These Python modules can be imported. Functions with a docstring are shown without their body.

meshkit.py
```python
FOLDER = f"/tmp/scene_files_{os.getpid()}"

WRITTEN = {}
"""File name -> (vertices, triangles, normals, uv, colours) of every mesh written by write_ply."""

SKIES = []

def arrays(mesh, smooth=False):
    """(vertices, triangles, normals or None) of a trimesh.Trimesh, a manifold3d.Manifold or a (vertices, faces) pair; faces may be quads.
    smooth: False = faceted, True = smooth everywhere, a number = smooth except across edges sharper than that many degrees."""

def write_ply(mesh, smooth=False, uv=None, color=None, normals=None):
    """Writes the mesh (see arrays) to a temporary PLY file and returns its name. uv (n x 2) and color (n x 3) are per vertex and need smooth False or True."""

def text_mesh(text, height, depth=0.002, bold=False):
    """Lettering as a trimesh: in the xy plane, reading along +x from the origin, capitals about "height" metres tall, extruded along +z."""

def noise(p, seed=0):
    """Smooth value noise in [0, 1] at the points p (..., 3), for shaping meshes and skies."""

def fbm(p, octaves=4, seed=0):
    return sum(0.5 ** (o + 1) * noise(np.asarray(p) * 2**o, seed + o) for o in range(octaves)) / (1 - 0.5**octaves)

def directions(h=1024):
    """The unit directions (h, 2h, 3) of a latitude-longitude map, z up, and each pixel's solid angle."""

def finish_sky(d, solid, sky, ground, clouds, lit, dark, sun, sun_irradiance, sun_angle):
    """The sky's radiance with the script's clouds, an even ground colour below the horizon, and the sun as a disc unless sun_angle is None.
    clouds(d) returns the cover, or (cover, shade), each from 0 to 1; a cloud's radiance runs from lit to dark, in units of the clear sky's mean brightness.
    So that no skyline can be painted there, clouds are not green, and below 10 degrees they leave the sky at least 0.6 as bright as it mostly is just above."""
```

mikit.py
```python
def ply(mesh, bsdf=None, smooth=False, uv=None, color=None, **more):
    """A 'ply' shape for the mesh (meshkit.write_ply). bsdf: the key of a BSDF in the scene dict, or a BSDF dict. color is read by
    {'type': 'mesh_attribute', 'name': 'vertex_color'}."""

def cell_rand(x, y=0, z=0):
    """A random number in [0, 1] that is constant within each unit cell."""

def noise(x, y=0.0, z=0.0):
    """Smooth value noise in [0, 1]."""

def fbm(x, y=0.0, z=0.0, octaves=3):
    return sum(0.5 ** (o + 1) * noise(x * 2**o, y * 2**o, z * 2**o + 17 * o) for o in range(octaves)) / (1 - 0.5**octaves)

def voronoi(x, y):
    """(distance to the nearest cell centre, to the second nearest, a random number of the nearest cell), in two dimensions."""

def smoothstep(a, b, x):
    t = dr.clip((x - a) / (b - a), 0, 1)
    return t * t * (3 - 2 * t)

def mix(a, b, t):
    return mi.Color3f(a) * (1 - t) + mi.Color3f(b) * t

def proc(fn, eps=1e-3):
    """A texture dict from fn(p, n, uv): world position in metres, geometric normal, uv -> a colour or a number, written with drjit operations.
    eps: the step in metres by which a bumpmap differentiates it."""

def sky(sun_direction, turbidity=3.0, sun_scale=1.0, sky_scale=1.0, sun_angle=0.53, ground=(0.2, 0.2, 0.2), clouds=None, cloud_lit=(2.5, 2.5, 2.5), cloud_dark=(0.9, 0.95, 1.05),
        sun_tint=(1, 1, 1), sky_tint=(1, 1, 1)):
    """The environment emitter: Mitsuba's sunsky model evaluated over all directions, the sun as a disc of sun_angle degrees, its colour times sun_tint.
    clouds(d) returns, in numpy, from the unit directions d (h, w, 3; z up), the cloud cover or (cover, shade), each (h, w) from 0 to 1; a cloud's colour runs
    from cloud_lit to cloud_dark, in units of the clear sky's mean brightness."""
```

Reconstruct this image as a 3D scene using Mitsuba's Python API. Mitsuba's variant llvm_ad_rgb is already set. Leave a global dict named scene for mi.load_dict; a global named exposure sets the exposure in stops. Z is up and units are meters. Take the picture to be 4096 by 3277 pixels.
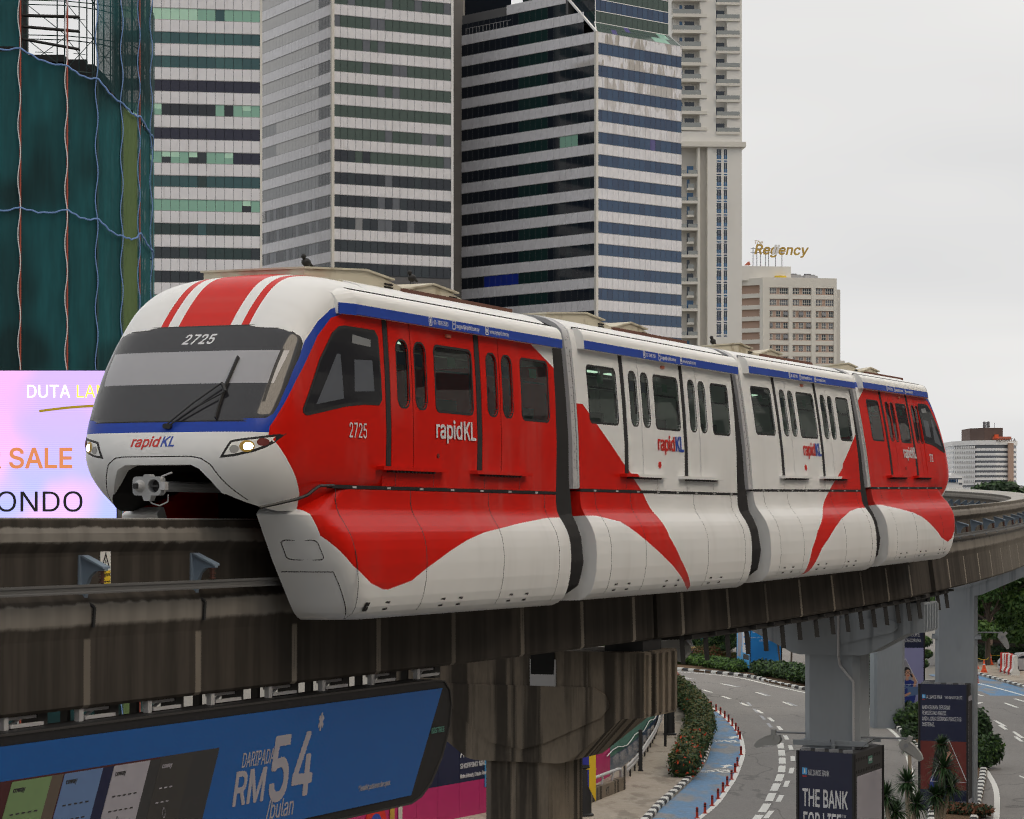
import math, random
import numpy as np, trimesh, drjit as dr, mitsuba as mi, manifold3d as m3
from shapely.geometry import Polygon, LineString, Point, box as sbox
from shapely import affinity
from scipy.interpolate import CubicSpline
import mikit, meshkit
from mikit import proc, noise, fbm, smoothstep, mix, cell_rand

rng = np.random.default_rng(7)
EYE = 12.5                       # the photographer stands on a footbridge, 12.5 m above the road
T = mi.ScalarTransform4f

# ------------------------------------------------------------------ camera, sky, exposure
scene, labels = {}, {}
scene['camera'] = {'type': 'perspective', 'fov': 22.28, 'fov_axis': 'x', 'near_clip': 0.5, 'far_clip': 20000.0,
                   'principal_point_offset_x': 0.0, 'principal_point_offset_y': -0.1209,
                   'to_world': T().look_at(origin=[0, 0, EYE], target=[0, 100, EYE], up=[0, 0, 1])}

def clouds(d):
    q = d / np.maximum(d[..., 2:3] + 0.18, 0.06)
    q = np.stack([q[..., 0] * 0.9, q[..., 1] * 1.5, 0 * q[..., 0]], -1)
    n = meshkit.fbm(q * 0.8 + 3.1, 5, seed=4)
    m = meshkit.fbm(q * 2.2 + 9.7, 4, seed=11)
    shade = np.clip(0.32 + 1.5 * (n - 0.5) + 0.5 * (m - 0.5), 0, 1)
    return np.ones(d.shape[:2]), shade

scene['sky'] = mikit.sky((0.58, -0.36, 0.73), turbidity=3.5, sun_scale=0.17, sun_angle=36, clouds=clouds,
                         cloud_lit=(2.3, 2.28, 2.23), cloud_dark=(1.72, 1.74, 1.79), ground=(0.16, 0.16, 0.16))
exposure = 1.95

# ------------------------------------------------------------------ helpers
def P(base, rough=0.5, spec=0.5, metal=0.0, **k):
    b = base if isinstance(base, dict) else {'type': 'rgb', 'value': list(base)}
    return {'type': 'twosided', 'bsdf': {'type': 'principled', 'base_color': b, 'roughness': rough, 'specular': spec, 'metallic': metal, **k}}
def mat(name, *a, **k): scene['mat_' + name] = P(*a, **k)
def M(name): return 'mat_' + name
used = {}
def num(key):
    if key not in used and key not in scene:
        used[key] = 1; return key
    n = used.get(key, 1)
    while f'{key}_{n:03d}' in scene or f'{key}_{n:03d}' in used: n += 1
    used[key] = n; k = f'{key}_{n:03d}'; used[k] = 1
    return k
def thing(name, label, cat, group=None):
    k = num(name); labels[k] = {'label': label, 'category': cat}
    if group: labels[k]['group'] = group
    return k
def shape(k, mesh, m, smooth=False, **more):
    scene[k] = mikit.ply(mesh, M(m), smooth, **more); return k
def child(parent, name):
    # no deeper than thing > part > sub-part: a piece of a sub-part hangs beside it
    if parent.count('__') >= 2: parent = parent.rsplit('__', 1)[0]
    return num(parent + '__' + name)
def part(parent, name, mesh, m, smooth=False, label=None, stuff=False, **more):
    k = child(parent, name); shape(k, mesh, m, smooth, **more)
    if label or stuff: labels[k] = {**({'label': label} if label else {}), **({'kind': 'stuff'} if stuff else {})}
    return k
def copy_part(parent, name, d, tw):
    k = child(parent, name); scene[k] = {**d, 'to_world': tw}; return k
def struct(name, mesh, m, smooth=False, label=None, cat=None):
    k = num(name); shape(k, mesh, m, smooth)
    labels[k] = {'label': label, 'category': cat, 'kind': 'structure'} if label else {'kind': 'structure'}
    return k
def one(name, label, cat, mesh, m, smooth=False, group=None):
    k = thing(name, label, cat, group); shape(k, mesh, m, smooth); return k
def cat(*ms): return trimesh.util.concatenate([m for m in ms if m is not None])
def mk(v, f): return trimesh.Trimesh(np.asarray(v, float), np.asarray(f), process=False)
def box(x0, x1, y0, y1, z0, z1):
    b = trimesh.creation.box(extents=(x1 - x0, y1 - y0, z1 - z0)); b.apply_translation(((x0 + x1) / 2, (y0 + y1) / 2, (z0 + z1) / 2)); return b
def cyl(a, b, r, n=10, r2=None):
    a, b = np.asarray(a, float), np.asarray(b, float); d = b - a; L = np.linalg.norm(d); d = d / L
    e = np.cross(d, [0, 0, 1]) if abs(d[2]) < .95 else np.cross(d, [1, 0, 0]); e /= np.linalg.norm(e); g = np.cross(d, e)
    t = np.arange(n) / n * 2 * np.pi; c = np.cos(t)[:, None] * e + np.sin(t)[:, None] * g
    v = np.vstack([a + c * r, b + c * (r if r2 is None else r2), [a], [b]]); f = []
    for i in range(n):
        j = (i + 1) % n; f += [[i, j, n + j], [i, n + j, n + i], [2 * n, j, i], [2 * n + 1, n + i, n + j]]
    return mk(v, f)
def tube(pts, r, n=6): return cat(*[cyl(pts[i], pts[i + 1], r, n) for i in range(len(pts) - 1) if np.linalg.norm(np.subtract(pts[i + 1], pts[i])) > 1e-6])
def bar(a, b, w, h):
    """a box beam from a to b, w across (level), h up"""
    a, b = np.asarray(a, float), np.asarray(b, float); d = b - a; L = np.linalg.norm(d); d /= L
    s = np.cross(d, [0, 0, 1]) if abs(d[2]) < .99 else np.array([1., 0, 0]); s /= np.linalg.norm(s); u = np.cross(s, d)
    v = [a + i * s * w / 2 + j * u * h / 2 for i, j in ((-1, -1), (1, -1), (1, 1), (-1, 1))] + [b + i * s * w / 2 + j * u * h / 2 for i, j in ((-1, -1), (1, -1), (1, 1), (-1, 1))]
    return mk(v, [[0, 1, 2], [0, 2, 3], [4, 6, 5], [4, 7, 6], [0, 4, 5], [0, 5, 1], [1, 5, 6], [1, 6, 2], [2, 6, 7], [2, 7, 3], [3, 7, 4], [3, 4, 0]])
def prism(poly, h, z0=0.0):
    p = poly if hasattr(poly, 'geom_type') else Polygon(poly)
    if not p.is_valid: p = p.buffer(0)
    gs = getattr(p, 'geoms', [p])
    m = cat(*[trimesh.creation.extrude_polygon(g, h, engine='earcut') for g in gs]); m.apply_translation((0, 0, z0)); return m
def frame(o, x, y):
    """4x4 that takes local (x, y, z) to o + x*X + y*Y + z*(X cross Y)"""
    x, y = np.asarray(x, float), np.asarray(y, float); x = x / np.linalg.norm(x); y = y - x * (x @ y); y = y / np.linalg.norm(y)
    m = np.eye(4); m[:3, 0], m[:3, 1], m[:3, 2], m[:3, 3] = x, y, np.cross(x, y), o; return m
def put(mesh, m): mesh = mesh.copy(); mesh.apply_transform(m); return mesh
def on_wall(poly, h, o, xdir): return put(prism(poly, h), frame(o, xdir, (0, 0, 1)))
def words(text, height, depth=.01, bold=False, slant=0.0, squeeze=1.0, center=False, fit=None):
    m = meshkit.text_mesh(text, height, depth, bold); v = m.vertices
    if fit: squeeze = (fit - slant * height) / v[:, 0].max()
    if center: v[:, 0] -= (v[:, 0].min() + v[:, 0].max()) / 2
    v[:, 0] = v[:, 0] * squeeze + slant * v[:, 1]
    return mk(v, m.faces)
def man(mesh): return m3.Manifold(m3.Mesh(np.asarray(mesh.vertices, np.float32), np.asarray(mesh.faces, np.uint32)))
def unman(m):
    q = m.to_mesh(); return mk(q.vert_properties[:, :3], q.tri_verts)
def rrect(x0, x1, y0, y1, r, n=5):
    return sbox(x0 + r, y0 + r, x1 - r, y1 - r).buffer(r, quad_segs=n)
def ribbon(pts, left, right, z):
    """flat strip along the ground polyline pts, from left to right of it"""
    p = np.asarray(pts, float); t = np.gradient(p, axis=0); t /= np.linalg.norm(t, axis=1)[:, None]; r = np.stack([t[:, 1], -t[:, 0]], 1)
    a, b = p - r * left, p + r * right; n = len(p)
    v = np.vstack([np.c_[a, np.full(n, z)], np.c_[b, np.full(n, z)]])
    f = [[i, n + i, n + i + 1] for i in range(n - 1)] + [[i, n + i + 1, i + 1] for i in range(n - 1)]
    return mk(v, f)
def resample(pts, step):
    p = np.asarray(pts, float); s = np.r_[0, np.cumsum(np.linalg.norm(np.diff(p, axis=0), axis=1))]
    cs = CubicSpline(s, p); return cs(np.linspace(0, s[-1], max(3, int(s[-1] / step) + 1)))
def blob(seed, n=2):
    m = trimesh.creation.icosphere(subdivisions=n); return m
def leaves(blobs, n, size, r, flat=0.0, shell=.55):
    """n leaf quads spread through ellipsoids (cx,cy,cz,rx,ry,rz)"""
    B = np.asarray(blobs, float); vol = B[:, 3] * B[:, 4] + B[:, 4] * B[:, 5] + B[:, 3] * B[:, 5]; k = r.choice(len(B), n, p=vol / vol.sum())
    d = r.normal(size=(n, 3)); d /= np.linalg.norm(d, axis=1)[:, None]
    rad = shell + (1 - shell) * r.random(n) ** .6; rad *= 1 + .12 * r.normal(size=n)
    c = B[k, :3] + d * B[k, 3:] * rad[:, None]
    nrm = d * .8 + r.normal(size=(n, 3)) * .7 + np.array([0, 0, flat]); nrm /= np.linalg.norm(nrm, axis=1)[:, None]
    a = np.cross(nrm, r.normal(size=(n, 3))); a /= np.linalg.norm(a, axis=1)[:, None]; b = np.cross(nrm, a)
    s = size * (.6 + .8 * r.random(n))[:, None]
    v = np.stack([c - a * s, c - b * s * .45, c + a * s, c + b * s * .45], 1).reshape(-1, 3)
    i = np.arange(n)[:, None] * 4
    return mk(v, np.vstack([i + [0, 1, 2], i + [0, 2, 3]]))

# ------------------------------------------------------------------ plain materials
for nm, a in dict(
    white=((.74, .74, .72), .35), paint_white=((.78, .78, .76), .5), red=((.55, .02, .012), .3), blue=((.02, .06, .36), .3), black=((.012, .012, .013), .5), rubber=((.018, .018, .019), .75),
    dark=((.03, .03, .032), .6), void=((.006, .006, .006), .9), steel=((.22, .23, .25), .45), dark_steel=((.035, .033, .032), .6), alu=((.42, .42, .43), .4), grey=((.3, .31, .32), .55),
    bracket=((.17, .22, .28), .45), insulator=((.09, .035, .025), .4), navy=((.008, .012, .045), .35), pink=((.42, .02, .13), .4), green_board=((.06, .17, .14), .6), screen_blue=((.008, .085, .30), .3),
    sky_blue=((.02, .22, .62), .35), light_blue=((.08, .36, .72), .35), print_white=((.62, .62, .64), .45), print_grey=((.30, .29, .33), .4), print_gold=((.5, .32, .05), .45), print_brown=((.33, .12, .04), .5),
    orange=((.72, .09, .02), .45), barrier_white=((.72, .71, .68), .5), barrier_red=((.5, .035, .03), .5), bollard=((.42, .035, .02), .5), yellow=((.72, .5, .03), .5), flag_yellow=((.75, .5, .02), .6),
    flag_red=((.6, .015, .015), .6), flag_blue=((.03, .035, .3), .6), kerb_black=((.03, .03, .032), .6), kerb_white=((.6, .6, .57), .6), seat=((.03, .08, .06), .6), inner=((.10, .12, .11), .6),
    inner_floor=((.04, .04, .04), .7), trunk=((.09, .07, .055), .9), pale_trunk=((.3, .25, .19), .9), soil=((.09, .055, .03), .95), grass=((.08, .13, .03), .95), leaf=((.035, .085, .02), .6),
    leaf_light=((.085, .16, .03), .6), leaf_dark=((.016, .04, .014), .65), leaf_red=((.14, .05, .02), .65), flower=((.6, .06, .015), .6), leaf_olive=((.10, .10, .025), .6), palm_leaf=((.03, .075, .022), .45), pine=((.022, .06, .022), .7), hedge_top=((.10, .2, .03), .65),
    skin=((.5, .27, .19), .6), hair=((.015, .011, .012), .5), dress=((.015, .035, .22), .5), lilac=((.28, .28, .5), .5), dark_red=((.14, .02, .015), .6), sage=((.14, .22, .10), .5), baby_blue=((.10, .17, .33), .5), maroon=((.05, .01, .012), .6),
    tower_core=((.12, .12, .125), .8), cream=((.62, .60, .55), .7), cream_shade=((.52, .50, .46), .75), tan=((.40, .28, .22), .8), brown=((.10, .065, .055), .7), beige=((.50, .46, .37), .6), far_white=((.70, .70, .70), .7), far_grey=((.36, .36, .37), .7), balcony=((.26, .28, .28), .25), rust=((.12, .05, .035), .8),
    car_silver=((.42, .43, .45), .25), tyre=((.015, .015, .015), .8), lamp_grey=((.30, .30, .29), .5), gold=((.45, .28, .04), .3), white_line=((.66, .66, .63), .7), old_line=((.33, .34, .36), .8), pole=((.025, .025, .027), .5), bird=((.01, .01, .011), .6), red_pole=((.35, .06, .035), .6), rope_blue=((.16, .28, .55), .7), olive_net=((.10, .16, .06), .8), scaffold=((.03, .06, .06), .6), terracotta=((.45, .13, .08), .7), mast=((.14, .14, .15), .6)).items():
    mat(nm, a[0], a[1])
for nm, (c, r) in dict(gl_green=((.045, .075, .062), .09), gl_teal=((.02, .075, .085), .09), gl_teal2=((.03, .10, .105), .09), gl_navy=((.007, .008, .03), .07), gl_dark=((.008, .013, .022), .08), gl_dark2=((.013, .022, .03), .08), gl_mint=((.22, .42, .33), .2),
                     gl_pale=((.42, .66, .52), .25), gl_blue=((.025, .05, .11), .09), gl_blue2=((.03, .065, .135), .09), gl_bright_blue=((.01, .03, .28), .12), gl_win=((.02, .035, .06), .08), gl_cyan=((.02, .10, .23), .1), gl_grey=((.21, .22, .23), .2), gl_pale_reflect=((.42, .42, .42), .3), gl_grey2=((.10, .11, .13), .12), gl_violet=((.08, .07, .22), .12), gl_deepgreen=((.008, .03, .03), .08)).items():
    mat(nm, c, r)
for nm, c in dict(rail_metal=(.11, .11, .11)).items(): mat(nm, c, .45)
mat('nose_glass', (.016, .016, .02), .06, clearcoat=.6, clearcoat_gloss=.98)
mat('nose_band', (.30, .30, .32), .08, clearcoat=.6, clearcoat_gloss=.98)
mat('lens', (.5, .5, .48), .15)
mat('door_glass', (.01, .016, .014), .06)
scene['mat_pane'] = {'type': 'thindielectric', 'int_ior': 1.5, 'specular_transmittance': {'type': 'rgb', 'value': [.20, .27, .23]}}
scene['mat_railing_glass'] = P((.27, .30, .30), .2)
# ------------------------------------------------------------------ the track: a line in plan, its rise and its banking
CARS = [((-3.73616, 34.87651, 12.80309), (0.39627, 0.91812, -0.00591), (0.91813, -0.39627, 0.00081), (0.0016, 0.00575, 0.99998), 7.79),
        ((-0.25436, 42.80766, 12.76266), (0.38382, 0.9234, -0.0029), (0.92295, -0.38353, 0.03267), (-0.02906, 0.01522, 0.99946), 8.416),
        ((3.35555, 51.35316, 12.7335), (0.37403, 0.9274, 0.00566), (0.92345, -0.37298, 0.09017), (-0.08573, 0.0285, 0.99591), 8.416),
        ((6.84443, 59.93695, 12.79361), (0.36337, 0.93161, 0.00742), (0.92393, -0.36137, 0.12556), (-0.11966, 0.03877, 0.99206), 7.7)]
CARS = [tuple(np.array(x) for x in c[:4]) + (c[4],) for c in CARS]
def car_pt(i, s, w, z): o, u, R, U, L = CARS[i]; return o + u * s + R * w + U * z
pp, bank = [], []
for s in (-26, -18, -10, -4): pp.append(car_pt(0, s, 0, -.44)); bank.append(0.0)
for i, b in zip(range(4), (.001, .033, .09, .126)):
    for s in (0.5, 4, 7.6): pp.append(car_pt(i, s, 0, -.44)); bank.append(b)
head = math.atan2(CARS[3][1][0], CARS[3][1][1]); q = pp[-1].copy()
for k in range(46):
    head -= 4 / 205.0 if k > 3 else 4 / 260.0
    q = q + np.array([math.sin(head) * 4, math.cos(head) * 4, .058]); pp.append(q.copy()); bank.append(.13)
pp = np.array(pp); ss = np.r_[0, np.cumsum(np.linalg.norm(np.diff(pp[:, :2], axis=0), axis=1))]
S0 = ss[4] - .5                                     # track metre of the first car's front panel joint
from scipy.ndimage import gaussian_filter1d
_g = np.arange(0, ss[-1], .5); _p = gaussian_filter1d(np.stack([np.interp(_g, ss, pp[:, k]) for k in range(3)], 1), 3, axis=0, mode='nearest'); _b = gaussian_filter1d(np.interp(_g, ss, bank), 4, mode='nearest')
CT, CB = CubicSpline(_g, _p), CubicSpline(_g, _b)
def track(s):
    """frame of the track at metre s (0 = front of the first car): top-of-beam centre, along, outward right, up"""
    x = s + S0; c = CT(x); t = CT(x, 1); t = t / np.linalg.norm(t); r = np.array([t[1], -t[0], 0]); r /= np.linalg.norm(r); u = np.cross(r, t); b = float(CB(x))
    return c, t, r * math.cos(b) + u * math.sin(b), u * math.cos(b) - r * math.sin(b)
def tp(s, w, z): c, t, r, u = track(s); return c + r * w + u * z
def sweep(profile, ss_, w0=0.0, uv=False):
    """closed profile of (w, z) swept along the track"""
    n = len(profile); v, q = [], []
    d = np.r_[0, np.cumsum(np.linalg.norm(np.diff(np.array(profile), axis=0), axis=1))]
    for s in ss_:
        c, t, r, u = track(s)
        for (w, z) in profile: v.append(c + r * (w + w0) + u * z); q.append((s, z))
    f = []
    for i in range(len(ss_) - 1):
        for j in range(n):
            a, b = i * n + j, i * n + (j + 1) % n; f += [[a, b, b + n], [a, b + n, a + n]]
    for i, fl in ((0, 1), (len(ss_) - 1, -1)):
        for j in range(1, n - 1): f.append([i * n, i * n + j, i * n + j + 1][::fl])
    return mk(v, f), np.array(q)

# ------------------------------------------------------------------ procedural materials
def dot(p, o, a): return (p.x - float(o[0])) * float(a[0]) + (p.y - float(o[1])) * float(a[1]) + (p.z - float(o[2])) * float(a[2])
def pl(x, pts):
    y = mi.Float(float(pts[0][1]))
    for (a, b), (c, d) in zip(pts, pts[1:]):
        t = dr.clip((x - a) / (c - a), 0, 1); y = y + t * (d - b)
    return y
def step(a, x): return dr.select(x > a, mi.Float(1), mi.Float(0))
def livery(p, n, uv):
    WHT, RED, BLU = mi.Color3f(.74, .745, .74), mi.Color3f(.58, .010, .004), mi.Color3f(.016, .055, .36)
    out = mi.Color3f(WHT)
    for i, (o, u, R, U, L) in enumerate(CARS):
        s, w, z = dot(p, o, u), dot(p, o, R), dot(p, o, U)
        if i == 3: s_ = L - s
        else: s_ = s
        red = mi.Float(0)
        if i in (0, 3):
            zl = pl(s_, [(-1.5, .62), (-1.14, .28), (-.66, -.13), (-.56, -.27), (-.36, -.66), (.17, -1.06), (.68, -1.3), (1.08, -1.39), (1.23, -1.4), (1.95, -1.29), (2.46, -1.11), (3.25, -.88), (3.84, -.74), (4.53, -.63), (5.96, -.5), (7.21, -.41), (7.8, -.40)])
            s_in = pl(z, [(.62, -1.5), (.73, -1.47), (1.35, -.93), (1.96, -.32), (2.22, .09), (2.31, .5), (2.33, 9)])
            s_out = pl(z, [(.6, -2.6), (.8, -1.9), (1.06, -1.40), (1.28, -1.13), (1.65, -.8), (1.87, -.63), (2.15, -.27), (2.34, .11), (2.44, .57), (2.46, 9)])
            red = step(0, z - zl) * step(0, s_ - s_in)
            red = red * (1 - step(0, (z - 2.32) + (s_ - 6.88) * (.40 / 1.09)) * step(6, s_))
            blu = step(0, s_in - s_) * step(0, s_ - s_out) * step(.655, z) + step(.655, z) * step(z, .81) * step(s_, s_in)
            blu = dr.clip(blu, 0, 1)
            if i == 0:
                wc = dr.abs(w - .05)
                st = step(2.0, z) * step(s_, 1.5) * (step(wc, .39) + step(.55, wc) * step(wc, .66))
                red = dr.clip(red + st * (1 - blu), 0, 1)
            c = mi.Color3f(WHT) * (1 - red) + RED * red
            c = c * (1 - blu) + BLU * blu
        else:
            if i == 1:
                a = pl(s_, [(.27, 1.4), (2.91, .04), (3.01, -.01), (3.29, -.25), (3.49, -.45), (3.66, -.81), (4.23, -1.22), (4.93, -1.62), (5.13, -1.71), (5.2, -1.76), (5.33, -1.79), (5.6, -2.2)])
                b = pl(s_, [(-.4, -.43), (.49, -.43), (1.45, -.53), (1.84, -.66), (2.39, -.85), (3.15, -1.1), (3.84, -1.33), (4.81, -1.69), (5.33, -1.79), (5.6, -2.1)])
            else:
                a = pl(s_, [(2.7, -2.2), (2.74, -1.7), (2.80, -1.55), (2.97, -1.25), (3.54, -.87), (4.51, -.5), (5.03, -.31), (5.29, -.19), (5.75, .01), (6.9, .48), (7.05, .6), (8.75, 1.42)])
                b = pl(s_, [(2.7, -1.9), (2.8, -1.74), (2.93, -1.73), (3.08, -1.69), (3.72, -1.25), (4.88, -.85), (5.68, -.65), (6.82, -.48), (7.68, -.41), (8.5, -.40)])
            red = step(0, a - z) * step(0, z - b)
            c = mi.Color3f(WHT) * (1 - red) + RED * red
        here = step(-2.6 if i == 0 else -.5, s) * (step(s, L + .42) if i < 3 else mi.Float(1))
        # road dirt: thin streaks under the gutter and door sills, greyer towards the skirt hem
        g = fbm(s * 9.0, z * .8, i * 5.0, 4) * smoothstep(.45, .8, fbm(s * 1.3, z * .7, 3.0 + i)) 
        hem = smoothstep(-1.55, -1.8, z) * (.4 + .6 * noise(s * 4, z * 5, i * 3.0))
        c = mix(c, mi.Color3f(.33, .31, .28), dr.clip(.16 * g + .30 * hem, 0, .6))
        out = dr.select(here > .5, c, out)
    return out
def beam_tone(p, n, uv):  # pale along the bulges and the top, darker elsewhere, streaks and drips over
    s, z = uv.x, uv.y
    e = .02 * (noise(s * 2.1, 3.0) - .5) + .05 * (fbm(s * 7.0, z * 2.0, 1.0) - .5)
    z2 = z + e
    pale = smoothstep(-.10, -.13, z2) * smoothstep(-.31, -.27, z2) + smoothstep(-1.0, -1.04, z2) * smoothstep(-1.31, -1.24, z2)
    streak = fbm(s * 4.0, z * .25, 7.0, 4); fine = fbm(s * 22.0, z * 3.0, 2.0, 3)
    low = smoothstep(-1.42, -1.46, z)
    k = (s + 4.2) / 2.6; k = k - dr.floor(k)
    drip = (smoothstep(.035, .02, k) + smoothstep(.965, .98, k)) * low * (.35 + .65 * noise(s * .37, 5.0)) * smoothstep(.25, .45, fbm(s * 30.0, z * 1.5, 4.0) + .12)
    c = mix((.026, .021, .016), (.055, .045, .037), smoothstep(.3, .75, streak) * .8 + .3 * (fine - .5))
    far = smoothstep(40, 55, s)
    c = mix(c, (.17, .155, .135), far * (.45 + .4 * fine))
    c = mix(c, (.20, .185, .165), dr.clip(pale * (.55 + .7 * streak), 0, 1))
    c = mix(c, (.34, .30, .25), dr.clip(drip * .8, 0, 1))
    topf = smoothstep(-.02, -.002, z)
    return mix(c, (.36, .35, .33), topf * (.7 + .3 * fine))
def pier_brown(p, n, uv):
    h = p.x * .92 - p.y * .39; g = p.x * .39 + p.y * .92
    st = fbm(h * 5.0 + g * 5.0, p.z * .22, 1.0, 4); bl = fbm(h * 1.1, p.z * .9, g * 1.1 + 4, 4); fi = fbm(h * 30.0, p.z * 9.0, g * 30.0, 2)
    c = mix((.11, .09, .068), (.24, .20, .155), bl)
    c = mix(c, (.026, .021, .016), smoothstep(.42, .64, st) * .9)
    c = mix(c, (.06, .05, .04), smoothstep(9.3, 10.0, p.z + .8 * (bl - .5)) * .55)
    return c * (.86 + .28 * fi)
def pier_grey(p, n, uv):
    h = p.x * .92 - p.y * .39; g = p.x * .39 + p.y * .92
    st = fbm(h * 4.0 + g * 4.0, p.z * .16, 1.0, 4); fi = fbm(h * 14.0, p.z * 4.0, g * 14.0, 3)
    c = mix((.235, .26, .285), (.265, .29, .315), fi)
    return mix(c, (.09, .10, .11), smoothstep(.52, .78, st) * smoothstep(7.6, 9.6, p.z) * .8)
def spandrel(p, n, uv):
    h = p.x + p.y * .9
    st = fbm(h * 1.7, p.z * .12, 2.0, 4); sp = fbm(h * .3, p.z * .3, 9.0, 3)
    top = smoothstep(70, 92, p.z) * smoothstep(9, 12, p.x)
    c = mix((.70, .70, .735), (.65, .645, .67), sp)
    c = mix(c, (.40, .375, .345), smoothstep(.44, .56, fbm(h * .8, p.z * .25, 5.0, 4)) * top)
    return mix(c, (.42, .39, .37), smoothstep(.66, .85, st) * .3)
def asphalt(p, n, uv):
    a = fbm(p.x * .16, p.y * .16, 0.0, 4); b = fbm(p.x * 1.7, p.y * .6, 3.0, 3); f = noise(p.x * 18, p.y * 18, 1.0)
    crack = smoothstep(.012, .0, dr.abs(fbm(p.x * .22, p.y * .1, 8.0, 4) - .5))
    c = mix((.165, .155, .148), (.225, .215, .205), a * .7 + b * .3)
    return mix(c, (.06, .058, .055), crack * .5) * (.88 + .24 * f)
def lane_blue(p, n, uv):
    a = fbm(p.x * .5, p.y * .35, 0.0, 4); b = fbm(p.x * 2.0, p.y * .7, 3.0, 4)
    worn = smoothstep(.42, .62, a * .55 + b * .45)
    return mix((.10, .21, .36), (.20, .21, .22), worn) * (.85 + .3 * noise(p.x * 9, p.y * 9))
def paving(p, n, uv):
    a = fbm(p.x * .35, p.y * .2, 0.0, 4); f = fbm(p.x * 6, p.y * 6, 2.0, 3)
    c = mix((.26, .22, .175), (.36, .32, .27), a)
    return mix(c, (.15, .125, .10), smoothstep(.55, .7, fbm(p.x * 1.1, p.y * .5, 6.0, 4)) * .6) * (.85 + .3 * f)
def net_cloth(p, n, uv):
    f = fbm(p.x * 1.4, p.z * .25, p.y * 1.4, 4); g = fbm(p.x * 7, p.z * .7, p.y * 7, 3)
    big = fbm(p.x * .2 + 3, p.z * .16, 1.0, 3)
    c = mix((.006, .060, .070), (.012, .12, .135), f)
    return mix(c, (.004, .032, .036), smoothstep(.45, .62, big) * smoothstep(-9, -13, p.x)) * (.75 + .5 * g)
def hvac_paint(p, n, uv):
    f = fbm(p.x * 3, p.y * 3, p.z * 2, 4)
    return mix((.50, .46, .36), (.24, .19, .11), smoothstep(.55, .72, f) * .7)
def ground_far(p, n, uv):
    a = fbm(p.x * .03, p.y * .03, 0.0, 4)
    return mix((.15, .145, .135), (.20, .19, .17), a)
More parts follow.
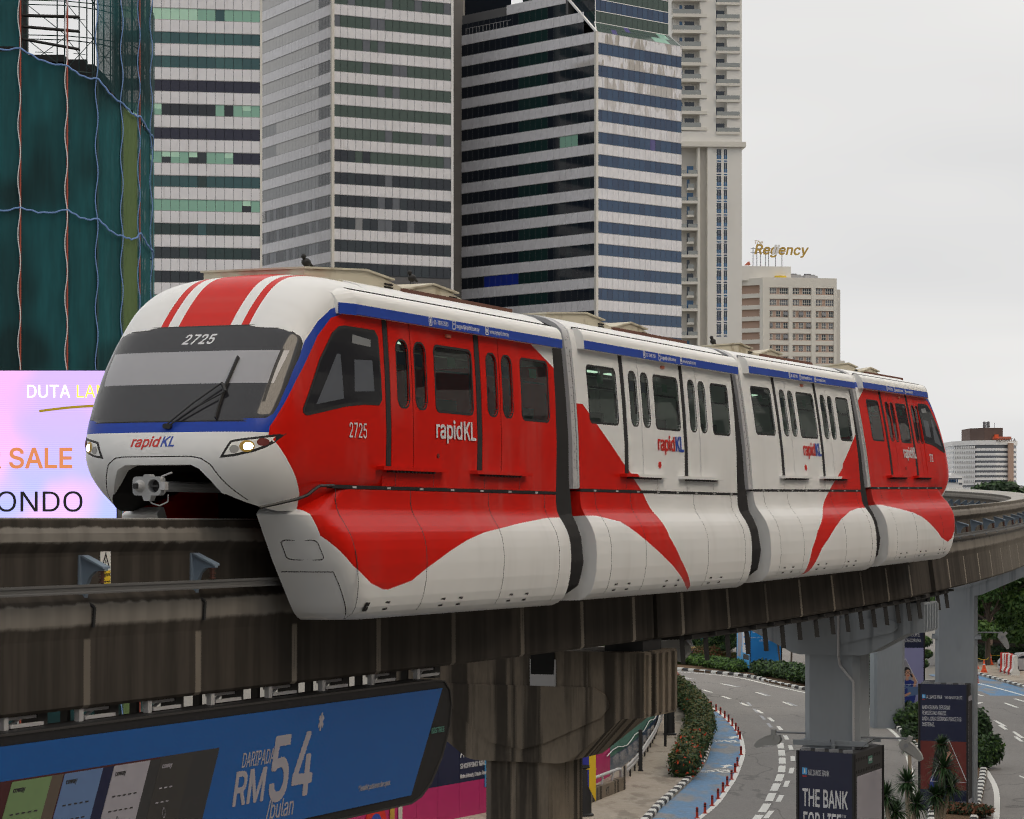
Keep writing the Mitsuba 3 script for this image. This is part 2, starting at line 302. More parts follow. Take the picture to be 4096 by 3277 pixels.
def board(p, n, uv):
    a = fbm(p.x * .8 + p.y * .3, p.z * .5, 0.0, 4)
    return mix((.045, .14, .115), (.085, .20, .16), a) * (.9 + .2 * noise(p.y * 6, p.z * 1.0))
def tanwall(p, n, uv):
    a = fbm(p.x * .2, p.z * .3, p.y * .2, 4)
    return mix((.36, .32, .29), (.44, .41, .37), a)
def creamwall(p, n, uv):
    a = fbm(p.x * .12, p.z * .05, p.y * .12, 4)
    return mix((.68, .67, .64), (.58, .565, .53), smoothstep(.45, .75, a))
mat('livery', proc(livery), .28, .12, clearcoat=.3, clearcoat_gloss=.95)
for nm, fn, r in (('beam', beam_tone, .85), ('pier_brown', pier_brown, .85), ('pier_grey', pier_grey, .6), ('spandrel', spandrel, .42), ('asphalt', asphalt, .75), ('lane_blue', lane_blue, .6), ('paving', paving, .8), ('net', net_cloth, .9),
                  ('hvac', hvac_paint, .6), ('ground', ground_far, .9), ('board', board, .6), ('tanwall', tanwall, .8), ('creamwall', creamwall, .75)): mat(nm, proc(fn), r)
scene['mat_net'] = {'type': 'mask', 'opacity': .86, 'bsdf': scene['mat_net']}
def ply_uv(mesh, m, uvs, smooth):
    return mikit.ply(mesh, M(m), smooth, uv=uvs)

# ------------------------------------------------------------------ guideway beams
HP = [(0, 0), (.38, 0), (.40, -.03), (.40, -.115), (.425, -.18), (.425, -.28), (.40, -.32), (.33, -.41), (.32, -.46), (.32, -.88), (.40, -.97), (.425, -1.03), (.425, -1.25), (.41, -1.33), (.395, -1.43), (.395, -2.22), (.36, -2.26)]
PROF = [(w, z) for w, z in HP] + [(-w, z) for w, z in HP[:0:-1]]
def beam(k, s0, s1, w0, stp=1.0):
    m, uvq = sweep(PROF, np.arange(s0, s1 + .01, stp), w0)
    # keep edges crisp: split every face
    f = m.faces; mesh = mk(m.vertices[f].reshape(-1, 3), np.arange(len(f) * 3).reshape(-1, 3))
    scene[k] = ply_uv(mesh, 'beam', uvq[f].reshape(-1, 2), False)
gw = thing('guideway', 'dark streaked concrete monorail beam carrying the train, curving away behind it', 'monorail track')
JOINTS = [-24, 15.2, 37.8, 78, 118]
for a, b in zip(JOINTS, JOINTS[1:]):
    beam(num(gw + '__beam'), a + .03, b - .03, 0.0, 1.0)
bk_poly = [(.30, -.44), (.36, -.44), (.66, -.575), (.66, -.625), (.52, -.63), (.44, -.70), (.40, -.80), (.38, -.95), (.30, -.95)]
def local(s, side=1): c, t, r, u = track(s); m = np.eye(4); m[:3, 0], m[:3, 1], m[:3, 2], m[:3, 3] = r * side, u, t, c; return m
bplate = prism(bk_poly, .07, -.035)
bflange = cat(bplate, box(.30, .345, -.95, -.44, -.09, .09), prism([(.36, -.44), (.66, -.575), (.66, -.60), (.36, -.47)], .16, -.08))
ins = cat(*[cyl((.60, -.63 - .03 * k, 0), (.60, -.645 - .03 * k, 0), .045 if k % 2 == 0 else .03, 10) for k in range(5)], cyl((.60, -.62, 0), (.60, -.78, 0), .022, 8))
for k in range(-6, 46):
    s = -4.2 + 2.6 * k
    if -2 < k < 0 or s < -20 or s > 110: pass
    if s < -22 or s > 112 or (3 < s < 34): continue
    for side in (1, -1):
        if side == -1 and s < 60: continue
        b = num(gw + '__bracket'); scene[b] = mikit.ply(put(bflange, local(s, side)), M('bracket'))
        part(b, 'insulator', put(ins, local(s, side)), 'insulator')
for w0 in (.60, -.60):
    r, _ = sweep([(w0 - .03, -.78), (w0 + .03, -.78), (w0 + .03, -.81), (w0 + .012, -.82), (w0 + .012, -.86), (w0 + .035, -.87), (w0 + .035, -.89), (w0 - .035, -.89), (w0 - .035, -.87), (w0 - .012, -.86), (w0 - .012, -.82), (w0 - .03, -.81)], np.arange(-24, 117, 1.5))
    part(gw, 'power_rail', r, 'rail_metal')
for s in (-4.2, -1.6, 1.0):
    part(gw, 'drain_hose', tube([tp(s, .345, -.93), tp(s, .36, -.99), tp(s + .06, .46, -1.06), tp(s + .05, .45, -1.30)], .022, 6), 'rubber')
for s in (17.2, 18.5, 19.8, 21.1, 22.4, 23.7, 25.0, 26.3, 27.6, 28.9, 30.2, 31.5, 32.8, 34.1, 35.4, 36.7, 38.0, 39.3, 40.6):
    part(gw, 'hanger_post', cat(bar(tp(s, .12, -2.2), tp(s, .12, -2.78 - .12 * ((s * 7) % 1)), .09, .12), bar(tp(s, -.3, -2.32), tp(s, .35, -2.32), .07, .07)), 'dark_steel')
part(gw, 'walkway_channel', cat(*[bar(tp(s, .15, -2.33), tp(s + 1.3, .15, -2.33), .12, .1) for s in np.arange(17.2, 40, 1.3)]), 'dark_steel')
g2 = thing('guideway', 'second concrete monorail beam behind the train, without a train on it', 'monorail track')
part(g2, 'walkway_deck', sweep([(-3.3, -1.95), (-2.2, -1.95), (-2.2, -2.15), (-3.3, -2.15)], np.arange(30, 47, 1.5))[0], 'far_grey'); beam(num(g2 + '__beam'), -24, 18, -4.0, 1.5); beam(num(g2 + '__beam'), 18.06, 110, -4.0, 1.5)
# warning sign on the beam
sg = thing('warning_sign', 'white and yellow upright danger sign on the beam beside the first bracket', 'sign')
c, t, r, u = track(-3.82); ws = frame(c + r * .328 + u * -.90, t, u)
part(sg, 'plate', put(prism(sbox(0, 0, .23, .53), .008), ws), 'white')
part(sg, 'yellow_field', put(prism(sbox(.012, .012, .218, .27), .004, .008), ws), 'yellow')
part(sg, 'warning_triangle', put(prism(Polygon([(.02, .29), (.21, .29), (.115, .49)]).difference(Polygon([(.05, .307), (.18, .307), (.115, .445)])), .004, .008), ws), 'black')
part(sg, 'bolt_symbol', put(prism([(.118, .42), (.10, .36), (.118, .365), (.108, .315), (.132, .375), (.115, .372)], .004, .008), ws), 'black')
for txt, y, h in (('DANGER', .20, .036), ('Do not touch', .125, .022), ('the live rail', .075, .022)):
    part(sg, 'lettering', put(words(txt, h, .003, True, center=True), ws @ trimesh.transformations.translation_matrix((.115, y, .012))), 'black')

# ------------------------------------------------------------------ piers
def pier(s, m, label, col=1.5, w_col=-2.0, wr=.55, zt=-2.46, hl=1.12, hd=2.1):
    k = thing('guideway_pier', label, 'pier')
    c, t, r, u = track(s); r = np.array([r[0], r[1], 0]); r /= np.linalg.norm(r); tt = np.array([-r[1], r[0], 0]); F_ = frame(c, r, (0, 0, 1))   # local x = r, y = up, z = -t
    d = .88; wl = 2 * w_col - .6
    low = zt - hl; dp = zt - hd; a, b = w_col - .95, w_col + .95
    head = Polygon([(wl, zt), (wr, zt), (wr, low), (wr - .45, low - .03), (b + .1, dp + .05), (b - .1, dp), (a + .1, dp), (a - .1, dp + .05), (wl + .45, low - .03), (wl, low)])
    part(k, 'crosshead', put(prism(head, 2 * d, -d), F_), m)
    rib = Polygon([(w_col - 1.9, zt - hl * .55), (w_col + 1.55, zt - hl * .55), (w_col + 1.8, zt - hl * .66), (w_col + 1.88, zt - hl * .84), (w_col + 1.7, zt - hl * 1.02), (b - .4, dp + .36), (w_col + .1, dp + .24), (a + .4, dp + .36)]).buffer(-.08).buffer(.08)
    part(k, 'crosshead_rib', put(prism(rib, .05, d), F_), m)
    for j in range(5): part(k, 'end_rib', put(box(wr - .05, wr + .06, low + .06, zt - .04, -d + .12 + j * .36, -d + .26 + j * .36), F_), m)
    cx, cz = col / 2, col / 2; ch = .16
    plan = [(-cx + ch, -cz), (cx - ch, -cz), (cx, -cz + ch), (cx, cz - ch), (cx - ch, cz), (-cx + ch, cz), (-cx, cz - ch), (-cx, -cz + ch)]
    base = c + r * w_col; zc = base[2] + dp + .02
    cm = prism(plan, zc + .3); part(k, 'column', put(cm, frame((base[0], base[1], -.3), r, tt)), m)
    for w0 in (0, 2 * w_col):
        part(k, 'bearing', put(box(w0 - .38, w0 + .38, zt, zt + .2, -.5, .5), F_), 'dark')
    return k, base, r, tt, F_, zc
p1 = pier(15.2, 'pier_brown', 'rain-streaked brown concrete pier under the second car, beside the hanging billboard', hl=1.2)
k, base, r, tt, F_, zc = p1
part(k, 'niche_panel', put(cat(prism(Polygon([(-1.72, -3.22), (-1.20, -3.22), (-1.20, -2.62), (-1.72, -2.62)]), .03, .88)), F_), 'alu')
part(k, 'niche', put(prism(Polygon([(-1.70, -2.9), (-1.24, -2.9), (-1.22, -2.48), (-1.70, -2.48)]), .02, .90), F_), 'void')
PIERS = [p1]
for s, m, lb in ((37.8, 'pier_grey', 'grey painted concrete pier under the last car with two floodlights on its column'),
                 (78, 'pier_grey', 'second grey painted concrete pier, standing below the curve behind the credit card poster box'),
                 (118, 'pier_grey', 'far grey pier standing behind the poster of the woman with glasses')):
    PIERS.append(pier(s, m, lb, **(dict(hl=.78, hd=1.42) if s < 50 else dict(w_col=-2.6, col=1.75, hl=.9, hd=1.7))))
def conduit(pr, pts): part(pr[0], 'conduit', tube([tuple((pr[4] @ np.array([x, y, z, 1]))[:3]) for x, y, z in pts], .035, 8), 'alu')
conduit(PIERS[1], [(-1.75, -2.5, .96), (-1.75, -3.9, .96), (-1.75, -4.15, .80), (-1.38, -4.6, .79), (-1.38, -6.8, .79)])
def clamp(pr, z, col=1.5):
    k, base, r, tt, F_, zc = pr; h = col / 2 + .05; f = frame((base[0], base[1], z), r, tt)
    part(k, 'clamp_ring', put(cat(box(-h - .22, h + .22, -h - .05, -h + .04, -.07, .07), box(-h - .22, h + .22, h - .04, h + .05, -.07, .07), box(-h - .05, -h + .04, -h + .04, h - .04, -.07, .07), box(h - .04, h + .05, -h + .04, h - .04, -.07, .07), box(.05, .14, -h - .11, -h - .05, -.42, .1)), f), 'pier_grey')
# ------------------------------------------------------------------ the train
BZ = [-.05, .4, .8, 1.5, 1.9, 2.3, 2.45, 2.6, 2.7, 2.8, 2.88, 2.91, 2.92]
BW = [1.47, 1.475, 1.48, 1.455, 1.43, 1.40, 1.38, 1.34, 1.25, 1.08, .80, .45, .0]
def bw(z): return float(np.interp(z, BZ, BW))
KZ = [-.02, -.12, -.22, -.30, -.38, -.46, -.54, -.62, -.72, -.85, -1.05, -1.3, -1.5, -1.62, -1.70, -1.76, -1.80]
KW = [1.47, 1.47, 1.475, 1.49, 1.525, 1.575, 1.625, 1.665, 1.70, 1.725, 1.735, 1.72, 1.68, 1.635, 1.58, 1.50, 1.40]
NZ = [-.35, -.1, .1, .3, .5, .75, 1.1, 1.5, 1.9, 2.1, 2.3, 2.45, 2.6, 2.7, 2.8, 2.88, 2.91, 2.93]
SC = [-1.62, -1.85, -1.95, -2.0, -1.98, -1.87, -1.64, -1.36, -1.03, -.86, -.66, -.49, -.3, -.14, .08, .35, .7, 1.3]
SS = [-.3, -.3, -.35, -.4, -.45, -.5, -.45, -.3, -.05, .1, .25, .4, .6, .75, .9, 1.1, 1.3, 1.4]
NW = [1.22, 1.38, 1.46, 1.49, 1.50, 1.50, 1.495, 1.475, 1.445, 1.425, 1.41, 1.39, 1.35, 1.26, 1.09, .81, .46, .02]
NN = [2.6, 2.9, 3.2, 3.4, 3.4, 3.5, 3.6, 3.8, 4, 4, 4, 3.6, 3.2, 2.9, 2.6, 2.3, 2.1, 2]
_zs = np.linspace(-.35, 2.93, 120)
_tab = [gaussian_filter1d(np.interp(_zs, NZ, a), 2.0, mode='nearest') for a in (SC, SS, NW, NN)]
def ntab(z): return [float(np.interp(z, _zs, a)) for a in _tab]
def nose_s(w, z, off=0.0):
    c, s, W, n = ntab(z); r = min(abs(w) / W, 1.0); return s - (s - c) * max(1 - r ** n, 0.0) ** (1 / n) - off
def nose_loft(z, sj, N=64):
    c, s, W, n = ntab(z); a = np.linspace(-math.pi / 2, math.pi / 2, N); w = W * np.sign(np.sin(a)) * np.abs(np.sin(a)) ** (2 / n); x = s - (s - c) * np.abs(np.cos(a)) ** (2 / n)
    return np.vstack([[[sj, -W]], np.c_[x, w], [[sj, W]]])
def loft(rings, zs):
    n = len(rings[0]); v = np.vstack([np.c_[r, np.full(n, z)] for r, z in zip(rings, zs)]); f = []
    for i in range(len(zs) - 1):
        for j in range(n):
            a, b = i * n + j, i * n + (j + 1) % n; f += [[a, a + n, b + n], [a, b + n, b]]
    for i, top in ((0, False), (len(zs) - 1, True)):
        v = np.vstack([v, [[rings[i][:, 0].mean(), rings[i][:, 1].mean(), zs[i]]]]); c = len(v) - 1
        for j in range(n): f.append([c, i * n + j, i * n + (j + 1) % n] if not top else [c, i * n + (j + 1) % n, i * n + j])
    m = mk(v, f)
    if m.volume < 0: m.invert()
    return m
SJ = 1.52
nz = np.r_[np.linspace(-.34, 2.6, 40), np.linspace(2.64, 2.925, 14)]
nose_m = loft([nose_loft(z, SJ) for z in nz], nz)
openp = [(-.47, .24), (.49, .24), (.60, .19), (.72, .04), (.80, -.12), (.98, -.24), (1.25, -.40), (1.25, -.6), (-1.25, -.6), (-1.25, -.40), (-.98, -.24), (-.80, -.12), (-.70, .02), (-.60, .18)]
def along_s(poly, s0, s1):
    """prism of a (w, z) polygon along s"""
    m = prism(poly, s1 - s0, s0); v = m.vertices; return mk(np.c_[v[:, 2], v[:, 0], v[:, 1]], m.faces)
def fix(m):
    if m.volume < 0: m.invert()
    return m
_n = man(nose_m) - man(fix(along_s(openp, -3, -1.0)))
_n = unman(_n - man(fix(along_s(Polygon(openp).buffer(.012), -1.68, 1.0))))
_c = _n.triangles_center; _in = np.array([(z < .29 and (s > -1.7 and s < 1.01) and (s > nose_s(w, z) + .09 and abs(w) < ntab(z)[2] - .06)) for s, w, z in _c])
nose_m, bay_m = mk(_n.vertices, _n.faces[~_in]), mk(_n.vertices, _n.faces[_in])
def sect(zs, ws): return Polygon([(w, z) for w, z in zip(ws, zs)] + [(-w, z) for w, z in zip(ws[::-1], zs[::-1])]).buffer(0)
BODY = sect([0.0] + BZ[1:], [bw(0)] + BW[1:]); INNER = BODY.buffer(-.055)
def across(poly, w0=-4, w1=4):
    """prism of an (s, z) polygon across the car"""
    m = prism(poly, w1 - w0, w0); v = m.vertices; return fix(mk(np.c_[v[:, 0], v[:, 2], v[:, 1]], m.faces))
def win(s0, s1, z0=1.13, z1=2.04, r=.09): return rrect(s0, s1, z0, z1, r)
def side_strip(s0, s1, z0, z1, off, th=.0, r=0.0, nz_=9, both=False, side=1):
    """plate on the car side following its curve (rounded corners r)"""
    zs = np.linspace(z0, z1, nz_) if r == 0 else np.unique(np.r_[z0 + r * (1 - np.cos(np.linspace(0, np.pi / 2, 5))), np.linspace(z0 + r, z1 - r, 5), z1 - r * (1 - np.cos(np.linspace(np.pi / 2, 0, 5)))])
    v, f = [], []
    for z in zs:
        e = 0.0
        if r > 0:
            q_ = max(r - (z - z0), r - (z1 - z), 0); e = r - math.sqrt(max(r * r - q_ * q_, 0))
        for w in (off, off - th) if th else (off,): v += [[s0 + e, side * (bw(z) + w), z], [s1 - e, side * (bw(z) + w), z]]
    k = 4 if th else 2
    for i in range(len(zs) - 1):
        a = i * k; f += [[a, a + 1, a + k + 1], [a, a + k + 1, a + k]]
        if th: f += [[a, a + k, a + k + 2], [a, a + k + 2, a + 2], [a + 1, a + 3, a + k + 3], [a + 1, a + k + 3, a + k + 1]]
    if th:
        b = (len(zs) - 1) * k; f += [[0, 2, 3], [0, 3, 1], [b, b + 1, b + 3], [b, b + 3, b + 2]]
    return mk(v, f)
def frame_strip(s0, s1, z0, z1, r, wid, off, side=1):
    outer, inner = rrect(s0 - wid, s1 + wid, z0 - wid, z1 + wid, r + wid, 6), rrect(s0, s1, z0, z1, r, 6)
    a, b = np.array(outer.exterior.coords)[:-1], np.array(inner.exterior.coords)[:-1]
    n = len(a); v = [[p[0], side * (bw(p[1]) + off), p[1]] for p in a] + [[p[0], side * (bw(p[1]) + off), p[1]] for p in b] + [[p[0], side * (bw(p[1]) - .05), p[1]] for p in b] + [[p[0], side * (bw(p[1]) - .01), p[1]] for p in a]
    f = []
    for i in range(n):
        j = (i + 1) % n; f += [[i, j, n + j], [i, n + j, n + i], [n + i, n + j, 2 * n + j], [n + i, 2 * n + j, 2 * n + i], [i, 3 * n + i, 3 * n + j], [i, 3 * n + j, j]]
    return mk(v, f)

def plan_skirt(z, L, f0, f1):
    """outline of one skirt at height z; f0/f1: s of a rounded leading / trailing end, or None for a square one"""
    W, wi = float(np.interp(-z, [-a for a in KZ], KW)), .56
    a = np.linspace(0, math.pi / 2, 14); pts = []
    wl = .75 if f0 is not None or f1 is not None else wi; cw = lambda t: wl + (W - wl) * np.abs(np.sin(t)) ** .75
    if f0 is not None: pts += [[f0 + .62 * (1 - np.cos(t) ** .75), cw(t)] for t in a]
    else: pts += [[0, wi + (W - wi) * i / 13] for i in range(14)]
    if f1 is not None: pts += [[f1 - .62 * (1 - np.cos(t) ** .75), cw(t)] for t in a[::-1]]
    else: pts += [[L, wi + (W - wi) * i / 13] for i in range(13, -1, -1)]
    return np.array(pts)
SKZ = np.array(KZ[::-1])
SKZ = np.unique(np.r_[SKZ, np.linspace(-1.76, -.06, 26)])
def s_lead(z): return float(np.interp(-z, [.02, .1, .2, .28, .345, .36, 1.0, 1.6, 1.74, 1.8], [0, -.15, -.35, -.55, -.70, -.74, -.28, .22, .36, .52]))
def skirt(L, lead, tail):
    zs = SKZ[::1]
    return loft([plan_skirt(z, L, s_lead(z) if lead else None, L - s_lead(z) if tail else None) for z in zs], zs)

TW = lambda i: np.array([[*CARS[i][1]], [*CARS[i][2]], [*CARS[i][3]]]).T
train = thing('monorail_train', 'red and white four-car monorail train with blue roof stripes, headlights lit', 'train')
def tow(i, m, mirror=False):
    v = np.array(m.vertices, float)
    if mirror: v = v * [-1, 1, 1] + [CARS[i][4], 0, 0]
    f = m.faces if mirror else m.faces[:, ::-1]
    return mk(v @ TW(i).T + CARS[i][0], f)
def emitter(k, mesh, rgb, smooth=False): scene[k] = {**mikit.ply(mesh, M('lens'), smooth), 'emitter': {'type': 'area', 'radiance': {'type': 'rgb', 'value': list(rgb)}}}
FASC = [(1.385, 2.31), (1.515, 2.30), (1.525, 2.305), (1.52, 2.44), (1.505, 2.53), (1.47, 2.59), (1.42, 2.63), (1.32, 2.66)]
def roof_units(c, i, pk, mir=False):
    for s0, peak, s1, z0 in ((.75, 2.6, 3.95, 2.86), (4.05, 4.85, 6.1, 2.85)):
        p = Polygon([(s0, 2.70), (s0, z0 + .1), (peak, z0 + .23), (peak + .55, z0 + .19), (s1, z0 + .08), (s1, 2.70)])
        u = num(pk + '__roof_unit'); scene[u] = mikit.ply(tow(i, across(p, -.9, .66), mir), M('hvac'))
        lid = Polygon([(s0 - .03, z0 + .10), (peak, z0 + .235), (peak + .9, z0 + .175), (peak + .9, z0 + .20), (peak, z0 + .262), (s0 - .03, z0 + .127)])
        part(u, 'lid', tow(i, across(lid, -.94, .70), mir), 'hvac')
        for j in range(4): part(u, 'louver_slat', tow(i, box(peak + .62, peak + .88, .655, .68, z0 - .04 + j * .045, z0 - .018 + j * .045), mir), 'void')
    part(pk, 'roof_rail', tow(i, cat(box(3.35, 7.3, .86, .92, 2.80, 2.90)), mir), 'rust')
    part(pk, 'roof_walkway', tow(i, box(1.0, 7.2, .5, .86, 2.78, 2.865), mir), 'hvac')

def carriage(i, kind):
    L = CARS[i][4]; k = num(train + '__carriage'); n0 = kind == 'front'; n1 = kind == 'rear'; mir = n1
    if n1: L = CARS[3][4]
    a = SJ if n0 else 0.0; LL = L
    d0 = 0.0
    if kind == 'mid': W_ = [(.58, 1.91), (3.86, 5.14), (7.08, 8.08)]; strips = [(2.15, 2.31), (5.31, 5.47)]; doors = [(2.31, 3.05, 3.79), (5.47, 6.2, 6.95)]; steps = [(1.9, 4.1), (4.95, 7.24)]
    elif n0: W_ = [(3.29, 4.56), (6.44, 7.5)]; strips = [(1.63, 1.77), (4.7, 4.86)]; doors = [(1.77, 2.48, 3.18), (4.86, 5.57, 6.29)]; steps = [(1.31, 3.46), (4.44, 6.54)]
    else: W_ = [(.80, 1.95), (3.78, 4.85)]; strips = [(2.2, 2.36), (5.0, 5.16)]; doors = [(2.36, 3.0, 3.66), (5.16, 5.75, 6.34)]; steps = [(1.7, 3.75), (4.55, 6.5)]
    b1 = (L - SJ) if n1 else L
    def go(m): return tow(i, m)
    shell = m3.Manifold(m3.Mesh(*[np.asarray(x, t_) for x, t_ in zip((lambda q_: (q_.vertices, q_.faces))(fix(along_s(BODY, a, b1))), (np.float32, np.uint32))]))
    shell = shell - man(fix(along_s(INNER, a + .06, b1 - .06)))
    dw = []
    for (s0, sm, s1) in doors:
        h = (s1 - s0) / 2; dw += [(s0 + .24, s0 + .60), (sm + .11, sm + .47)]
    holes = [win(x, y) for x, y in W_] + [win(x, y, 1.13, 2.05, .14) for x, y in dw]
    for h in holes: shell = shell - man(across(h))
    scene[k] = mikit.ply(go(unman(shell)), M('livery'), 30)
    lab = {'front': 'leading carriage, red with the number 2725 beside the cab', 'rear': 'rear carriage, red, last in the train'}.get(kind) or ('second carriage, white with a red sweep at its front end' if i == 1 else 'third carriage, white with a red sweep at its rear end')
    labels[k] = {'label': lab}
    sk = skirt(L, n0, n1)
    part(k, 'skirt', go(sk), 'livery', 35); part(k, 'skirt_far_side', go(mk(sk.vertices * [1, -1, 1], sk.faces[:, ::-1])), 'livery', 35)
    # skirt panel joints and slots
    js = {'front': (.12, 2.41, 5.12, 7.3), 'mid': (.68, 2.38, 5.76, 8.0), 'rear': (.9, 3.0, 6.0)}[kind]
    kw = lambda z: float(np.interp(-z, [-q_ for q_ in KZ], KW))
    for j, s in enumerate(js):
        lean = .30 if (n0 and j == 0) else 0.0
        zz = np.linspace(-.04, -1.785, 22); bow = lambda z: s + lean * max(0, (-z - .5)) / 1.3 
        v = [[bow(z) + e, kw(z) + .003, z] for z in zz for e in (-.009, .009)]
        part(k, 'skirt_joint', go(mk(v, [[2 * q_, 2 * q_ + 1, 2 * q_ + 3] for q_ in range(21)] + [[2 * q_, 2 * q_ + 3, 2 * q_ + 2] for q_ in range(21)])), 'dark')
    for s in {'front': (.65, 1.26, 3.06, 3.66, 5.5, 6.1), 'mid': (1.0, 1.62, 3.54, 4.16, 6.0, 6.62), 'rear': (1.3, 1.9, 3.4, 4.0, 5.6, 6.2)}[kind]:
        q_ = num(k + '__jacking_slot'); scene[q_] = mikit.ply(go(mk([[s + x, kw(z) + .004, z] for z in (-1.68, -1.56) for x in (0, .085)] + [[s + .085 + x, kw(z) + .005, z] for z in (-1.68, -1.56) for x in (0, .055)], [[0, 1, 3], [0, 3, 2], [4, 5, 7], [4, 7, 6]])), M('void'))
    # gutter line and clips
    part(k, 'gutter', go(cat(box(0 if not n0 else 0.0, L, 1.40, bw(0) + .012, -.035, .012))), 'black')
    for s in np.arange(.6, L - .3, 1.05): part(k, 'gutter_clip', go(box(s, s + .11, bw(0), bw(0) + .018, -.028, .0)), 'alu')
    # windows
    for (x, y) in W_:
        w_ = num(k + '__window'); scene[w_] = mikit.ply(go(side_strip(x, y, 1.13, 2.04, -.006, 0, .09)), M('pane'), True)
        part(w_, 'rubber_frame', go(frame_strip(x, y, 1.13, 2.04, .09, .035, .006)), 'rubber')
        part(k, 'far_window', go(side_strip(x, y, 1.13, 2.04, -.006, 0, .09, side=-1)), 'pane', True)
        if y - x > .9: part(w_, 'opening_light_bar', go(side_strip(x + .1, y - .1, 1.69, 1.72, -.012, .02)), 'black')
    for (x, y) in strips: part(k, 'door_pocket_seal', go(side_strip(x, y, .28, 2.31, .008, .03)), 'rubber')
    ci = 0
    for (s0, sm, s1) in doors:
        for x, y in ((s0 + .01, sm - .012), (sm + .012, s1 - .006)):
            d_ = num(k + '__door'); leaf = Polygon([(w + .012, z) for w, z in zip([bw(z) for z in np.linspace(.28, 2.32, 12)], np.linspace(.28, 2.32, 12))] + [(w - .004, z) for w, z in zip([bw(z) for z in np.linspace(2.32, .28, 12)], np.linspace(2.32, .28, 12))])
            lm = man(fix(along_s(leaf, x, y))) - man(across(win(*dw[ci], 1.13, 2.05, .14)))
            scene[d_] = mikit.ply(go(unman(lm)), M('livery'))
            part(d_, 'door_window', go(side_strip(*dw[ci], 1.13, 2.05, -.004, 0, .14)), 'pane', True)
            part(d_, 'window_seal', go(frame_strip(*dw[ci], 1.13, 2.05, .14, .025, .017)), 'rubber')
            ci += 1
        part(k, 'door_seal', go(side_strip(sm - .012, sm + .012, .28, 2.3, .004, .01)), 'black')
        part(k, 'door_seal', go(side_strip(s1 - .006, s1 + .006, .28, 2.3, .006, .01)), 'dark')
    for (x, y) in steps:
        st = num(k + '__door_step'); scene[st] = mikit.ply(go(box(x, y, bw(.25) - .01, bw(.25) + .13, .232, .285)), M('livery'))
        part(st, 'grating', go(cat(*[box(x + .35 + j * .12, x + .40 + j * .12, bw(.2), bw(.2) + .10, .205, .233) for j in range(int((y - x - .6) / .12))])), 'dark')
    for s in ([1.31 + .62, 3.18] if n0 else [2.2, 3.79]): 
        part(k, 'panel_joint', go(side_strip(s, s + .012, .02, .23, .003)), 'dark')
    for s in ([4.98, 6.3] if n0 else [5.4, 6.95]): part(k, 'panel_joint', go(side_strip(s, s + .012, .02, .23, .003)), 'dark')
    # roof stripe fascia
    f0, f1 = (.62, L + .12) if n0 else ((.24, L + .12) if kind == 'mid' else (.24, L - .55))
    fp = Polygon(FASC); fm = fix(along_s(fp, f0, f1))
    for sd, nm in ((1, 'roof_fascia'), (-1, 'roof_fascia_far_side')):
        fk = num(k + '__' + nm); scene[fk] = mikit.ply(go(mk(fm.vertices * [1, sd, 1], fm.faces[:, ::sd])), M('white'), 25)
        bm = mk([[s, sd * w, z] for s in (f0 - .002, f1 + .002) for w, z in ((1.5165, 2.298), (1.5285, 2.304), (1.5235, 2.44))], [[0, 1, 4], [0, 4, 3], [1, 2, 5], [1, 5, 4]])
        part(fk, 'blue_stripe', go(bm), 'blue')
        if sd == 1: FK = fk
    part(k, 'roof_gutter', go(cat(box(f0, f1, 1.305, 1.335, 2.645, 2.672))), 'dark')
    if n0 or n1:
        e0, e1 = (.24, .61) if n0 else (L - .54, L - .2)
        cap = fix(along_s(fp.buffer(.008), e0, e1)); v = cap.vertices; ee = e0 if n0 else e1
        v[:, 1] -= np.where(np.abs(v[:, 0] - ee) < .01, .09, 0); v[:, 2] -= np.where((np.abs(v[:, 0] - ee) < .01) & (v[:, 2] > 2.5), .06, 0)
        ck = part(k, 'fascia_end_cap', go(cap), 'white', 25)
        zz = (2.29, 2.44); part(ck, 'blue_stripe', go(mk([[s, w - (.085 if s == ee else 0), z] for s in (e0, e1) for w, z in ((1.536, 2.29), (1.535, 2.44))], [[0, 1, 3], [0, 3, 2]])), 'blue')
    ts = 2.9 if n0 else (3.1 if kind == 'mid' else 2.6)
    # contact line printed on the blue stripe: drawn icons and lettering
    for x, txt in ((0, None), (.16, '03-7885 2585'), (.80, None), (.94, 'suggest@rapidkl.com.my'), (1.98, None), (2.14, 'www.myrapid.com.my')):
        if txt: m = words(txt, .062, .003, squeeze=.80)
        else: m = prism(rrect(0, -.03, .001, .1, .0) if False else rrect(0, .11, -.03, .10, .025).difference(rrect(.014, .096, -.016, .086, .015)).union(sbox(.04, .0, .07, .07) if x == 0 else (Polygon([(.02, .06), (.09, .06), (.055, .03)]) if x < 1 else Point(.055, .035).buffer(.03))), .003)
        v = m.vertices; part(FK, 'lettering' if txt else 'icon', go(mk(np.c_[v[:, 0] + ts + x, 1.527 - (v[:, 1] + .02) * .035 + v[:, 2], v[:, 1] + 2.345], m.faces)), 'print_white')
    # logo and number
    def side_text(txt, s, z, h, m_, bold=True, sq=.72, slant=0.0, nm='logo', fit=None):
        m = words(txt, h, .003, bold, slant, sq, fit=fit); v = m.vertices; ww = np.array([bw(z_ + z) for z_ in v[:, 1]]); wd = v[:, 0].max()
        part(k, nm, go(mk(np.c_[v[:, 0] + s, ww + v[:, 2] + (.014 if nm == 'logo' else .034), v[:, 1] + z], m.faces)), m_); return s + wd
    ls = 3.2 if n0 else (3.82 if kind == 'mid' else 3.7)
    lc = ('print_white', 'print_white') if kind != 'mid' else ('red', 'blue')
    e = side_text('rapid', ls, .735, .25, lc[0], fit=.93); side_text('KL', e + .03, .73, .26, lc[1], fit=.46)
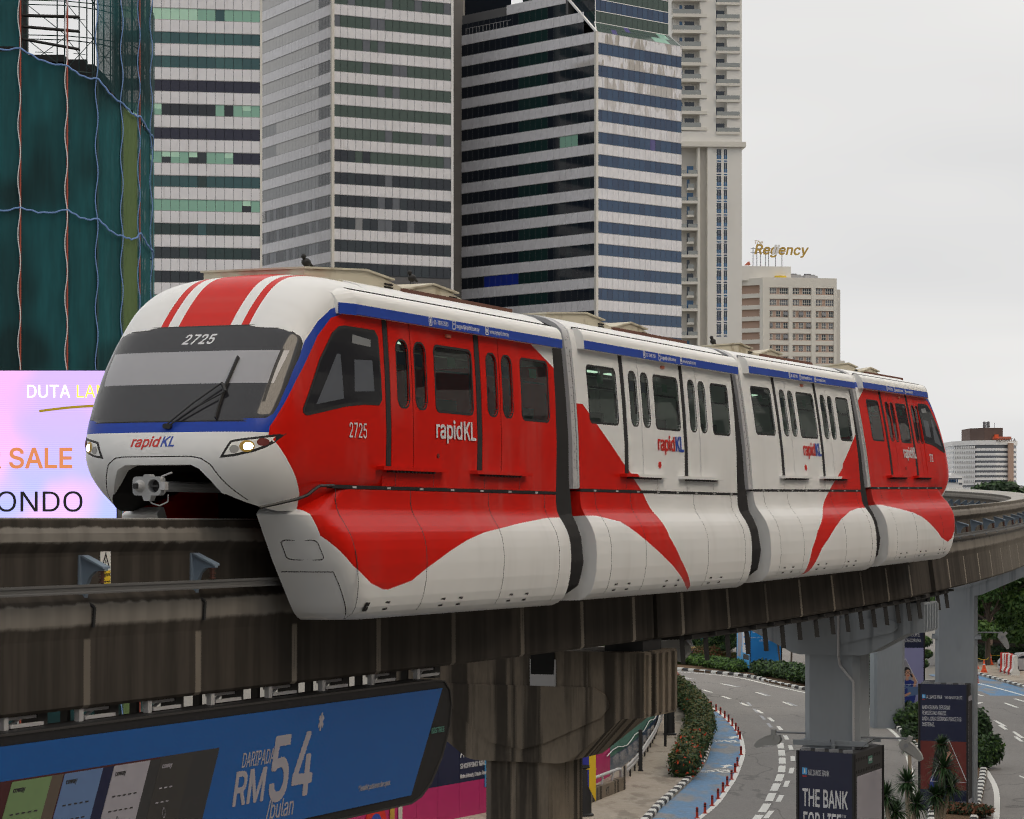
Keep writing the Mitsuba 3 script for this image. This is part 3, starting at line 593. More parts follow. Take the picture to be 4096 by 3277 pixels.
    if n0: side_text('2725', .43, .65, .20, 'print_white', False, .78, nm='number')
    if n1: side_text('2728', 6.5, .65, .20, 'print_white', False, .6, nm='number')
    part(k, 'marker_lamp', go(box(ls + .5, ls + .66, bw(2.24), bw(2.24) + .03, 2.20, 2.25)), 'terracotta')
    if kind == 'mid': part(k, 'door_release', go(put(cyl((0, 0, 0), (0, .02, 0), .06, 14), trimesh.transformations.translation_matrix((ls + .1, bw(.45), .47)))), 'red')
    else: part(k, 'door_release', go(put(cyl((0, 0, 0), (0, .012, 0), .035, 12), trimesh.transformations.translation_matrix((ls + .12, bw(.45), .47)))), 'dark_red')
    # inside: floor, ceiling lights, seats, grab poles
    part(k, 'floor', go(box(a + .1, b1 - .1, -1.2, 1.2, .22, .27)), 'inner_floor')
    part(k, 'ceiling', go(box(a + .1, b1 - .1, -1.1, 1.1, 2.36, 2.40)), 'inner')
    lk = num(k + '__ceiling_light'); emitter(lk, go(cat(*[box(a + .5 + j * 1.3, a + 1.3 + j * 1.3, sd * .62 - .06, sd * .62 + .06, 2.335, 2.355) for j in range(int((b1 - a - .6) / 1.3)) for sd in (-1, 1)])), (.8, .9, .75))
    for (x, y) in W_:
        part(k, 'seat', go(cat(box(x, y, .55, 1.12, .66, .74), box(x, y, 1.06, 1.2, .74, 1.32), box(x + .05, y - .05, .6, 1.1, .27, .66))), 'seat')
        part(k, 'seat', go(cat(box(x, y, -1.12, -.55, .66, .74), box(x, y, -1.2, -1.06, .74, 1.32))), 'seat')
    for s in np.arange(a + .9, b1 - .4, 1.55): part(k, 'grab_pole', go(cyl((s, .35, .27), (s, .35, 2.36), .018, 6)), 'alu')
    for sd in (1, -1): part(k, 'handrail', go(cyl((a + .4, sd * .6, 2.02), (b1 - .4, sd * .6, 2.02), .016, 6)), 'alu')
    for x, y in W_[:2]: part(k, 'window_notice', go(side_strip((x + y) / 2 - .16, (x + y) / 2 + .12, 1.78, 1.92, -.02)), 'gl_mint')
    for x, y in dw: part(k, 'door_notice', go(side_strip(x + .04, y - .04, 1.72, 1.9, -.022)), 'gl_cyan')
    roof_units(None, i, k, False)
    if not n0:
        # riveted end ring in front of the body
        ring = fix(along_s(BODY.buffer(-.012).difference(BODY.buffer(-.22)), -.27, .0)); part(k, 'end_ring', go(ring), 'alu', 30)
        part(k, 'end_ring_joint', go(side_strip(-.10, -.085, .3, 2.5, -.009)), 'void')
        part(k, 'corner_post', go(side_strip(-.075, -.004, .02, 2.28, -.004, .02)), 'alu')
        for z in np.arange(.35, 2.5, .13): part(k, 'rivet', go(put(trimesh.creation.icosphere(1, .012), trimesh.transformations.translation_matrix((-.19, bw(z) - .012, z)))), 'steel')
    else:
        pass
    return k
ks = [carriage(0, 'front'), carriage(1, 'mid'), carriage(2, 'mid'), carriage(3, 'rear')]
# bellows between the cars
for i in range(3):
    L = CARS[i][4]; segs = 13; v = []; f = []
    ring0 = np.array(BODY.buffer(-.07).exterior.coords)[:-1]
    low = Polygon([(1.38, .35), (1.42, -.4), (1.56, -.7), (1.60, -1.2), (1.50, -1.55), (1.1, -1.80), (.62, -1.8), (.62, .35)])
    outer = BODY.buffer(-.07).union(low).union(affinity.scale(low, -1, 1, origin=(0, 0))); outer = max(getattr(outer, 'geoms', [outer]), key=lambda g: g.area).simplify(.01)
    ring = np.array(outer.exterior.coords)[:-1]; ring = np.array([outer.exterior.interpolate(t_, normalized=True).coords[0] for t_ in np.linspace(0, 1, 90)[:-1]]); cen = np.array([0, .7])
    A = [CARS[i][0] + CARS[i][1] * (L - .03), CARS[i][2], CARS[i][3]]; B = [CARS[i + 1][0] - CARS[i + 1][1] * .26, CARS[i + 1][2], CARS[i + 1][3]]
    for j in range(segs):
        t_ = j / (segs - 1); g = 1.0 - (.030 if j % 2 else 0); o = A[0] * (1 - t_) + B[0] * t_; R = A[1] * (1 - t_) + B[1] * t_; U = A[2] * (1 - t_) + B[2] * t_
        for (w, z) in (ring - cen) * g + cen: v.append(o + R * w + U * z)
    n = len(ring)
    for j in range(segs - 1):
        for q_ in range(n): a_, b_ = j * n + q_, j * n + (q_ + 1) % n; f += [[a_, b_, b_ + n], [a_, b_ + n, a_ + n]]
    part(train, 'bellows', mk(v, f), 'rubber')
# the driving end: nose shell, windscreen, headlights, coupler
def front_grid(polyz, off, nw=40, nzv=26):
    """patch on the nose between w limits given per height: polyz = [(z, w0, w1)]"""
    zs = np.linspace(polyz[0][0], polyz[-1][0], nzv); v, f = [], []
    for z in zs:
        a, b = np.interp(z, [p[0] for p in polyz], [p[1] for p in polyz]), np.interp(z, [p[0] for p in polyz], [p[2] for p in polyz])
        for w in a + (b - a) * (.5 - .5 * np.cos(np.linspace(0, np.pi, nw))): v.append([nose_s(w, z, off), w, z])
    for i in range(nzv - 1):
        for j in range(nw - 1): a = i * nw + j; f += [[a, a + 1, a + nw + 1], [a, a + nw + 1, a + nw]]
    return mk(v, f)
def front_poly(poly, off, step_=.06):
    """polygon in (w, z) laid on the nose"""
    p = Polygon(poly) if not hasattr(poly, 'exterior') else poly
    x0, y0, x1, y1 = p.bounds; out = []
    for x in np.arange(x0, x1, step_):
        for y in np.arange(y0, y1, step_):
            c = p.intersection(sbox(x, y, x + step_, y + step_))
            for g in getattr(c, 'geoms', [c]):
                if g.geom_type == 'Polygon' and g.area > 1e-7:
                    q_ = np.array(g.convex_hull.exterior.coords)[:-1]; v = [[nose_s(w, z, off), w, z] for w, z in q_]
                    out.append(mk(v, [[0, i, i + 1] for i in range(1, len(q_) - 1)]))
    return cat(*out)
CC = .03
WS = [(.80, -1.05, 1.1), (.82, -1.2, 1.25), (.86, -1.28, 1.33), (1.0, -1.31, 1.36), (1.3, -1.33, 1.385), (1.65, -1.34, 1.395), (1.85, -1.33, 1.38), (1.93, -1.29, 1.34), (2.0, -1.2, 1.25), (2.045, -1.0, 1.05), (2.065, -.7, .75)]
def wsz(p): return 2.065
def nose(i, mir, full):
    k = ks[i]; go = lambda m: tow(i, m, mir)
    nk = part(k, 'nose', go(nose_m), 'livery', 32)
    W2 = [(z - (.012 if j == 0 else 0) + (.02 if j == len(WS) - 1 else 0), a - .025, b + .025) for j, (z, a, b) in enumerate(WS)]
    part(k, 'windscreen_seal', go(front_grid(W2, .004)), 'black', True)
    wk = part(k, 'windscreen', go(front_grid(WS, .010)), 'nose_glass', True)
    part(k, 'windscreen_sight_band', go(front_grid([(1.29, -1.16, 1.30), (1.40, -1.19, 1.31), (1.60, -1.21, 1.33), (1.73, -1.22, 1.335)], .013, 40, 10)), 'nose_band', True)
    part(k, 'windscreen_pillar_shade', go(front_grid([(1.05, 1.24, 1.27), (1.75, 1.25, 1.285)], .015, 6, 8)), 'black', True)
    # cab side window: dark glass patch on the flank
    cw = Polygon([(-.80, .96), (-.30, 1.62), (.10, 1.98), (.30, 2.08), (.46, 2.10), (1.34, 2.10), (1.41, 2.04), (1.42, 1.22), (1.36, 1.16), (.9, 1.15), (.35, 1.10), (-.25, 1.01), (-.74, .94)])
    def flank(poly, off):
        out = []; x0, y0, x1, y1 = poly.bounds
        for z in np.arange(y0, y1, .06):
            c = poly.intersection(sbox(x0 - 1, z, x1 + 1, z + .06))
            for g in getattr(c, 'geoms', [c]):
                if g.geom_type != 'Polygon' or g.area < 1e-7: continue
                for s in np.arange(x0, x1, .12):
                    h = g.intersection(sbox(s, z - 1, s + .12, z + 1))
                    for hh in getattr(h, 'geoms', [h]):
                        if hh.geom_type != 'Polygon' or hh.area < 1e-8: continue
                        q_ = np.array(hh.convex_hull.exterior.coords)[:-1]; v = []
                        for (s_, z_) in q_:
                            c_, sd_, W, n = ntab(z_); x = max(sd_ - s_, 0) / (sd_ - c_); x = min(x, .98); v.append([s_, W * (1 - x ** n) ** (1 / n) + off, z_])
                        out.append(mk(v, [[0, i_, i_ + 1] for i_ in range(1, len(q_) - 1)]))
        return cat(*out)
    if True:
        ck = part(k, 'cab_side_window', go(flank(cw, .012)), 'nose_glass', 40)
        part(ck, 'rubber_frame', go(flank(cw.buffer(.045).difference(cw.buffer(-.01)), .008)), 'rubber')
        part(ck, 'cab_door_pane', go(flank(Polygon([(.62, 1.27), (1.22, 1.30), (1.20, 1.72), (.66, 1.70)]), .016)), 'gl_grey2')
        part(ck, 'cab_light', go(flank(Polygon([(.62, 1.92), (1.18, 1.90), (1.2, 2.0), (.66, 2.04)]), .016)), 'gl_grey')
        part(ck, 'cab_pillar', go(flank(Polygon([(-.5, 1.05), (.3, 1.16), (.26, 1.75), (.16, 1.75)]), .015)), 'gl_grey2')
    if not full: return
    # seam of the lower nose, curved gutter
    pts = [(0.02, 1.475, 0.0), (-.36, 1.47, -.01), (-.5, 1.46, -.06), (-.65, 1.44, -.135), (-.85, 1.385, -.19), (-1.05, 1.28, -.235), (-1.3, 1.10, -.30)]
    part(k, 'nose_gutter', go(tube([(s, w + .02, z) for s, w, z in pts], .022, 6)), 'black')
    sm = LineString([(-1.0, -.2), (-.86, .02), (-.74, .25), (-.62, .33), (-.48, .345), (.5, .345), (.64, .32), (.76, .24), (.88, .02), (1.02, -.2)])
    part(k, 'apron_joint', go(front_poly(sm.buffer(.007), .003, .05)), 'dark')
    for sd in (1, -1):
        hp = [(CC + sd * w, z) for w, z in ((.85, .325), (.89, .40), (.965, .545), (1.05, .565), (1.25, .60), (1.43, .645), (1.40, .585), (1.365, .515), (1.30, .45), (1.21, .40), (1.02, .345))]
        hk = part(k, 'headlight', go(front_poly(Polygon(hp), .006)), 'black')
        part(hk, 'reflector_panel', go(front_poly(Polygon(hp).buffer(-.030), .012)), 'white')
        for j, (w, z, r, m_) in enumerate(((1.02, .435, .052, 'lamp_grey'), (1.15, .475, .075, 'gold'), (1.29, .53, .05, 'dark_red'))):
            d_ = Point(CC + sd * w, z).buffer(r, quad_segs=6); part(hk, 'lamp_bowl', go(front_poly(d_, .018 + j * .001)), m_)
        e = child(hk, 'bulb'); emitter(e, go(front_poly(Point(CC + sd * 1.165, .473).buffer(.048, quad_segs=6), .028)), (16, 14.5, 10.5))
    def face_text(txt, w, z, h, m_, off, slant=.25, sq=1.0, bold=True, nm='logo'):
        m = words(txt, h, .002, bold, slant, sq); v = m.vertices; q_ = np.c_[[nose_s(w + x, z + y, off + zz) for x, y, zz in v], v[:, 0] + w, v[:, 1] + z]; part(k, nm, go(mk(q_, m.faces)), m_); return w + v[:, 0].max()
    e = face_text('rapid', -.40, .475, .125, 'red', .004, sq=1.03); face_text('KL', e - .01, .475, .125, 'blue', .004, sq=1.0)
    face_text('2725', -.175, 1.832, .13, 'print_white', .014, .2, 1.05, nm='number')
    # wiper
    Wp = lambda w, z, o=.05: np.array([nose_s(w, z, o), w, z])
    wi = part(k, 'wiper', go(cat(tube([Wp(.09, .74), Wp(.40, 1.03, .07), Wp(.71, 1.29, .08)], .011), tube([Wp(.13, .73), Wp(.45, .97, .07), Wp(.80, 1.18, .08)], .011), cyl(Wp(.09, .735, .0), Wp(.09, .735, .06), .035, 10), cyl(Wp(.14, .73, .0), Wp(.14, .73, .06), .035, 10))), 'black')
    part(wi, 'blade', go(cat(*[bar(Wp(a_, b_, .05), Wp(c_, d_, .05), .018, .05) for a_, b_, c_, d_ in ((.77, .83, .76, 1.0), (.76, 1.0, .76, 1.25), (.76, 1.25, .785, 1.64))])), 'black')
    part(wi, 'arm_bracket', go(bar(Wp(.71, 1.29, .08), Wp(.80, 1.18, .08), .03, .03)), 'black')
    # coupler in the open bay
    part(k, 'coupler_bay', go(cat(bay_m, box(.85, .9, -1.3, 1.3, -.6, .3), box(1.2, 7.5, -.56, .56, -.12, -.02))), 'void')
    cp = rrect(-.205, .205, -.12, .12, .05).union(Polygon([(-.08, -.1), (.08, -.1), (.04, -.19), (-.04, -.19)])).union(rrect(-.05, .05, .08, .15, .03))
    q_ = -2.12; CW, CZ = -.06, -.03
    cp = affinity.translate(cp.difference(Point(.1, 0).buffer(.085)), CW, CZ)
    ck = part(k, 'coupler', go(cat(fix(along_s(cp, q_, q_ + .12)), cyl((q_ + .12, CW, CZ), (.5, CW, CZ), .07, 10))), 'grey', 30)
    part(ck, 'cone', go(cyl((q_ + .02, CW - .1, CZ), (q_ - .09, CW - .1, CZ), .09, 18, .045)), 'grey', 30)
    part(ck, 'pin', go(box(q_ - .13, q_ - .05, CW - .12, CW - .07, CZ - .035, CZ + .03)), 'black')
    part(ck, 'socket', go(cat(cyl((q_ + .115, CW + .1, CZ), (q_ + .118, CW + .1, CZ), .085, 16), box(q_ + .02, q_ + .06, CW + .05, CW + .16, CZ - .012, CZ + .012))), 'dark')
    part(ck, 'handle', go(cat(cyl((q_ + .1, CW + .16, CZ + .12), (q_ + .08, CW + .32, CZ + .17), .012, 6), box(q_, q_ + .08, CW + .2, CW + .27, CZ - .05, CZ + .05))), 'alu')
    part(ck, 'hose', go(tube([(q_ + .05, CW - .02, CZ - .15), (q_ + .05, CW + .05, CZ - .22), (q_ + .1, CW + .13, CZ - .25), (q_ + .2, CW + .19, CZ - .2), (q_ + .2, CW + .2, CZ - .1)], .01)), 'grey')
    # hatches on the leading end of the skirt
    def skirt_front(t, z, off=.004):
        W = float(np.interp(-z, [-a for a in KZ], KW)); f0 = s_lead(z); return [f0 + .62 * (1 - math.cos(t) ** .75) - off, .75 + (W - .75) * math.sin(t) ** .75 + off * .4, z]
    def hatch(t0, t1, z0, z1, r=.16):
        c = np.array(rrect(0, 1, 0, 1, r, 5).exterior.coords); pts = [skirt_front(t0 + (t1 - t0) * x, z0 + (z1 - z0) * y) for x, y in c]; return tube(pts, .0065, 4)
    part(k, 'skirt_hatch', go(hatch(.14, .72, -.98, -.72)), 'dark')
    part(k, 'skirt_hatch', go(tube([skirt_front(t_, -1.14) for t_ in np.linspace(.03, .75, 9)] + [skirt_front(.8 + .1 * j / 8, -1.14 - .64 * j / 8) for j in range(9)], .0065, 4)), 'dark')
nose(0, False, True); nose(3, True, False)
# small birds on the roof
def bird(s, w, i, z=3.08):
    b = cat(put(trimesh.creation.icosphere(2), np.diag([.10, .055, .06, 1])), put(put(trimesh.creation.icosphere(2), np.diag([.04, .036, .038, 1])), trimesh.transformations.translation_matrix((-.08, 0, .075))), cyl((-.11, 0, .075), (-.15, 0, .07), .012, 6, .002), cyl((.06, 0, 0), (.19, 0, -.04), .03, 8, .015), cyl((0, .02, -.04), (0, .02, -.11), .006, 4), cyl((0, -.02, -.04), (0, -.02, -.11), .006, 4))
    v = b.vertices; return tow(i, mk(v + [s, w, z + .11], b.faces))
for (s, w, i, z, lb) in ((1.5, .3, 0, 3.02, 'small black bird perched on the leading car roof unit, nearest to the cab'), (4.9, .3, 0, 3.10, 'small black bird perched on the second roof unit of the leading car'), (2.0, .3, 2, 3.05, 'small black bird perched on the third car roof unit')):
    one('bird', lb, 'bird', bird(s, w, i, z), 'bird', True)
# ------------------------------------------------------------------ buildings
def wall_frame(x, y, dx, dy):
    """frame of a facade: local x along it, y up, z outward (towards the right-hand side of the walk)"""
    return frame((x, y, 0), (dx, dy, 0), (0, 0, 1))
def tile(w, h, d, g=.02, ch=.03):
    """a facade panel with bevelled rim, local x 0..w, y 0..h, standing d proud"""
    a, b = [(g, g), (w - g, g), (w - g, h - g), (g, h - g)], [(g + ch, g + ch), (w - g - ch, g + ch), (w - g - ch, h - g - ch), (g + ch, h - g - ch)]
    v = [(*p, 0) for p in a] + [(*p, d) for p in b]; f = []
    for i in range(4): j = (i + 1) % 4; f += [[i, j, 4 + j], [i, 4 + j, 4 + i]]
    return mk(v, f + [[4, 5, 6], [4, 6, 7]])
def sheet(w, h): return mk([(0, 0, 0), (w, 0, 0), (w, h, 0), (0, h, 0)], [[0, 1, 2], [0, 2, 3]])
class Facade:
    """rows of spandrel panels and panes; the first `quota` of each become parts, the rest one part of that kind"""
    def __init__(s, k, quota): s.k, s.q, s.n, s.rest, s.cache = k, quota, {}, {}, {}
    def put(s, name, shape_, m, F_, x, y):
        tw = F_ @ trimesh.transformations.translation_matrix((x, y, 0))
        if s.n.get(name, 0) < s.q:
            s.n[name] = s.n.get(name, 0) + 1; key = (id(shape_), m)
            if key not in s.cache: s.cache[key] = (mikit.ply(shape_, M(m)), shape_)
            copy_part(s.k, name, s.cache[key][0], T(tw.tolist()))
        else: s.rest.setdefault((name, m), []).append(put(shape_, tw))
    def done(s):
        for (name, m), ms in s.rest.items(): part(s.k, 'further_' + name + 's', cat(*ms), m, stuff=True)
def striped_face(fa, F_, n, w, z_top, per, rows, hs, spm, pane_fn, x0=0.0, d=.10, span_extra=None):
    """rows storeys downwards from z_top (top of the first spandrel): spandrel hs high, then glass"""
    tl, pn = tile(w, hs, d), tile(w, per - hs, .03, .025, .02)
    for r in range(rows):
        zt = z_top - r * per
        for c in range(n): fa.put('spandrel_panel', tl, spm, F_, x0 + c * w, zt - hs)
        for c in range(n): fa.put('window_pane', pn, pane_fn(r, c), F_, x0 + c * w, zt - per)
def core(k, name, corners, z0, z1, m): part(k, name, prism(Polygon(corners), z1 - z0, z0), m)
hashf = lambda *a: (math.sin(sum(x * y for x, y in zip(a, (12.9898, 78.233, 37.719)))) * 43758.5453) % 1

# left office slab, seen square on
AX, AY = -39.25, 405.0; ad = np.array([.985, .175]); an = np.array([.175, -.985]); AN, AW = 16, 1.38
k = thing('office_tower', 'office tower seen square on, green, teal and navy window rows, beside the netted building', 'building')
a0 = np.array([AX, AY]) - ad * AN * AW; F_ = wall_frame(*a0, *ad); F_[:3, 3] -= 0
core(k, 'wall', [a0 - an * .12, np.array([AX, AY]) - an * .12, np.array([AX, AY]) - an * 30, a0 - an * 30], 0, 110, 'tower_core')
fa = Facade(k, 300); per = 3.70; hsA = 1.88
zA = lambda y: EYE + (2035 - y) / 10400 * 405
AROW = [('gl_green', 'gl_grey2'), ('gl_mint', 'gl_pale'), ('gl_teal2', 'gl_teal'), ('gl_teal', 'gl_teal2'), ('gl_navy', 'gl_navy'), 'mix1', ('gl_navy', 'gl_navy'), 'mix2', ('gl_teal', 'gl_deepgreen'), 'mix3', ('gl_deepgreen', 'gl_teal'), ('gl_deepgreen', 'gl_dark2'), ('gl_dark2', 'gl_dark'), ('gl_mint', 'gl_teal'), ('gl_teal', 'gl_dark2')]
def paneA(r, c):
    t = AROW[min(r, len(AROW) - 1)]; c = c - 2
    if t == 'mix1': return 'gl_dark' if 3 <= c <= 8 or c == 10 else ('gl_mint' if hashf(r, c) > .2 else 'gl_teal2')
    if t == 'mix2': return 'gl_navy' if c >= 11 else ('gl_mint' if hashf(r, c) > .25 else 'gl_dark2')
    if t == 'mix3': return 'gl_dark' if c in (1, 12) else 'gl_mint'
    if r == 1: return 'gl_pale' if c < 7 else ('gl_mint' if hashf(c, 3) > .5 and c < 12 else ('gl_teal' if c == 9 else 'gl_mint'))
    return t[0] if hashf(r * 3.1, c) > .35 else t[1]
z0A = zA(44.5) + hsA + per       # top of the first spandrel
striped_face(fa, F_, AN, AW, z0A, per, 15, hsA, 'spandrel', paneA)
# half-drawn blinds behind a few panes
bl = sheet(AW - .12, .8)
for r, c in ((5, 3), (5, 4), (5, 14), (7, 5), (7, 6), (7, 8), (7, 12), (9, 3), (9, 14)):
    fa.put('blind', bl, 'gl_pale', F_ @ trimesh.transformations.translation_matrix((0, 0, .035)), c * AW + .06, z0A - r * per - hsA - .85)
fa.done()
part(k, 'corner_trim', put(cat(box(AN * AW, AN * AW + .35, 0, 110, -.4, .12)), F_), 'cream')
part(k, 'sill_line', put(cat(*[box(0, AN * AW, z0A - r * per - hsA - .05, z0A - r * per - hsA + .02, 0, .14) for r in range(15)] + [box(0, AN * AW, z0A - r * per - .06, z0A - r * per + .02, 0, .14) for r in range(15)]), F_), 'far_grey')

# centre-left tower
BXY = np.array([-30.38, 440.0]); br = np.array([.883, .469]); bl_ = np.array([-.469, .883])
k = thing('office_tower', 'grey and white banded office tower, corner towards us, left of the concrete strip', 'building')
BW2, NR, NL = 1.40, 16, 22; WLf = 31.6 / NL
FR = wall_frame(*BXY, *br); lend = BXY + bl_ * 31.6; FL = wall_frame(*lend, *(-bl_))
rend = BXY + br * NR * BW2; nr_, nl_ = np.array([br[1], -br[0]]), np.array([-bl_[1], bl_[0]]) * 1.0
nl_ = np.array([-br[0], -br[1]]) * 1.0
e = .12
core(k, 'wall', [BXY + (br + bl_) * e, rend + bl_ * e, rend + bl_ * 31, lend + br * e], 0, 112, 'tower_core')
fa = Facade(k, 300); perB, hsB = 3.807, 1.78
zB0 = EYE + (2035 - 57.5) / 10400 * 440 + hsB + 2 * perB
def paneBR(r, c):
    if r == 11 and c == 3: return 'gl_grey'
    if r < 8 or (r == 8 and (c > 7 or hashf(r, c) > .6)): return 'gl_green' if hashf(r, c) > .12 else 'gl_grey2'
    return ('gl_dark', 'gl_dark2', 'gl_grey2')[0 if hashf(r, c) < .55 else (1 if not 6 <= c <= 10 or hashf(c, r) < .5 else 2)]
def paneBL(r, c):  # left-face glass: the bright building it reflects is put into the pane colours
    if c >= 18: return 'gl_dark'
    t = c * .1 + r * .55
    if r < 6: return 'gl_pale_reflect'
    if r < 9: return 'gl_pale_reflect' if r < 8 and c > 4 else 'gl_grey'
    if r == 9: return 'gl_grey'
    return ('gl_dark2', 'gl_grey2', 'gl_dark')[int(hashf(r, c) * 3)]
striped_face(fa, FR, NR, BW2, zB0, perB, 14, hsB, 'spandrel', paneBR)
striped_face(fa, FL, NL, WLf, zB0, perB, 14, hsB, 'spandrel', paneBL)
fa.done()
for F_, L_ in ((FR, NR * BW2), (FL, 31.6)):
    part(k, 'sill_line', put(cat(*[box(0, L_, zB0 - r * perB - q_ - .05, zB0 - r * perB - q_ + .03, 0, .14) for r in range(14) for q_ in (0, hsB)]), F_), 'far_grey')
part(k, 'corner_trim', put(prism([(-.25, -.25), (.25, -.25), (.25, .25), (-.25, .25)], 100, 12), frame((*BXY, 0), (*br, 0), (*bl_, 0))), 'cream')
part(k, 'edge_trim', put(box(NR * BW2, NR * BW2 + .45, 10, 112, -.5, .15), FR), 'far_white')
part(k, 'louvre', put(cat(*[box(.2, 2.3, zB0 - 10 * perB - hsB - 1.75 + j * .2, zB0 - 10 * perB - hsB - 1.66 + j * .2, .03, .12) for j in range(9)]), FL), 'far_white')

# centre-right tower with the sloped glass top
CXY = np.array([14.35, 443.0]); cr = np.array([.729, .684]); cl = np.array([-.684, .729])
k = thing('office_tower', 'dark blue glazed office tower with white bands, sloping glass top and green upper block', 'building')
CWR, CNR, CNL = 21.2 / 16, 16, 23; CWL = 34.2 / CNL
FR = wall_frame(*CXY, *cr); lend = CXY + cl * 34.2; FL = wall_frame(*lend, *(-cl))
perC, hsC = 3.807, 1.80; zc0 = EYE + (2035 - 127) / 10400 * 443
rend = CXY + cr * 21.2; e = .12
core(k, 'wall', [CXY + (cr + cl) * e, rend + cl * e, rend + cl * 34, lend + cr * e], 0, zc0 - .05, 'tower_core')
fa = Facade(k, 300)
def paneCR(r, c):
    if r == 4 and c == 10: return 'gl_violet'
    return 'gl_blue2' if hashf(r, c) < .35 + .04 * r else 'gl_blue'
def paneCL(r, c):  # left-face glass takes darker colours for the tower it mirrors
    q_ = CNL - 1 - c
    if r == 4 and q_ in (2, 3, 4, 5): return 'gl_mint' if q_ > 2 else 'gl_dark'
    if r == 10 and 4 <= c <= 9: return 'gl_bright_blue'
    if 10 <= c <= 14: return 'gl_deepgreen'
    return ('gl_dark', 'gl_dark2')[int(hashf(r, c) * 1.5)] if c > 14 else 'gl_dark'
striped_face(fa, FR, CNR, CWR, zc0, perC, 15, hsC, 'spandrel', paneCR)
striped_face(fa, FL, CNL, CWL, zc0, perC, 15, hsC, 'spandrel_d' if False else 'spandrel', paneCL)
# the left face goes two storeys higher behind a slanting edge
n_hi = CNL - 5
tl, pn = tile(CWL, hsC, .10), tile(CWL, perC - hsC, .03, .025, .02)
for r in (1, 2):
    zt = zc0 + r * perC; cut = CNL - int((r - .4) * perC / (.94 * CWL)) - 1
    for c in range(cut):
        if r == 1: fa.put('spandrel_panel', tl, 'spandrel', FL, c * CWL, zt - hsC)
        elif c > 7: fa.put('spandrel_panel', tl, 'spandrel', FL, c * CWL, zt - hsC)
        fa.put('window_pane', pn, paneCL(0, c), FL, c * CWL, zt - perC)
fa.done()
core(k, 'upper_wall', [CXY + cl * 7 + cr * e, CXY + cl * 7 + cr * 20, rend + cl * 33, lend + cr * e], zc0 - .1, zc0 + perC * 2 - .2, 'tower_core')
part(k, 'roof_terrace', put(cat(box(0, 12, zc0 + perC + .1, zc0 + perC + 12, -.9, -.8)), FL), 'gl_dark')
part(k, 'terrace_railing', put(cat(*[box(1.2 + j * .9, 1.27 + j * .9, zc0 + perC, zc0 + perC + 1.1, .05, .1) for j in range(13)], box(1.2, 13, zc0 + perC + 1.05, zc0 + perC + 1.12, .05, .1)), FL), 'far_grey')
for F_, L_, ex in ((FR, 21.2, 0), (FL, 34.2, 1)):
    part(k, 'sill_line', put(cat(*[box(0, L_, zc0 - r * perC - q_ - .05, zc0 - r * perC - q_ + .03, 0, .14) for r in range(15) for q_ in (0, hsC)]), F_), 'far_grey')
part(k, 'corner_trim', put(prism([(-.25, -.25), (.25, -.25), (.25, .25), (-.25, .25)], zc0 - 12, 12), frame((*CXY, 0), (*cr, 0), (*cl, 0))), 'cream')
# sloping glazing: two courses of panes from the right face up to the block
d_, e_ = 2.03, 1.7; zs_ = zc0 + .94 * d_ + .2
A0, A1 = np.array([*CXY, zc0]), np.array([*rend, zc0]); B0_ = np.array([*(CXY + cl * d_ + cr * e_), zs_]); B1_ = np.array([*(CXY + cl * d_ + cr * (e_ + 18.3)), zs_])
for j in range(2):
    for i in range(16):
        q_ = [];
        for (a, b) in ((i, j), (i + 1, j), (i + 1, j + 1), (i, j + 1)):
            lo, hi = A0 + (A1 - A0) * a / 16, B0_ + (B1_ - B0_) * a / 16; q_.append(lo + (hi - lo) * b / 2)
        q_ = np.array(q_); m_ = q_.mean(0); q_ = m_ + (q_ - m_) * .96
        part(k, 'sloped_pane', mk(q_, [[0, 1, 2], [0, 2, 3]]), 'gl_violet' if (i, j) in ((3, 0), (6, 1)) else ('gl_mint' if (j == 0 and i in (11, 12, 13)) or (j == 1 and i in (13, 14)) else 'gl_green'))
part(k, 'sloped_frame', cat(mk([A0 - [0, 0, .08], A1 - [0, 0, .08], B1_ - [0, 0, .08], B0_ - [0, 0, .08]], [[0, 1, 2], [0, 2, 3]])), 'far_grey')
hip = CXY + cl * 6.68
part(k, 'sloped_side_pane', mk([A0, [*hip, zc0 + 6.4], [*(hip + cr * 3), zc0 + 6.4], B0_], [[0, 1, 2], [0, 2, 3]]), 'gl_dark2')
part(k, 'sloped_side_pane', mk([A1, B1_, [*(rend + cl * 6), zc0 + 5]], [[0, 1, 2]]), 'gl_green')
part(k, 'hip_bar', cat(bar(A0, (*hip, zc0 + 6.4), .5, .3), bar(A0, B0_, .2, .2), bar(A1, B1_, .2, .2)), 'far_white')
blk = [CXY + cl * d_ + cr * e_, CXY + cl * d_ + cr * (e_ + 18.3), CXY + cl * 20 + cr * (e_ + 18.3), CXY + cl * 20 + cr * e_]
core(k, 'upper_block', [blk[0] + (cl + cr) * .1, blk[1] + (cl - cr) * .1, blk[2], blk[3]], zc0 + 2, zc0 + 24, 'tower_core')
fb = Facade(k, 200); FU = wall_frame(*blk[0], *cr); FUL = wall_frame(*blk[3], *(-cl)); pn2 = tile(18.3 / 14, 2.0, .03, .03, .02); pn3 = tile(18 / 12, 2.0, .03, .03, .02)
for r in range(9):
    for c in range(14): fb.put('upper_pane', pn2, 'gl_green' if r % 2 == 0 else ('gl_blue' if hashf(r, c) > .3 else 'gl_blue2'), FU, c * 18.3 / 14, zs_ + r * 2.0)
    for c in range(12): fb.put('upper_pane', pn3, 'gl_deepgreen' if r % 2 == 0 else 'gl_dark2', FUL, c * 1.5, zs_ + r * 2.0)
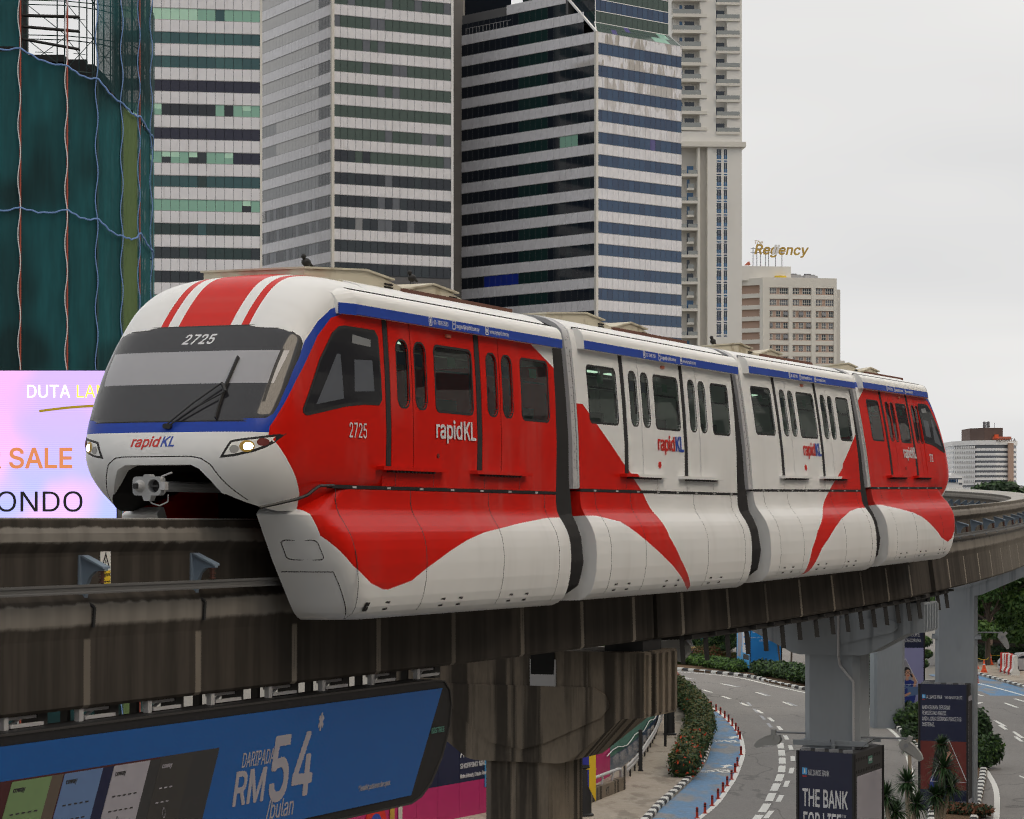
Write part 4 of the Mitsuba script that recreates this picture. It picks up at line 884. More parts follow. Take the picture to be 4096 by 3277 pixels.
part(k, 'mullion_line', put(cat(*[box(0, 18.3, zs_ + r * 2 - .07, zs_ + r * 2 + .05, 0, .12) for r in range(9)], *[box(x, x + .12, zs_, zs_ + 18, 0, .14) for x in (0, 18.2)]), FU), 'far_white')
# the concrete stair shaft beside it
sh0 = lend + cl * 2.0
part(k, 'stair_shaft', prism(Polygon([lend + cl * .3 + cr * .6, lend + cl * 6.5 + cr * .6, lend + cl * 6.5 + cr * 12, lend + cl * .3 + cr * 12]), 118), 'tanwall')
FS = wall_frame(*(lend + cl * 6.5 + cr * .6), *(-cl))
part(k, 'shaft_joint', put(cat(*[box(0, 6.2 - (hashf(z, 1) * 2), 12 + z * 1.27, 12.05 + z * 1.27, 0, .01) for z in range(83)]), FS), 'far_grey')

# white residential tower
DX, DY = 39.06, 600.0
k = thing('residential_tower', 'tall white residential tower with balconies, right of the dark blue office tower', 'building')
FD = wall_frame(DX, DY, .995, .08)
U_ = lambda x: (x - 2725) / 10400 * 600 * 1.0
zD = lambda y: EYE + (2035 - y) / 10400 * 600
# plan positions measured along the face from its left end
xl, xr = -2.0, U_(2970); xm = U_(2838)
part(k, 'wall', put(cat(box(xm + .4, xr, 0, zD(585), -14, 0), box(xl, xr, zD(575), 175, -14, -1.9)), FD), 'creamwall')
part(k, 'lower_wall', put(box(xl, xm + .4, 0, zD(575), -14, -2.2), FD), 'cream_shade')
part(k, 'upper_wall', put(cat(box(U_(2800), U_(2835), zD(530), 175, -2, 0), box(U_(2835), U_(2866), zD(530), 175, -2, -.25), box(U_(2910), xr, zD(530), 175, -2, 0), box(xl, xr, zD(575), zD(525), -2, .1)), FD), 'creamwall')
part(k, 'ledge', put(box(xl, U_(2984), zD(588), zD(568), -14, 1.0), FD), 'cream')
part(k, 'fin', put(cat(box(U_(2791), U_(2800), 0, zD(577), -2.3, .25), box(U_(2830), U_(2839), 0, zD(577), -2.3, .25)), FD), 'cream')
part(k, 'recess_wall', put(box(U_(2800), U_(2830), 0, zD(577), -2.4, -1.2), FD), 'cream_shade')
ph = 3.74
for r in range(14):       # upper balconies
    z0 = zD(527) + 1.0 + r * ph
    if z0 > 150: break
    b = num(k + '__balcony'); scene[b] = mikit.ply(put(cat(box(xl, U_(2828), z0 - .75, z0, -1.9, .4)), FD), M('cream'))
    part(b, 'glass_rail', put(box(xl, U_(2804), z0, z0 + 1.05, .28, .33), FD), 'balcony'); part(b, 'door_pane', put(box(U_(2743), U_(2782), z0, z0 + 2.35, -1.9, -1.83), FD), 'gl_win')
    part(b, 'side_pane', put(box(U_(2722), U_(2734), z0 + .2, z0 + 2.3, -1.9, -1.83), FD), 'gl_cyan')
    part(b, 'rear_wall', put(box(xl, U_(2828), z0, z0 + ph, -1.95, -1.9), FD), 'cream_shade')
    b = num(k + '__balcony'); scene[b] = mikit.ply(put(box(U_(2866), U_(2962), z0 - 1.6, z0 - 1.0, -.2, .5), FD), M('cream'))
    part(b, 'glass_rail', put(box(U_(2867), U_(2960), z0 - 1.0, z0 - .05, .40, .45), FD), 'balcony'); part(b, 'door_pane', put(box(U_(2869), U_(2904), z0 - 1.0, z0 + 1.2, -1.8, -1.72), FD), 'gl_win')
pl_ = 53.9 / 10400 * 600
for r in range(24):       # lower part: left loggias and the window column
    z0 = zD(700) + .2 - r * pl_
    if z0 < EYE + 8: break
    alt = r % 2
    b = num(k + '__loggia'); scene[b] = mikit.ply(put(cat(box(xl, U_(2792), z0 - .55, z0 + .05, -2.2, .15)) if alt == 0 else box(U_(2752), U_(2778), z0 - .5, z0, -2.2, -.6), FD), M('cream'))
    part(b, 'rail', put(cat(box(U_(2753), U_(2791) if alt == 0 else U_(2778), z0, z0 + .95, -.1 if alt == 0 else -.65, -.05 if alt == 0 else -.6)), FD), 'balcony')
    part(b, 'door_pane', put(box(U_(2753), U_(2779 if alt == 0 else 2764), z0, z0 + 2.1, -2.2, -2.12), FD), 'gl_win' if hashf(r, 2) > .4 else 'gl_cyan')
    if alt == 0: part(b, 'side_rail', put(box(xl, U_(2746), z0, z0 + .95, -.1, -.05), FD), 'balcony')
for r in range(14):
    z1 = zD(596) - r * pl_
    if z1 < EYE + 8: break
    for x0, x1 in ((2868, 2886), (2897, 2910)):
        w_ = num(k + '__window'); h = pl_ * .74
        scene[w_] = mikit.ply(put(box(U_(x0), U_(x1), z1 - h, z1, -.05, .03), FD), M('gl_win'))
        part(w_, 'lower_light', put(box(U_(x0), U_(x1), z1 - h, z1 - h * .62, .03, .05), FD), 'gl_cyan' if hashf(r, x0) > .3 else 'gl_blue')
        part(w_, 'transom_pane', put(box(U_(x0), U_(x1), z1 - pl_ * .94, z1 - pl_ * .83, -.05, .03), FD), 'gl_cyan' if hashf(r, x0) > .5 else 'gl_blue')
        part(w_, 'bar', put(cat(box((U_(x0) + U_(x1)) / 2 - .04, (U_(x0) + U_(x1)) / 2 + .04, z1 - h, z1, .03, .07)), FD), 'far_grey')
part(k, 'fin', put(box(U_(2832), U_(2850), 0, zD(577), -.3, .3), FD), 'creamwall')

# hotel with the roof sign
k = thing('hotel_building', 'cream hotel block with tan window bays and cooling towers, beneath the roof sign', 'building')
HD = 700.0; UH = lambda x: (x - 3052) / 10400 * HD; zH = lambda y: EYE + (2035 - y) / 10400 * HD
FH = wall_frame((3052 - 2048) / 10400 * HD, HD, .985, .17); LH = UH(3345) / .96
part(k, 'wall', put(cat(box(0, LH, 0, zH(1112), -18, -.9)), FH), 'cream_shade')
FHL = wall_frame(FH[0, 3] - 8.6, HD + 5, .865, -.50); 
part(k, 'left_wall', put(box(0, 9.9, 0, zH(1120), -10, -.7), FHL), 'tan')
SX = lambda x: UH(x) / .96
perH = 46.0 / 10400 * HD
for r in range(8):
    zt = zH(1150) - r * perH
    part(k, 'band', put(cat(box(0, LH, zt - perH + .05, zt - perH + 1.25, -1, 0) if r < 7 else box(0, LH, zt - perH, zt - perH + .8, -1, 0)), FH), 'cream')
    part(k, 'left_band', put(box(0, 9.6, zt - perH + .35, zt - perH + 1.5, -.8, .1), FHL), 'cream')
    for bi, (b0, b1) in enumerate(((3078, 3153), (3169, 3244), (3261, 3334))):
        part(k, 'bay', put(box(SX(b0), SX(b1), zt - perH + 1.25, zt + .05, -.95, -.35), FH), 'tan')
        xs = ((.02, .36), (.55, .98)) if r < 2 else ((.02, .17), (.35, .58), (.74, .97))
        for x0, x1 in xs:
            a, b = SX(b0) + (SX(b1) - SX(b0)) * x0, SX(b0) + (SX(b1) - SX(b0)) * x1; w_ = num(k + '__window')
            scene[w_] = mikit.ply(put(box(a, b, zt - perH + 1.45, zt - .15, -.36, -.30), FH), M('gl_grey2' if hashf(r, a) > .4 else 'gl_dark2'))
            n_ = 4 if r < 2 else 2
            part(w_, 'bars', put(cat(*[box(a + (b - a) * j / n_ - .05, a + (b - a) * j / n_ + .05, zt - perH + 1.45, zt - .15, -.3, -.24) for j in range(n_ + 1)], box(a, b, zt - 1.05, zt - .95, -.3, -.25)), FH), 'cream')
            if hashf(r, a, 5) > .8: part(w_, 'open_sash', put(mk([(a, zt - .3, -.25), (b, zt - .3, -.25), (b, zt - 1.3, .4), (a, zt - 1.3, .4)], [[0, 1, 2], [0, 2, 3]]), FH), 'gl_grey2')
part(k, 'pier', put(cat(*[box(SX(a), SX(b), 0, zH(1112), -1, .15) for a, b in ((3052, 3077), (3153, 3169), (3244, 3261), (3334, 3345))]), FH), 'cream')
part(k, 'left_pier', put(cat(box(-.6, .9, 0, zH(1150), -.9, .3), box(9.1, 10.1, 0, zH(1120), -.9, .3)), FHL), 'cream')
part(k, 'parapet', put(cat(box(-.2, LH, zH(1150), zH(1110), -18, .2)), FH), 'cream'); part(k, 'left_parapet', put(box(-.5, 9.9, zH(1140), zH(1112), -12, .2), FHL), 'cream')
part(k, 'plant_room', put(box(SX(3041) - 6.5, SX(3173), zH(1120), zH(1062), -14, -2.5), FH), 'creamwall')
for x0, x1 in ((3165, 3226), (3228, 3283)):
    ct = num(k + '__cooling_tower'); scene[ct] = mikit.ply(put(cat(box(SX(x0), SX(x1), zH(1122), zH(1100), -8, -3), box(SX(x0) + .6, SX(x1) - .6, zH(1100), zH(1092), -7.5, -3.5)), FH), M('far_grey'))
    part(ct, 'slats', put(cat(*[box(SX(x0) + .1, SX(x1) - .1, zH(1120) + j * .45, zH(1120) + j * .45 + .2, -3, -2.9) for j in range(4)]), FH), 'alu'); part(ct, 'pipe', put(box(SX(x0) + .8, SX(x1) - 1.2, zH(1091), zH(1086), -6, -5.5), FH), 'mast')
part(k, 'water_tank', put(put(trimesh.creation.cylinder(1.6, .9), trimesh.transformations.rotation_matrix(math.pi / 2, (1, 0, 0))), FH @ trimesh.transformations.translation_matrix((SX(3130), zH(1108), -2.2))), 'yellow')
part(k, 'side_pier', put(box(LH, LH + 1.0, 0, zH(1155), -8, .1), FH), 'cream_shade')
part(k, 'lower_annex', put(cat(box(LH + 1, LH + 2.6, 0, zH(1440), -8, -1)), FH), 'cream')
part(k, 'red_hut', put(prism([(SX(3000), zH(1055)), (SX(3015), zH(1040)), (SX(3020), zH(1055))], 1.5, -6), FH), 'terracotta')
sgk = thing('roof_sign', 'gold script sign reading The Regency on thin steel posts above the hotel roof', 'sign')
FG = FH @ trimesh.transformations.translation_matrix((0, 0, -4))
part(sgk, 'lettering', put(words('Regency', 2.6, .25, True, .22, 1.02), FG @ trimesh.transformations.translation_matrix((SX(3028), zH(1012), .2))), 'gold')
part(sgk, 'small_lettering', put(words('The', 1.0, .2, False, .22), FG @ trimesh.transformations.translation_matrix((SX(3029), zH(972), .2))), 'gold')
part(sgk, 'white_strokes', put(cat(*[prism([(SX(x), zH(1015)), (SX(x + 9), zH(1015)), (SX(x + 22), zH(974)), (SX(x + 13), zH(974))], .1, .5) for x in (3100, 3112)]), FG), 'far_white')
part(sgk, 'posts', put(cat(*[box(SX(x) - .07, SX(x) + .07, zH(1064), zH(985), -.1, .1) for x in (3028, 3043, 3058, 3078, 3090, 3117, 3143)], box(SX(3018), SX(3155), zH(1006), zH(1004), -.1, .1), box(SX(3018), SX(3155), zH(990), zH(988), -.1, .1)), FG), 'mast')

# far tower with the round plan and brown top
k = thing('far_office_building', 'distant white banded office building with brown plant room and mast on top', 'building')
PD = 1500.0; px = lambda x: (x - 2048) / 10400 * PD; pz = lambda y: EYE + (2035 - y) / 10400 * PD
plan = [(px(3829), PD + 14), (px(3893), PD - 9), (px(3968), PD - 12), (px(4020), PD - 9), (px(4071), PD + 3), (px(4071), PD + 40), (px(3829), PD + 45)]
part(k, 'window_core', prism(affinity.scale(Polygon(plan), .985, .985), pz(1780), 0), 'gl_grey2')
part(k, 'roof_band', prism(affinity.scale(Polygon(plan), 1.02, 1.02), pz(1764) - pz(1782), pz(1782)), 'far_white')
perP = 19.4 / 10400 * PD
for r in range(12):
    zt = pz(1786) - r * perP; q_ = Polygon(plan)
    part(k, 'band', prism(q_, perP * .52, zt - perP), 'far_white')
    for j in range(12):
        x = px(3832) + j * (px(3890) - px(3832)) / 12
        if r < 8: part(k, 'window_bar', box(x, x + .4, PD + 13.6 - j * 1.95 - 2.0, PD + 13.6 - j * 1.95 + 1, zt - perP * .48, zt), 'far_white')
part(k, 'dark_shaft', box(px(4019), px(4040), PD - 11, PD + 20, 0, pz(1775)), 'tan')
bp = [(px(3882), PD + 2), (px(3927), PD - 8), (px(4001), PD - 8), (px(4017), PD + 6), (px(4017), PD + 30), (px(3882), PD + 30)]
part(k, 'plant_room', prism(bp, pz(1714) - pz(1764), pz(1764)), 'brown'); part(k, 'plant_room_front', box(px(3960), px(4033), PD - 9, PD, pz(1761), pz(1749)), 'terracotta'); part(k, 'logo_box', box(px(3966), px(3980), PD - 11, PD - 8, pz(1756), pz(1741)), 'orange')
part(k, 'lettering', put(words('PERMATA', 1.7, .3, True), frame((px(3968), PD - 12.8, pz(1769)), (1, 0, 0), (0, 0, 1))), 'brown')
part(k, 'mast', cat(*[cyl((px(x), PD, pz(1714)), (px(x), PD, pz(1689)), .25, 5) for x in (3939, 3945, 3950)], *[put(trimesh.creation.icosphere(1, .9), trimesh.transformations.translation_matrix((px(x), PD - 1, pz(y)))) for x, y in ((3936, 1693), (3952, 1692), (3936, 1702), (3952, 1700), (3936, 1708), (3953, 1706))], cyl((px(3978), PD, pz(1714)), (px(3978), PD, pz(1692)), .15, 4)), 'mast')
k = thing('far_low_building', 'low white building with a row of blue window bays just right of the last car', 'building')
LD = 900.0; lx = lambda x: (x - 2048) / 10400 * LD; lz = lambda y: EYE + (2035 - y) / 10400 * LD
part(k, 'wall', cat(box(lx(3700), lx(3850), LD, LD + 20, 0, lz(1903)), box(lx(3806), lx(3822), LD, LD + 12, lz(1903), lz(1892)), prism([(lx(3822), lz(1893)), (lx(3845), lz(1903)), (lx(3822), lz(1903))], .1)), 'far_white')
part(k, 'window_band', box(lx(3700), lx(3848), LD - .3, LD, lz(1919), lz(1913)), 'gl_grey2')
for j in range(8): part(k, 'bay_window', prism([(lx(3740) + j * 1.04, LD - .1), (lx(3740) + j * 1.04 + 1.0, LD - .1), (lx(3740) + j * 1.04 + .2, LD - .9)], lz(1919) - lz(1931), lz(1931)), 'gl_blue2')
part(k, 'panel', box(lx(3823), lx(3850), LD - .5, LD - .2, lz(1932), lz(1919)), 'far_white'); part(k, 'lower_windows', box(lx(3836), lx(3848), LD - .25, LD, lz(1940), lz(1932)), 'gl_grey2')
for j, (x0, x1, y1) in enumerate(((4072, 4080, 1943), (4081, 4090, 1942), (4091, 4110, 1944))):
    one('far_tower_block', ('hazy grey-blue tower block at the right edge of the skyline, leftmost of three', 'hazy grey-blue tower block at the right edge of the skyline, middle of three', 'hazy grey-blue tower block at the right edge of the skyline, rightmost of three')[j], 'building', box((x0 - 2048) / 10400 * 4000, (x1 - 2048) / 10400 * 4000, 4000, 4030, 0, EYE + (2035 - y1) / 10400 * 4000), 'far_grey')

# building under construction, wrapped in green nets
k = thing('netted_building', 'building under construction wrapped in dark teal safety nets with blue ropes and red poles', 'building')
ND = 130.0; nx = lambda x: (x - 2048) / 10400 * ND; nzf = lambda y: EYE + (2035 - y) / 10400 * ND
R_ = 5.375; cx_ = nx(545) - R_; cy_ = ND + R_
cp_ = lambda t: np.array([cx_ + R_ * math.sin(t), cy_ - R_ * math.cos(t)])
ang = [math.asin(min(1, (nx(x) - cx_) / R_)) for x in (263, 373, 459, 513, 544)]
posts = [np.array([nx(-260), ND]), np.array([nx(-90), ND]), np.array([nx(84), ND])] + [cp_(a) for a in ang] + [cp_(math.pi / 2 + .5), np.array([cx_ + R_ * .8, cy_ + 9])]
part(k, 'concrete_frame', cat(*[box(nx(-300), cx_ + 1.2, ND + 3.2, ND + 16, 3 + j * 3.6, 3.35 + j * 3.6) for j in range(10)], *[box(x, x + .5, ND + 3.4, ND + 3.9, 0, 38) for x in np.arange(nx(-300), cx_, 3.0)]), 'dark')
part(k, 'inner_wall', cat(box(nx(-300), cx_ + 2.2, ND + 4.2, ND + 4.6, 0, nzf(180)), box(cx_ + 2.2, cx_ + 2.6, ND + 4.2, ND + 14, 0, nzf(200)), box(nx(-300), nx(70), ND + 2.6, ND + 3, 0, nzf(-200))), 'dark')
sc = []
zt_ = nzf(-120)
for (a, b) in zip(posts[:-1], posts[1:]):
    out = np.array([b[1] - a[1], -(b[0] - a[0])]); out /= np.linalg.norm(out); L_ = np.linalg.norm(b - a); nseg = max(1, int(L_ / 1.3))
    for dq in (.35, 1.5):
        for j in range(nseg + 1):
            p = a + (b - a) * j / nseg - out * dq; sc.append(cyl((*p, 2), (*p, zt_), .035, 5))
        for z in np.arange(3, zt_, 1.75):
            sc.append(cyl((*(a - out * dq), z), (*(b - out * dq), z), .028, 5))
            if dq < 1:
                for j in range(nseg):
                    q0, q1 = a + (b - a) * j / nseg - out * dq, a + (b - a) * (j + 1) / nseg - out * dq
                    if int(z * 4 + j) % 3 != 1: sc.append(cyl((*q0, z), (*q1, z + 1.75), .02, 4))
                    if z > nzf(330): sc.append(cyl((*q1, z), (*q0, z + 1.75), .02, 4)); sc.append(cyl((*(q0 * .7 + q1 * .3), z + .9), (*(q0 * .3 + q1 * .7), z + .9), .018, 4))
part(k, 'scaffolding', cat(*sc), 'scaffold')
rope_y = [(165, 187), (195, 195), (205, 260), (260, 300), (300, 393), (395, 425), (430, 487), (487, 500), (500, 500)]
r2 = np.random.default_rng(3)
def net_panel(a, b, za0, za1, zb0, zb1, m, nu=12, nv=24, bulge=.12):
    v, f = [], []; out = np.array([b[1] - a[1], -(b[0] - a[0])]); out = out / np.linalg.norm(out)
    ph1, ph2 = r2.random(2) * 6
    for j in range(nv + 1):
        for i in range(nu + 1):
            t, q_ = i / nu, j / nv; zlo, zhi = za0 + (zb0 - za0) * t, za1 + (zb1 - za1) * t
            sag = -.18 * math.sin(math.pi * t) * (1 if True else 0) * (q_ > .99)
            z = zlo + (zhi - zlo) * q_ + sag
            d = bulge * math.sin(math.pi * t) * (.6 + .4 * math.sin(q_ * 9 + ph1)) + .03 * math.sin(t * 25 + ph2 + q_ * 3)
            p = a + (b - a) * t + out * d; v.append((*p, z))
    for j in range(nv):
        for i in range(nu): q_ = j * (nu + 1) + i; f += [[q_, q_ + 1, q_ + nu + 2], [q_, q_ + nu + 2, q_ + nu + 1]]
    return part(k, 'net', mk(v, f), m, True)
for i, (a, b) in enumerate(zip(posts[:-1], posts[1:])):
    ya, yb = rope_y[i]; m = 'olive_net' if i == 5 else 'net'
    net_panel(a, b, 1.0, nzf(ya), 1.0, nzf(yb), m)
    if i in (0, 1): net_panel(a, b, nzf(ya) + .1, nzf(-150), nzf(yb) + .1, nzf(-150), 'net')
    if i == 2: net_panel(a, a + (b - a) * .0 + np.array([-.01, -.001]) , nzf(10), nzf(5), nzf(10), nzf(5), 'net')
    if i >= 4: net_panel(a, b, nzf(ya) + .05, nzf(-150), nzf(yb) + .05, nzf(-150), 'net')
net_panel(np.array([nx(84), ND - .05]) - np.array([.25, 0]), np.array([nx(84), ND - .05]), nzf(190), nzf(-100), nzf(190), nzf(-100), 'net', 3, 8, .02)
for i, p in enumerate(posts[1:8]):
    out = np.array([p[0] - cx_, p[1] - cy_]); out /= np.linalg.norm(out); p = p + out * .12
    pk = part(k, 'pole', cyl((*p, 1), (*p, zt_), .045 if i < 3 else .03, 6), 'red_pole' if i in (0, 1, 2, 5) else 'scaffold')
    part(k, 'lacing', tube([(p[0] + .07 * math.sin(z * 2.3 + i) - .05, p[1] - .05, z) for z in np.arange(1, zt_, .35)], .028, 5), 'print_white' if i in (0, 1, 2) else 'rope_blue')
def rope(ys):
    pts = []
    for i, (a, b) in enumerate(zip(posts[:-2], posts[1:-1])):
        za, zb = nzf(ys[i]), nzf(ys[i + 1]); out = np.array([b[1] - a[1], -(b[0] - a[0])]); out = out / np.linalg.norm(out)
        for t in np.linspace(0, 1, 9)[:-1]: p = a + (b - a) * t + out * (.16 + .1 * math.sin(math.pi * t)); pts.append((*p, za + (zb - za) * t - .22 * math.sin(math.pi * t) + .04 * math.sin(t * 30)))
    return tube(pts, .045, 6)
part(k, 'rope', rope([165, 172, 196, 262, 304, 392, 428, 490, 500]), 'rope_blue'); part(k, 'rope', rope([822, 826, 832, 838, 868, 930, 905, 965, 970]), 'rope_blue')
for j, (y0, y1) in enumerate(((100, 118), (55, 60), (150, 190))): part(k, 'scaffold_plank', bar((nx(84), ND + .5, nzf(y0)), (nx(310), ND + .6, nzf(y1)), .5, .07), 'dark_steel')
# ------------------------------------------------------------------ ground, roads, kerbs
struct('ground', box(-3000, 3000, -200, 9000, -1.0, 0.0), 'ground', label='wide grey city ground under the track and towers', cat='ground')
KL = resample([(4.94, 100.39), (5.71, 105.01), (6.37, 109.06), (7.25, 113.69), (8.25, 119.27), (9.10, 124.52), (9.86, 130.52), (10.56, 137.57), (11.08, 143.65), (11.54, 151.16), (11.87, 159.51), (11.89, 166.67), (11.64, 174.97), (11.13, 183.10), (10.15, 191.18)], .5)
BL = resample([(6.68, 100.39), (7.45, 104.67), (8.40, 109.06), (9.27, 114.24), (10.10, 119.60), (10.90, 125.73), (11.59, 131.58), (12.15, 138.30), (12.46, 143.33), (12.63, 149.08), (12.65, 154.58), (12.55, 159.90), (12.26, 164.35), (11.93, 169.49), (11.12, 177.35)], 1.0)
MK = resample([(13.75, 88.74), (16.73, 104.67), (18.53, 115.56), (19.62, 123.22), (20.53, 131.31), (21.28, 140.54), (21.80, 148.74), (21.98, 159.31), (21.71, 164.56), (21.11, 171.28), (19.98, 178.82), (18.42, 185.98), (17.07, 193.16), (14.63, 197.57), (12.40, 201.24), (10.06, 204.40)], .5)
RK = resample([(16.62, 93.86), (18.78, 104.67), (20.76, 114.44), (22.28, 122.07), (23.66, 129.35), (25.09, 137.57), (26.35, 145.25), (27.62, 153.85), (29.07, 164.56), (29.95, 173.33), (30.49, 183.10)], .5)
road_poly = [tuple(p) for p in KL[:, :2]] + [tuple(p) for p in MK[::-1, :2]]
def flat(poly, z, th=.02): return prism(Polygon(poly).buffer(0), th, z - th)
struct('road', flat(road_poly, .024), 'asphalt', label='grey curved carriageway sweeping below the track', cat='road')
struct('road', flat([tuple(p) for p in RK] + [(28, 190), (60, 196), (60, 95)], .024), 'asphalt', label='right-hand carriageway with white dashes beyond the planted island', cat='road')
struct('road', flat([(-4, 222), (60, 196), (60, 240), (-4, 262)], .020), 'asphalt', label='far crossing road beyond the planted island', cat='road')
bl_in = np.array([np.interp(np.linspace(0, 1, 80), np.linspace(0, 1, len(KL)), KL[:, j]) for j in (0, 1)]).T
bl_out = np.array([np.interp(np.linspace(0, 1, 80), np.linspace(0, 1, len(BL)), BL[:, j]) for j in (0, 1)]).T
struct('bike_lane', flat([tuple(p) for p in bl_in] + [tuple(p) for p in bl_out[::-1]], .030), 'lane_blue', label='worn blue cycle lane between striped kerb and orange bollards', cat='bike lane')
part('road', 'lane_edge', ribbon(BL, .02, .2, .036), 'white_line')
HOARD = [(-9, 91), (-4.3, 100), (0, 107.5), (2.35, 112.2), (4.5, 120), (6.5, 132), (8.1, 145), (9.6, 160), (11, 178)]
struct('pavement', flat([(p[0] - .0, p[1]) for p in HOARD] + [(12.5, 190)] + [tuple(p) for p in KL[::-1]], .15, .15), 'paving', label='damp brown paved footway beside the hoarding', cat='pavement')
def kerb(name, pts, label, n_max, side=-1):
    k = thing(name, label, 'kerb'); labels[k]['kind'] = 'structure'
    p = np.asarray(pts); n = len(p) - 1; L_ = np.linalg.norm(p[1] - p[0])
    st = mk(*(lambda q_: (q_.vertices, q_.faces))(prism([(0, 0), (.34, 0), (.34, .12), (.28, .22), (.06, .22), (0, .16)], L_ * .985)))
    d = {c: mikit.ply(st, M(c)) for c in ('kerb_black', 'kerb_white')}; rest = {'kerb_black': [], 'kerb_white': []}
    order = np.argsort(np.linalg.norm(p[:-1], axis=1)); keep = set(order[:n_max].tolist())
    for i in range(n):
        t = p[i + 1] - p[i]; ln = np.linalg.norm(t); t = np.array([*(t / ln), 0]); x = np.array([t[1], -t[0], 0]) * side
        m = np.eye(4); m[:3, 0], m[:3, 1], m[:3, 2], m[:3, 3] = x, (0, 0, 1), t * ln / L_, (*p[i], .01)
        c = ('kerb_black', 'kerb_white')[i % 2]
        if i in keep: copy_part(k, 'kerb_stone', d[c], T(m.tolist()))
        else: rest[c].append(put(st, m))
    for c, ms in rest.items():
        if ms: part(k, 'further_stones', cat(*ms), c, stuff=True)
    return k
kerb('kerb', resample(KL, .75), 'black and white striped kerb between the footway and the blue cycle lane', 280)
kerb('kerb', resample(MK, .75), 'black and white striped kerb of the planted island on the left carriageway side', 280, 1)
kerb('kerb', resample(RK, .75), 'black and white striped kerb of the planted island facing the right carriageway', 200)
RR = resample([(34.81, 195.49), (34.88, 193.45), (35.16, 187.32), (35.47, 180.31), (35.49, 173.10)], .75)
kerb('kerb', RR, 'black and white striped kerb at the right edge beside the blue lane and barriers', 80)
struct('bike_lane', ribbon(RR, .0, 3.6, .034), 'lane_blue', label='bright blue cycle lane at the far right behind the striped kerb', cat='bike lane')
struct('pavement', flat([tuple(p) for p in RR] + [(39.93, 184.40), (46.53, 214.88), (38.26, 214.88)], .16, .16), 'paving', label='far right footway carrying the red and white barriers', cat='pavement')
struct('planted_island', flat([tuple(p) for p in MK] + [(10.58, 214.88), (15.24, 210.70), (19.85, 200.00), (22.85, 189.78), (25.03, 179.31)] + [tuple(p) for p in RK[::-1]], .16, .15), 'soil', label='soil of the planted island between the carriageways', cat='planting bed')
def dashes(pts, ln, wd, m='white_line', parent='road', lift=.036):
    for (a, b) in pts:
        a, b = np.array(a), np.array(b); t = (b - a) / np.linalg.norm(b - a); c = (a + b) / 2; n = np.array([t[1], -t[0]])
        q_ = [c - t * ln / 2 - n * wd / 2, c - t * ln / 2 + n * wd / 2, c + t * ln / 2 + n * wd / 2, c + t * ln / 2 - n * wd / 2]
        part(parent, 'lane_dash', flat([tuple(x) for x in q_], lift, .006), m)
def dash_line(pts, ln, gap, wd, m, lift=.036):
    p = np.asarray(pts, float); s = np.r_[0, np.cumsum(np.linalg.norm(np.diff(p, axis=0), axis=1))]; cs = CubicSpline(s, p); x = 0.0; out = []
    while x + ln < s[-1]: out.append((cs(x), cs(x + ln))); x += ln + gap
    dashes(out, ln, wd, m, lift=lift)
L1 = [(11.98, 193.45), (13.38, 189.78), (14.49, 186.51), (15.47, 182.84), (16.30, 178.42), (16.82, 174.26), (17.34, 169.05), (17.79, 163.73), (18.19, 156.06), (18.27, 148.23), (18.04, 139.78), (17.30, 130.65), (16.07, 120.93), (14.61, 111.59), (13.06, 102.77)]
L2 = [(11.81, 184.66), (12.70, 180.93), (13.45, 176.87), (14.03, 172.41), (14.65, 167.10), (15.07, 162.09), (15.29, 156.63), (15.07, 144.28), (14.63, 136.84), (14.04, 130.00), (13.33, 123.93), (12.42, 117.65), (11.47, 111.49), (10.41, 105.69), (9.38, 100.39)]
L3 = [(15.15, 167.31), (15.05, 161.89), (14.91, 152.94), (14.61, 144.44), (14.26, 138.30), (13.76, 132.65), (13.12, 126.21), (12.47, 120.93), (11.66, 115.56), (10.69, 109.24), (9.90, 104.84), (9.09, 100.39)]
dash_line(L1, 3.2, 5.6, .16, 'white_line'); dash_line([(x + .25, y - .35) for x, y in L1], 3.2, 5.6, .16, 'old_line', .032)
dash_line(L2, 2.6, 3.4, .22, 'white_line'); dash_line(L3[:5], 3.0, 2.4, .18, 'old_line'); dash_line(L3[4:], 3.1, 1.0, .34, 'white_line')
E1 = resample([(9.95, 202.18), (12.27, 199.08), (15.76, 194.03), (18.21, 183.88), (19.74, 176.63), (20.78, 168.61), (21.28, 161.29), (21.35, 154.39), (21.36, 147.23), (20.81, 138.74), (19.77, 129.61), (18.46, 119.82), (17.17, 111.59), (15.63, 102.77)], 2)
part('road', 'edge_line', ribbon(E1, .08, .12, .036), 'white_line')
E2 = resample([(17.62, 95.24), (19.50, 104.67), (20.52, 109.98), (21.81, 117.65), (22.43, 122.64), (24.26, 131.98)], 2); part('road_001', 'edge_line', ribbon(E2, .12, .12, .036), 'white_line')
part('road_001', 'edge_line', ribbon(resample([(33.10, 186.78), (33.52, 182.33), (34.13, 173.33), (34.40, 168.61)], 2), .1, .1, .04), 'white_line')
for pts, ln, gp in (([(30.99, 176.87), (31.45, 171.05), (31.64, 165.18), (31.66, 158.92)], 4, 6), ([(28.55, 160.49), (28.45, 154.76), (28.29, 149.94), (27.74, 141.30), (27.08, 133.33)], 4, 3.6), ([(27.99, 157.19), (28.14, 153.85), (27.92, 147.23), (27.23, 138.30)], 3, 4.5), ([(32.96, 170.38), (33.17, 167.31), (33.21, 163.52)], 4, 5)):
    p = np.array(pts); s = np.r_[0, np.cumsum(np.linalg.norm(np.diff(p, axis=0), axis=1))]; cs = CubicSpline(s, p); x = 0; o = []
    while x + ln < s[-1]: o.append((cs(x), cs(x + ln))); x += ln + gp
    dashes(o, ln, .2, 'white_line', 'road_001')
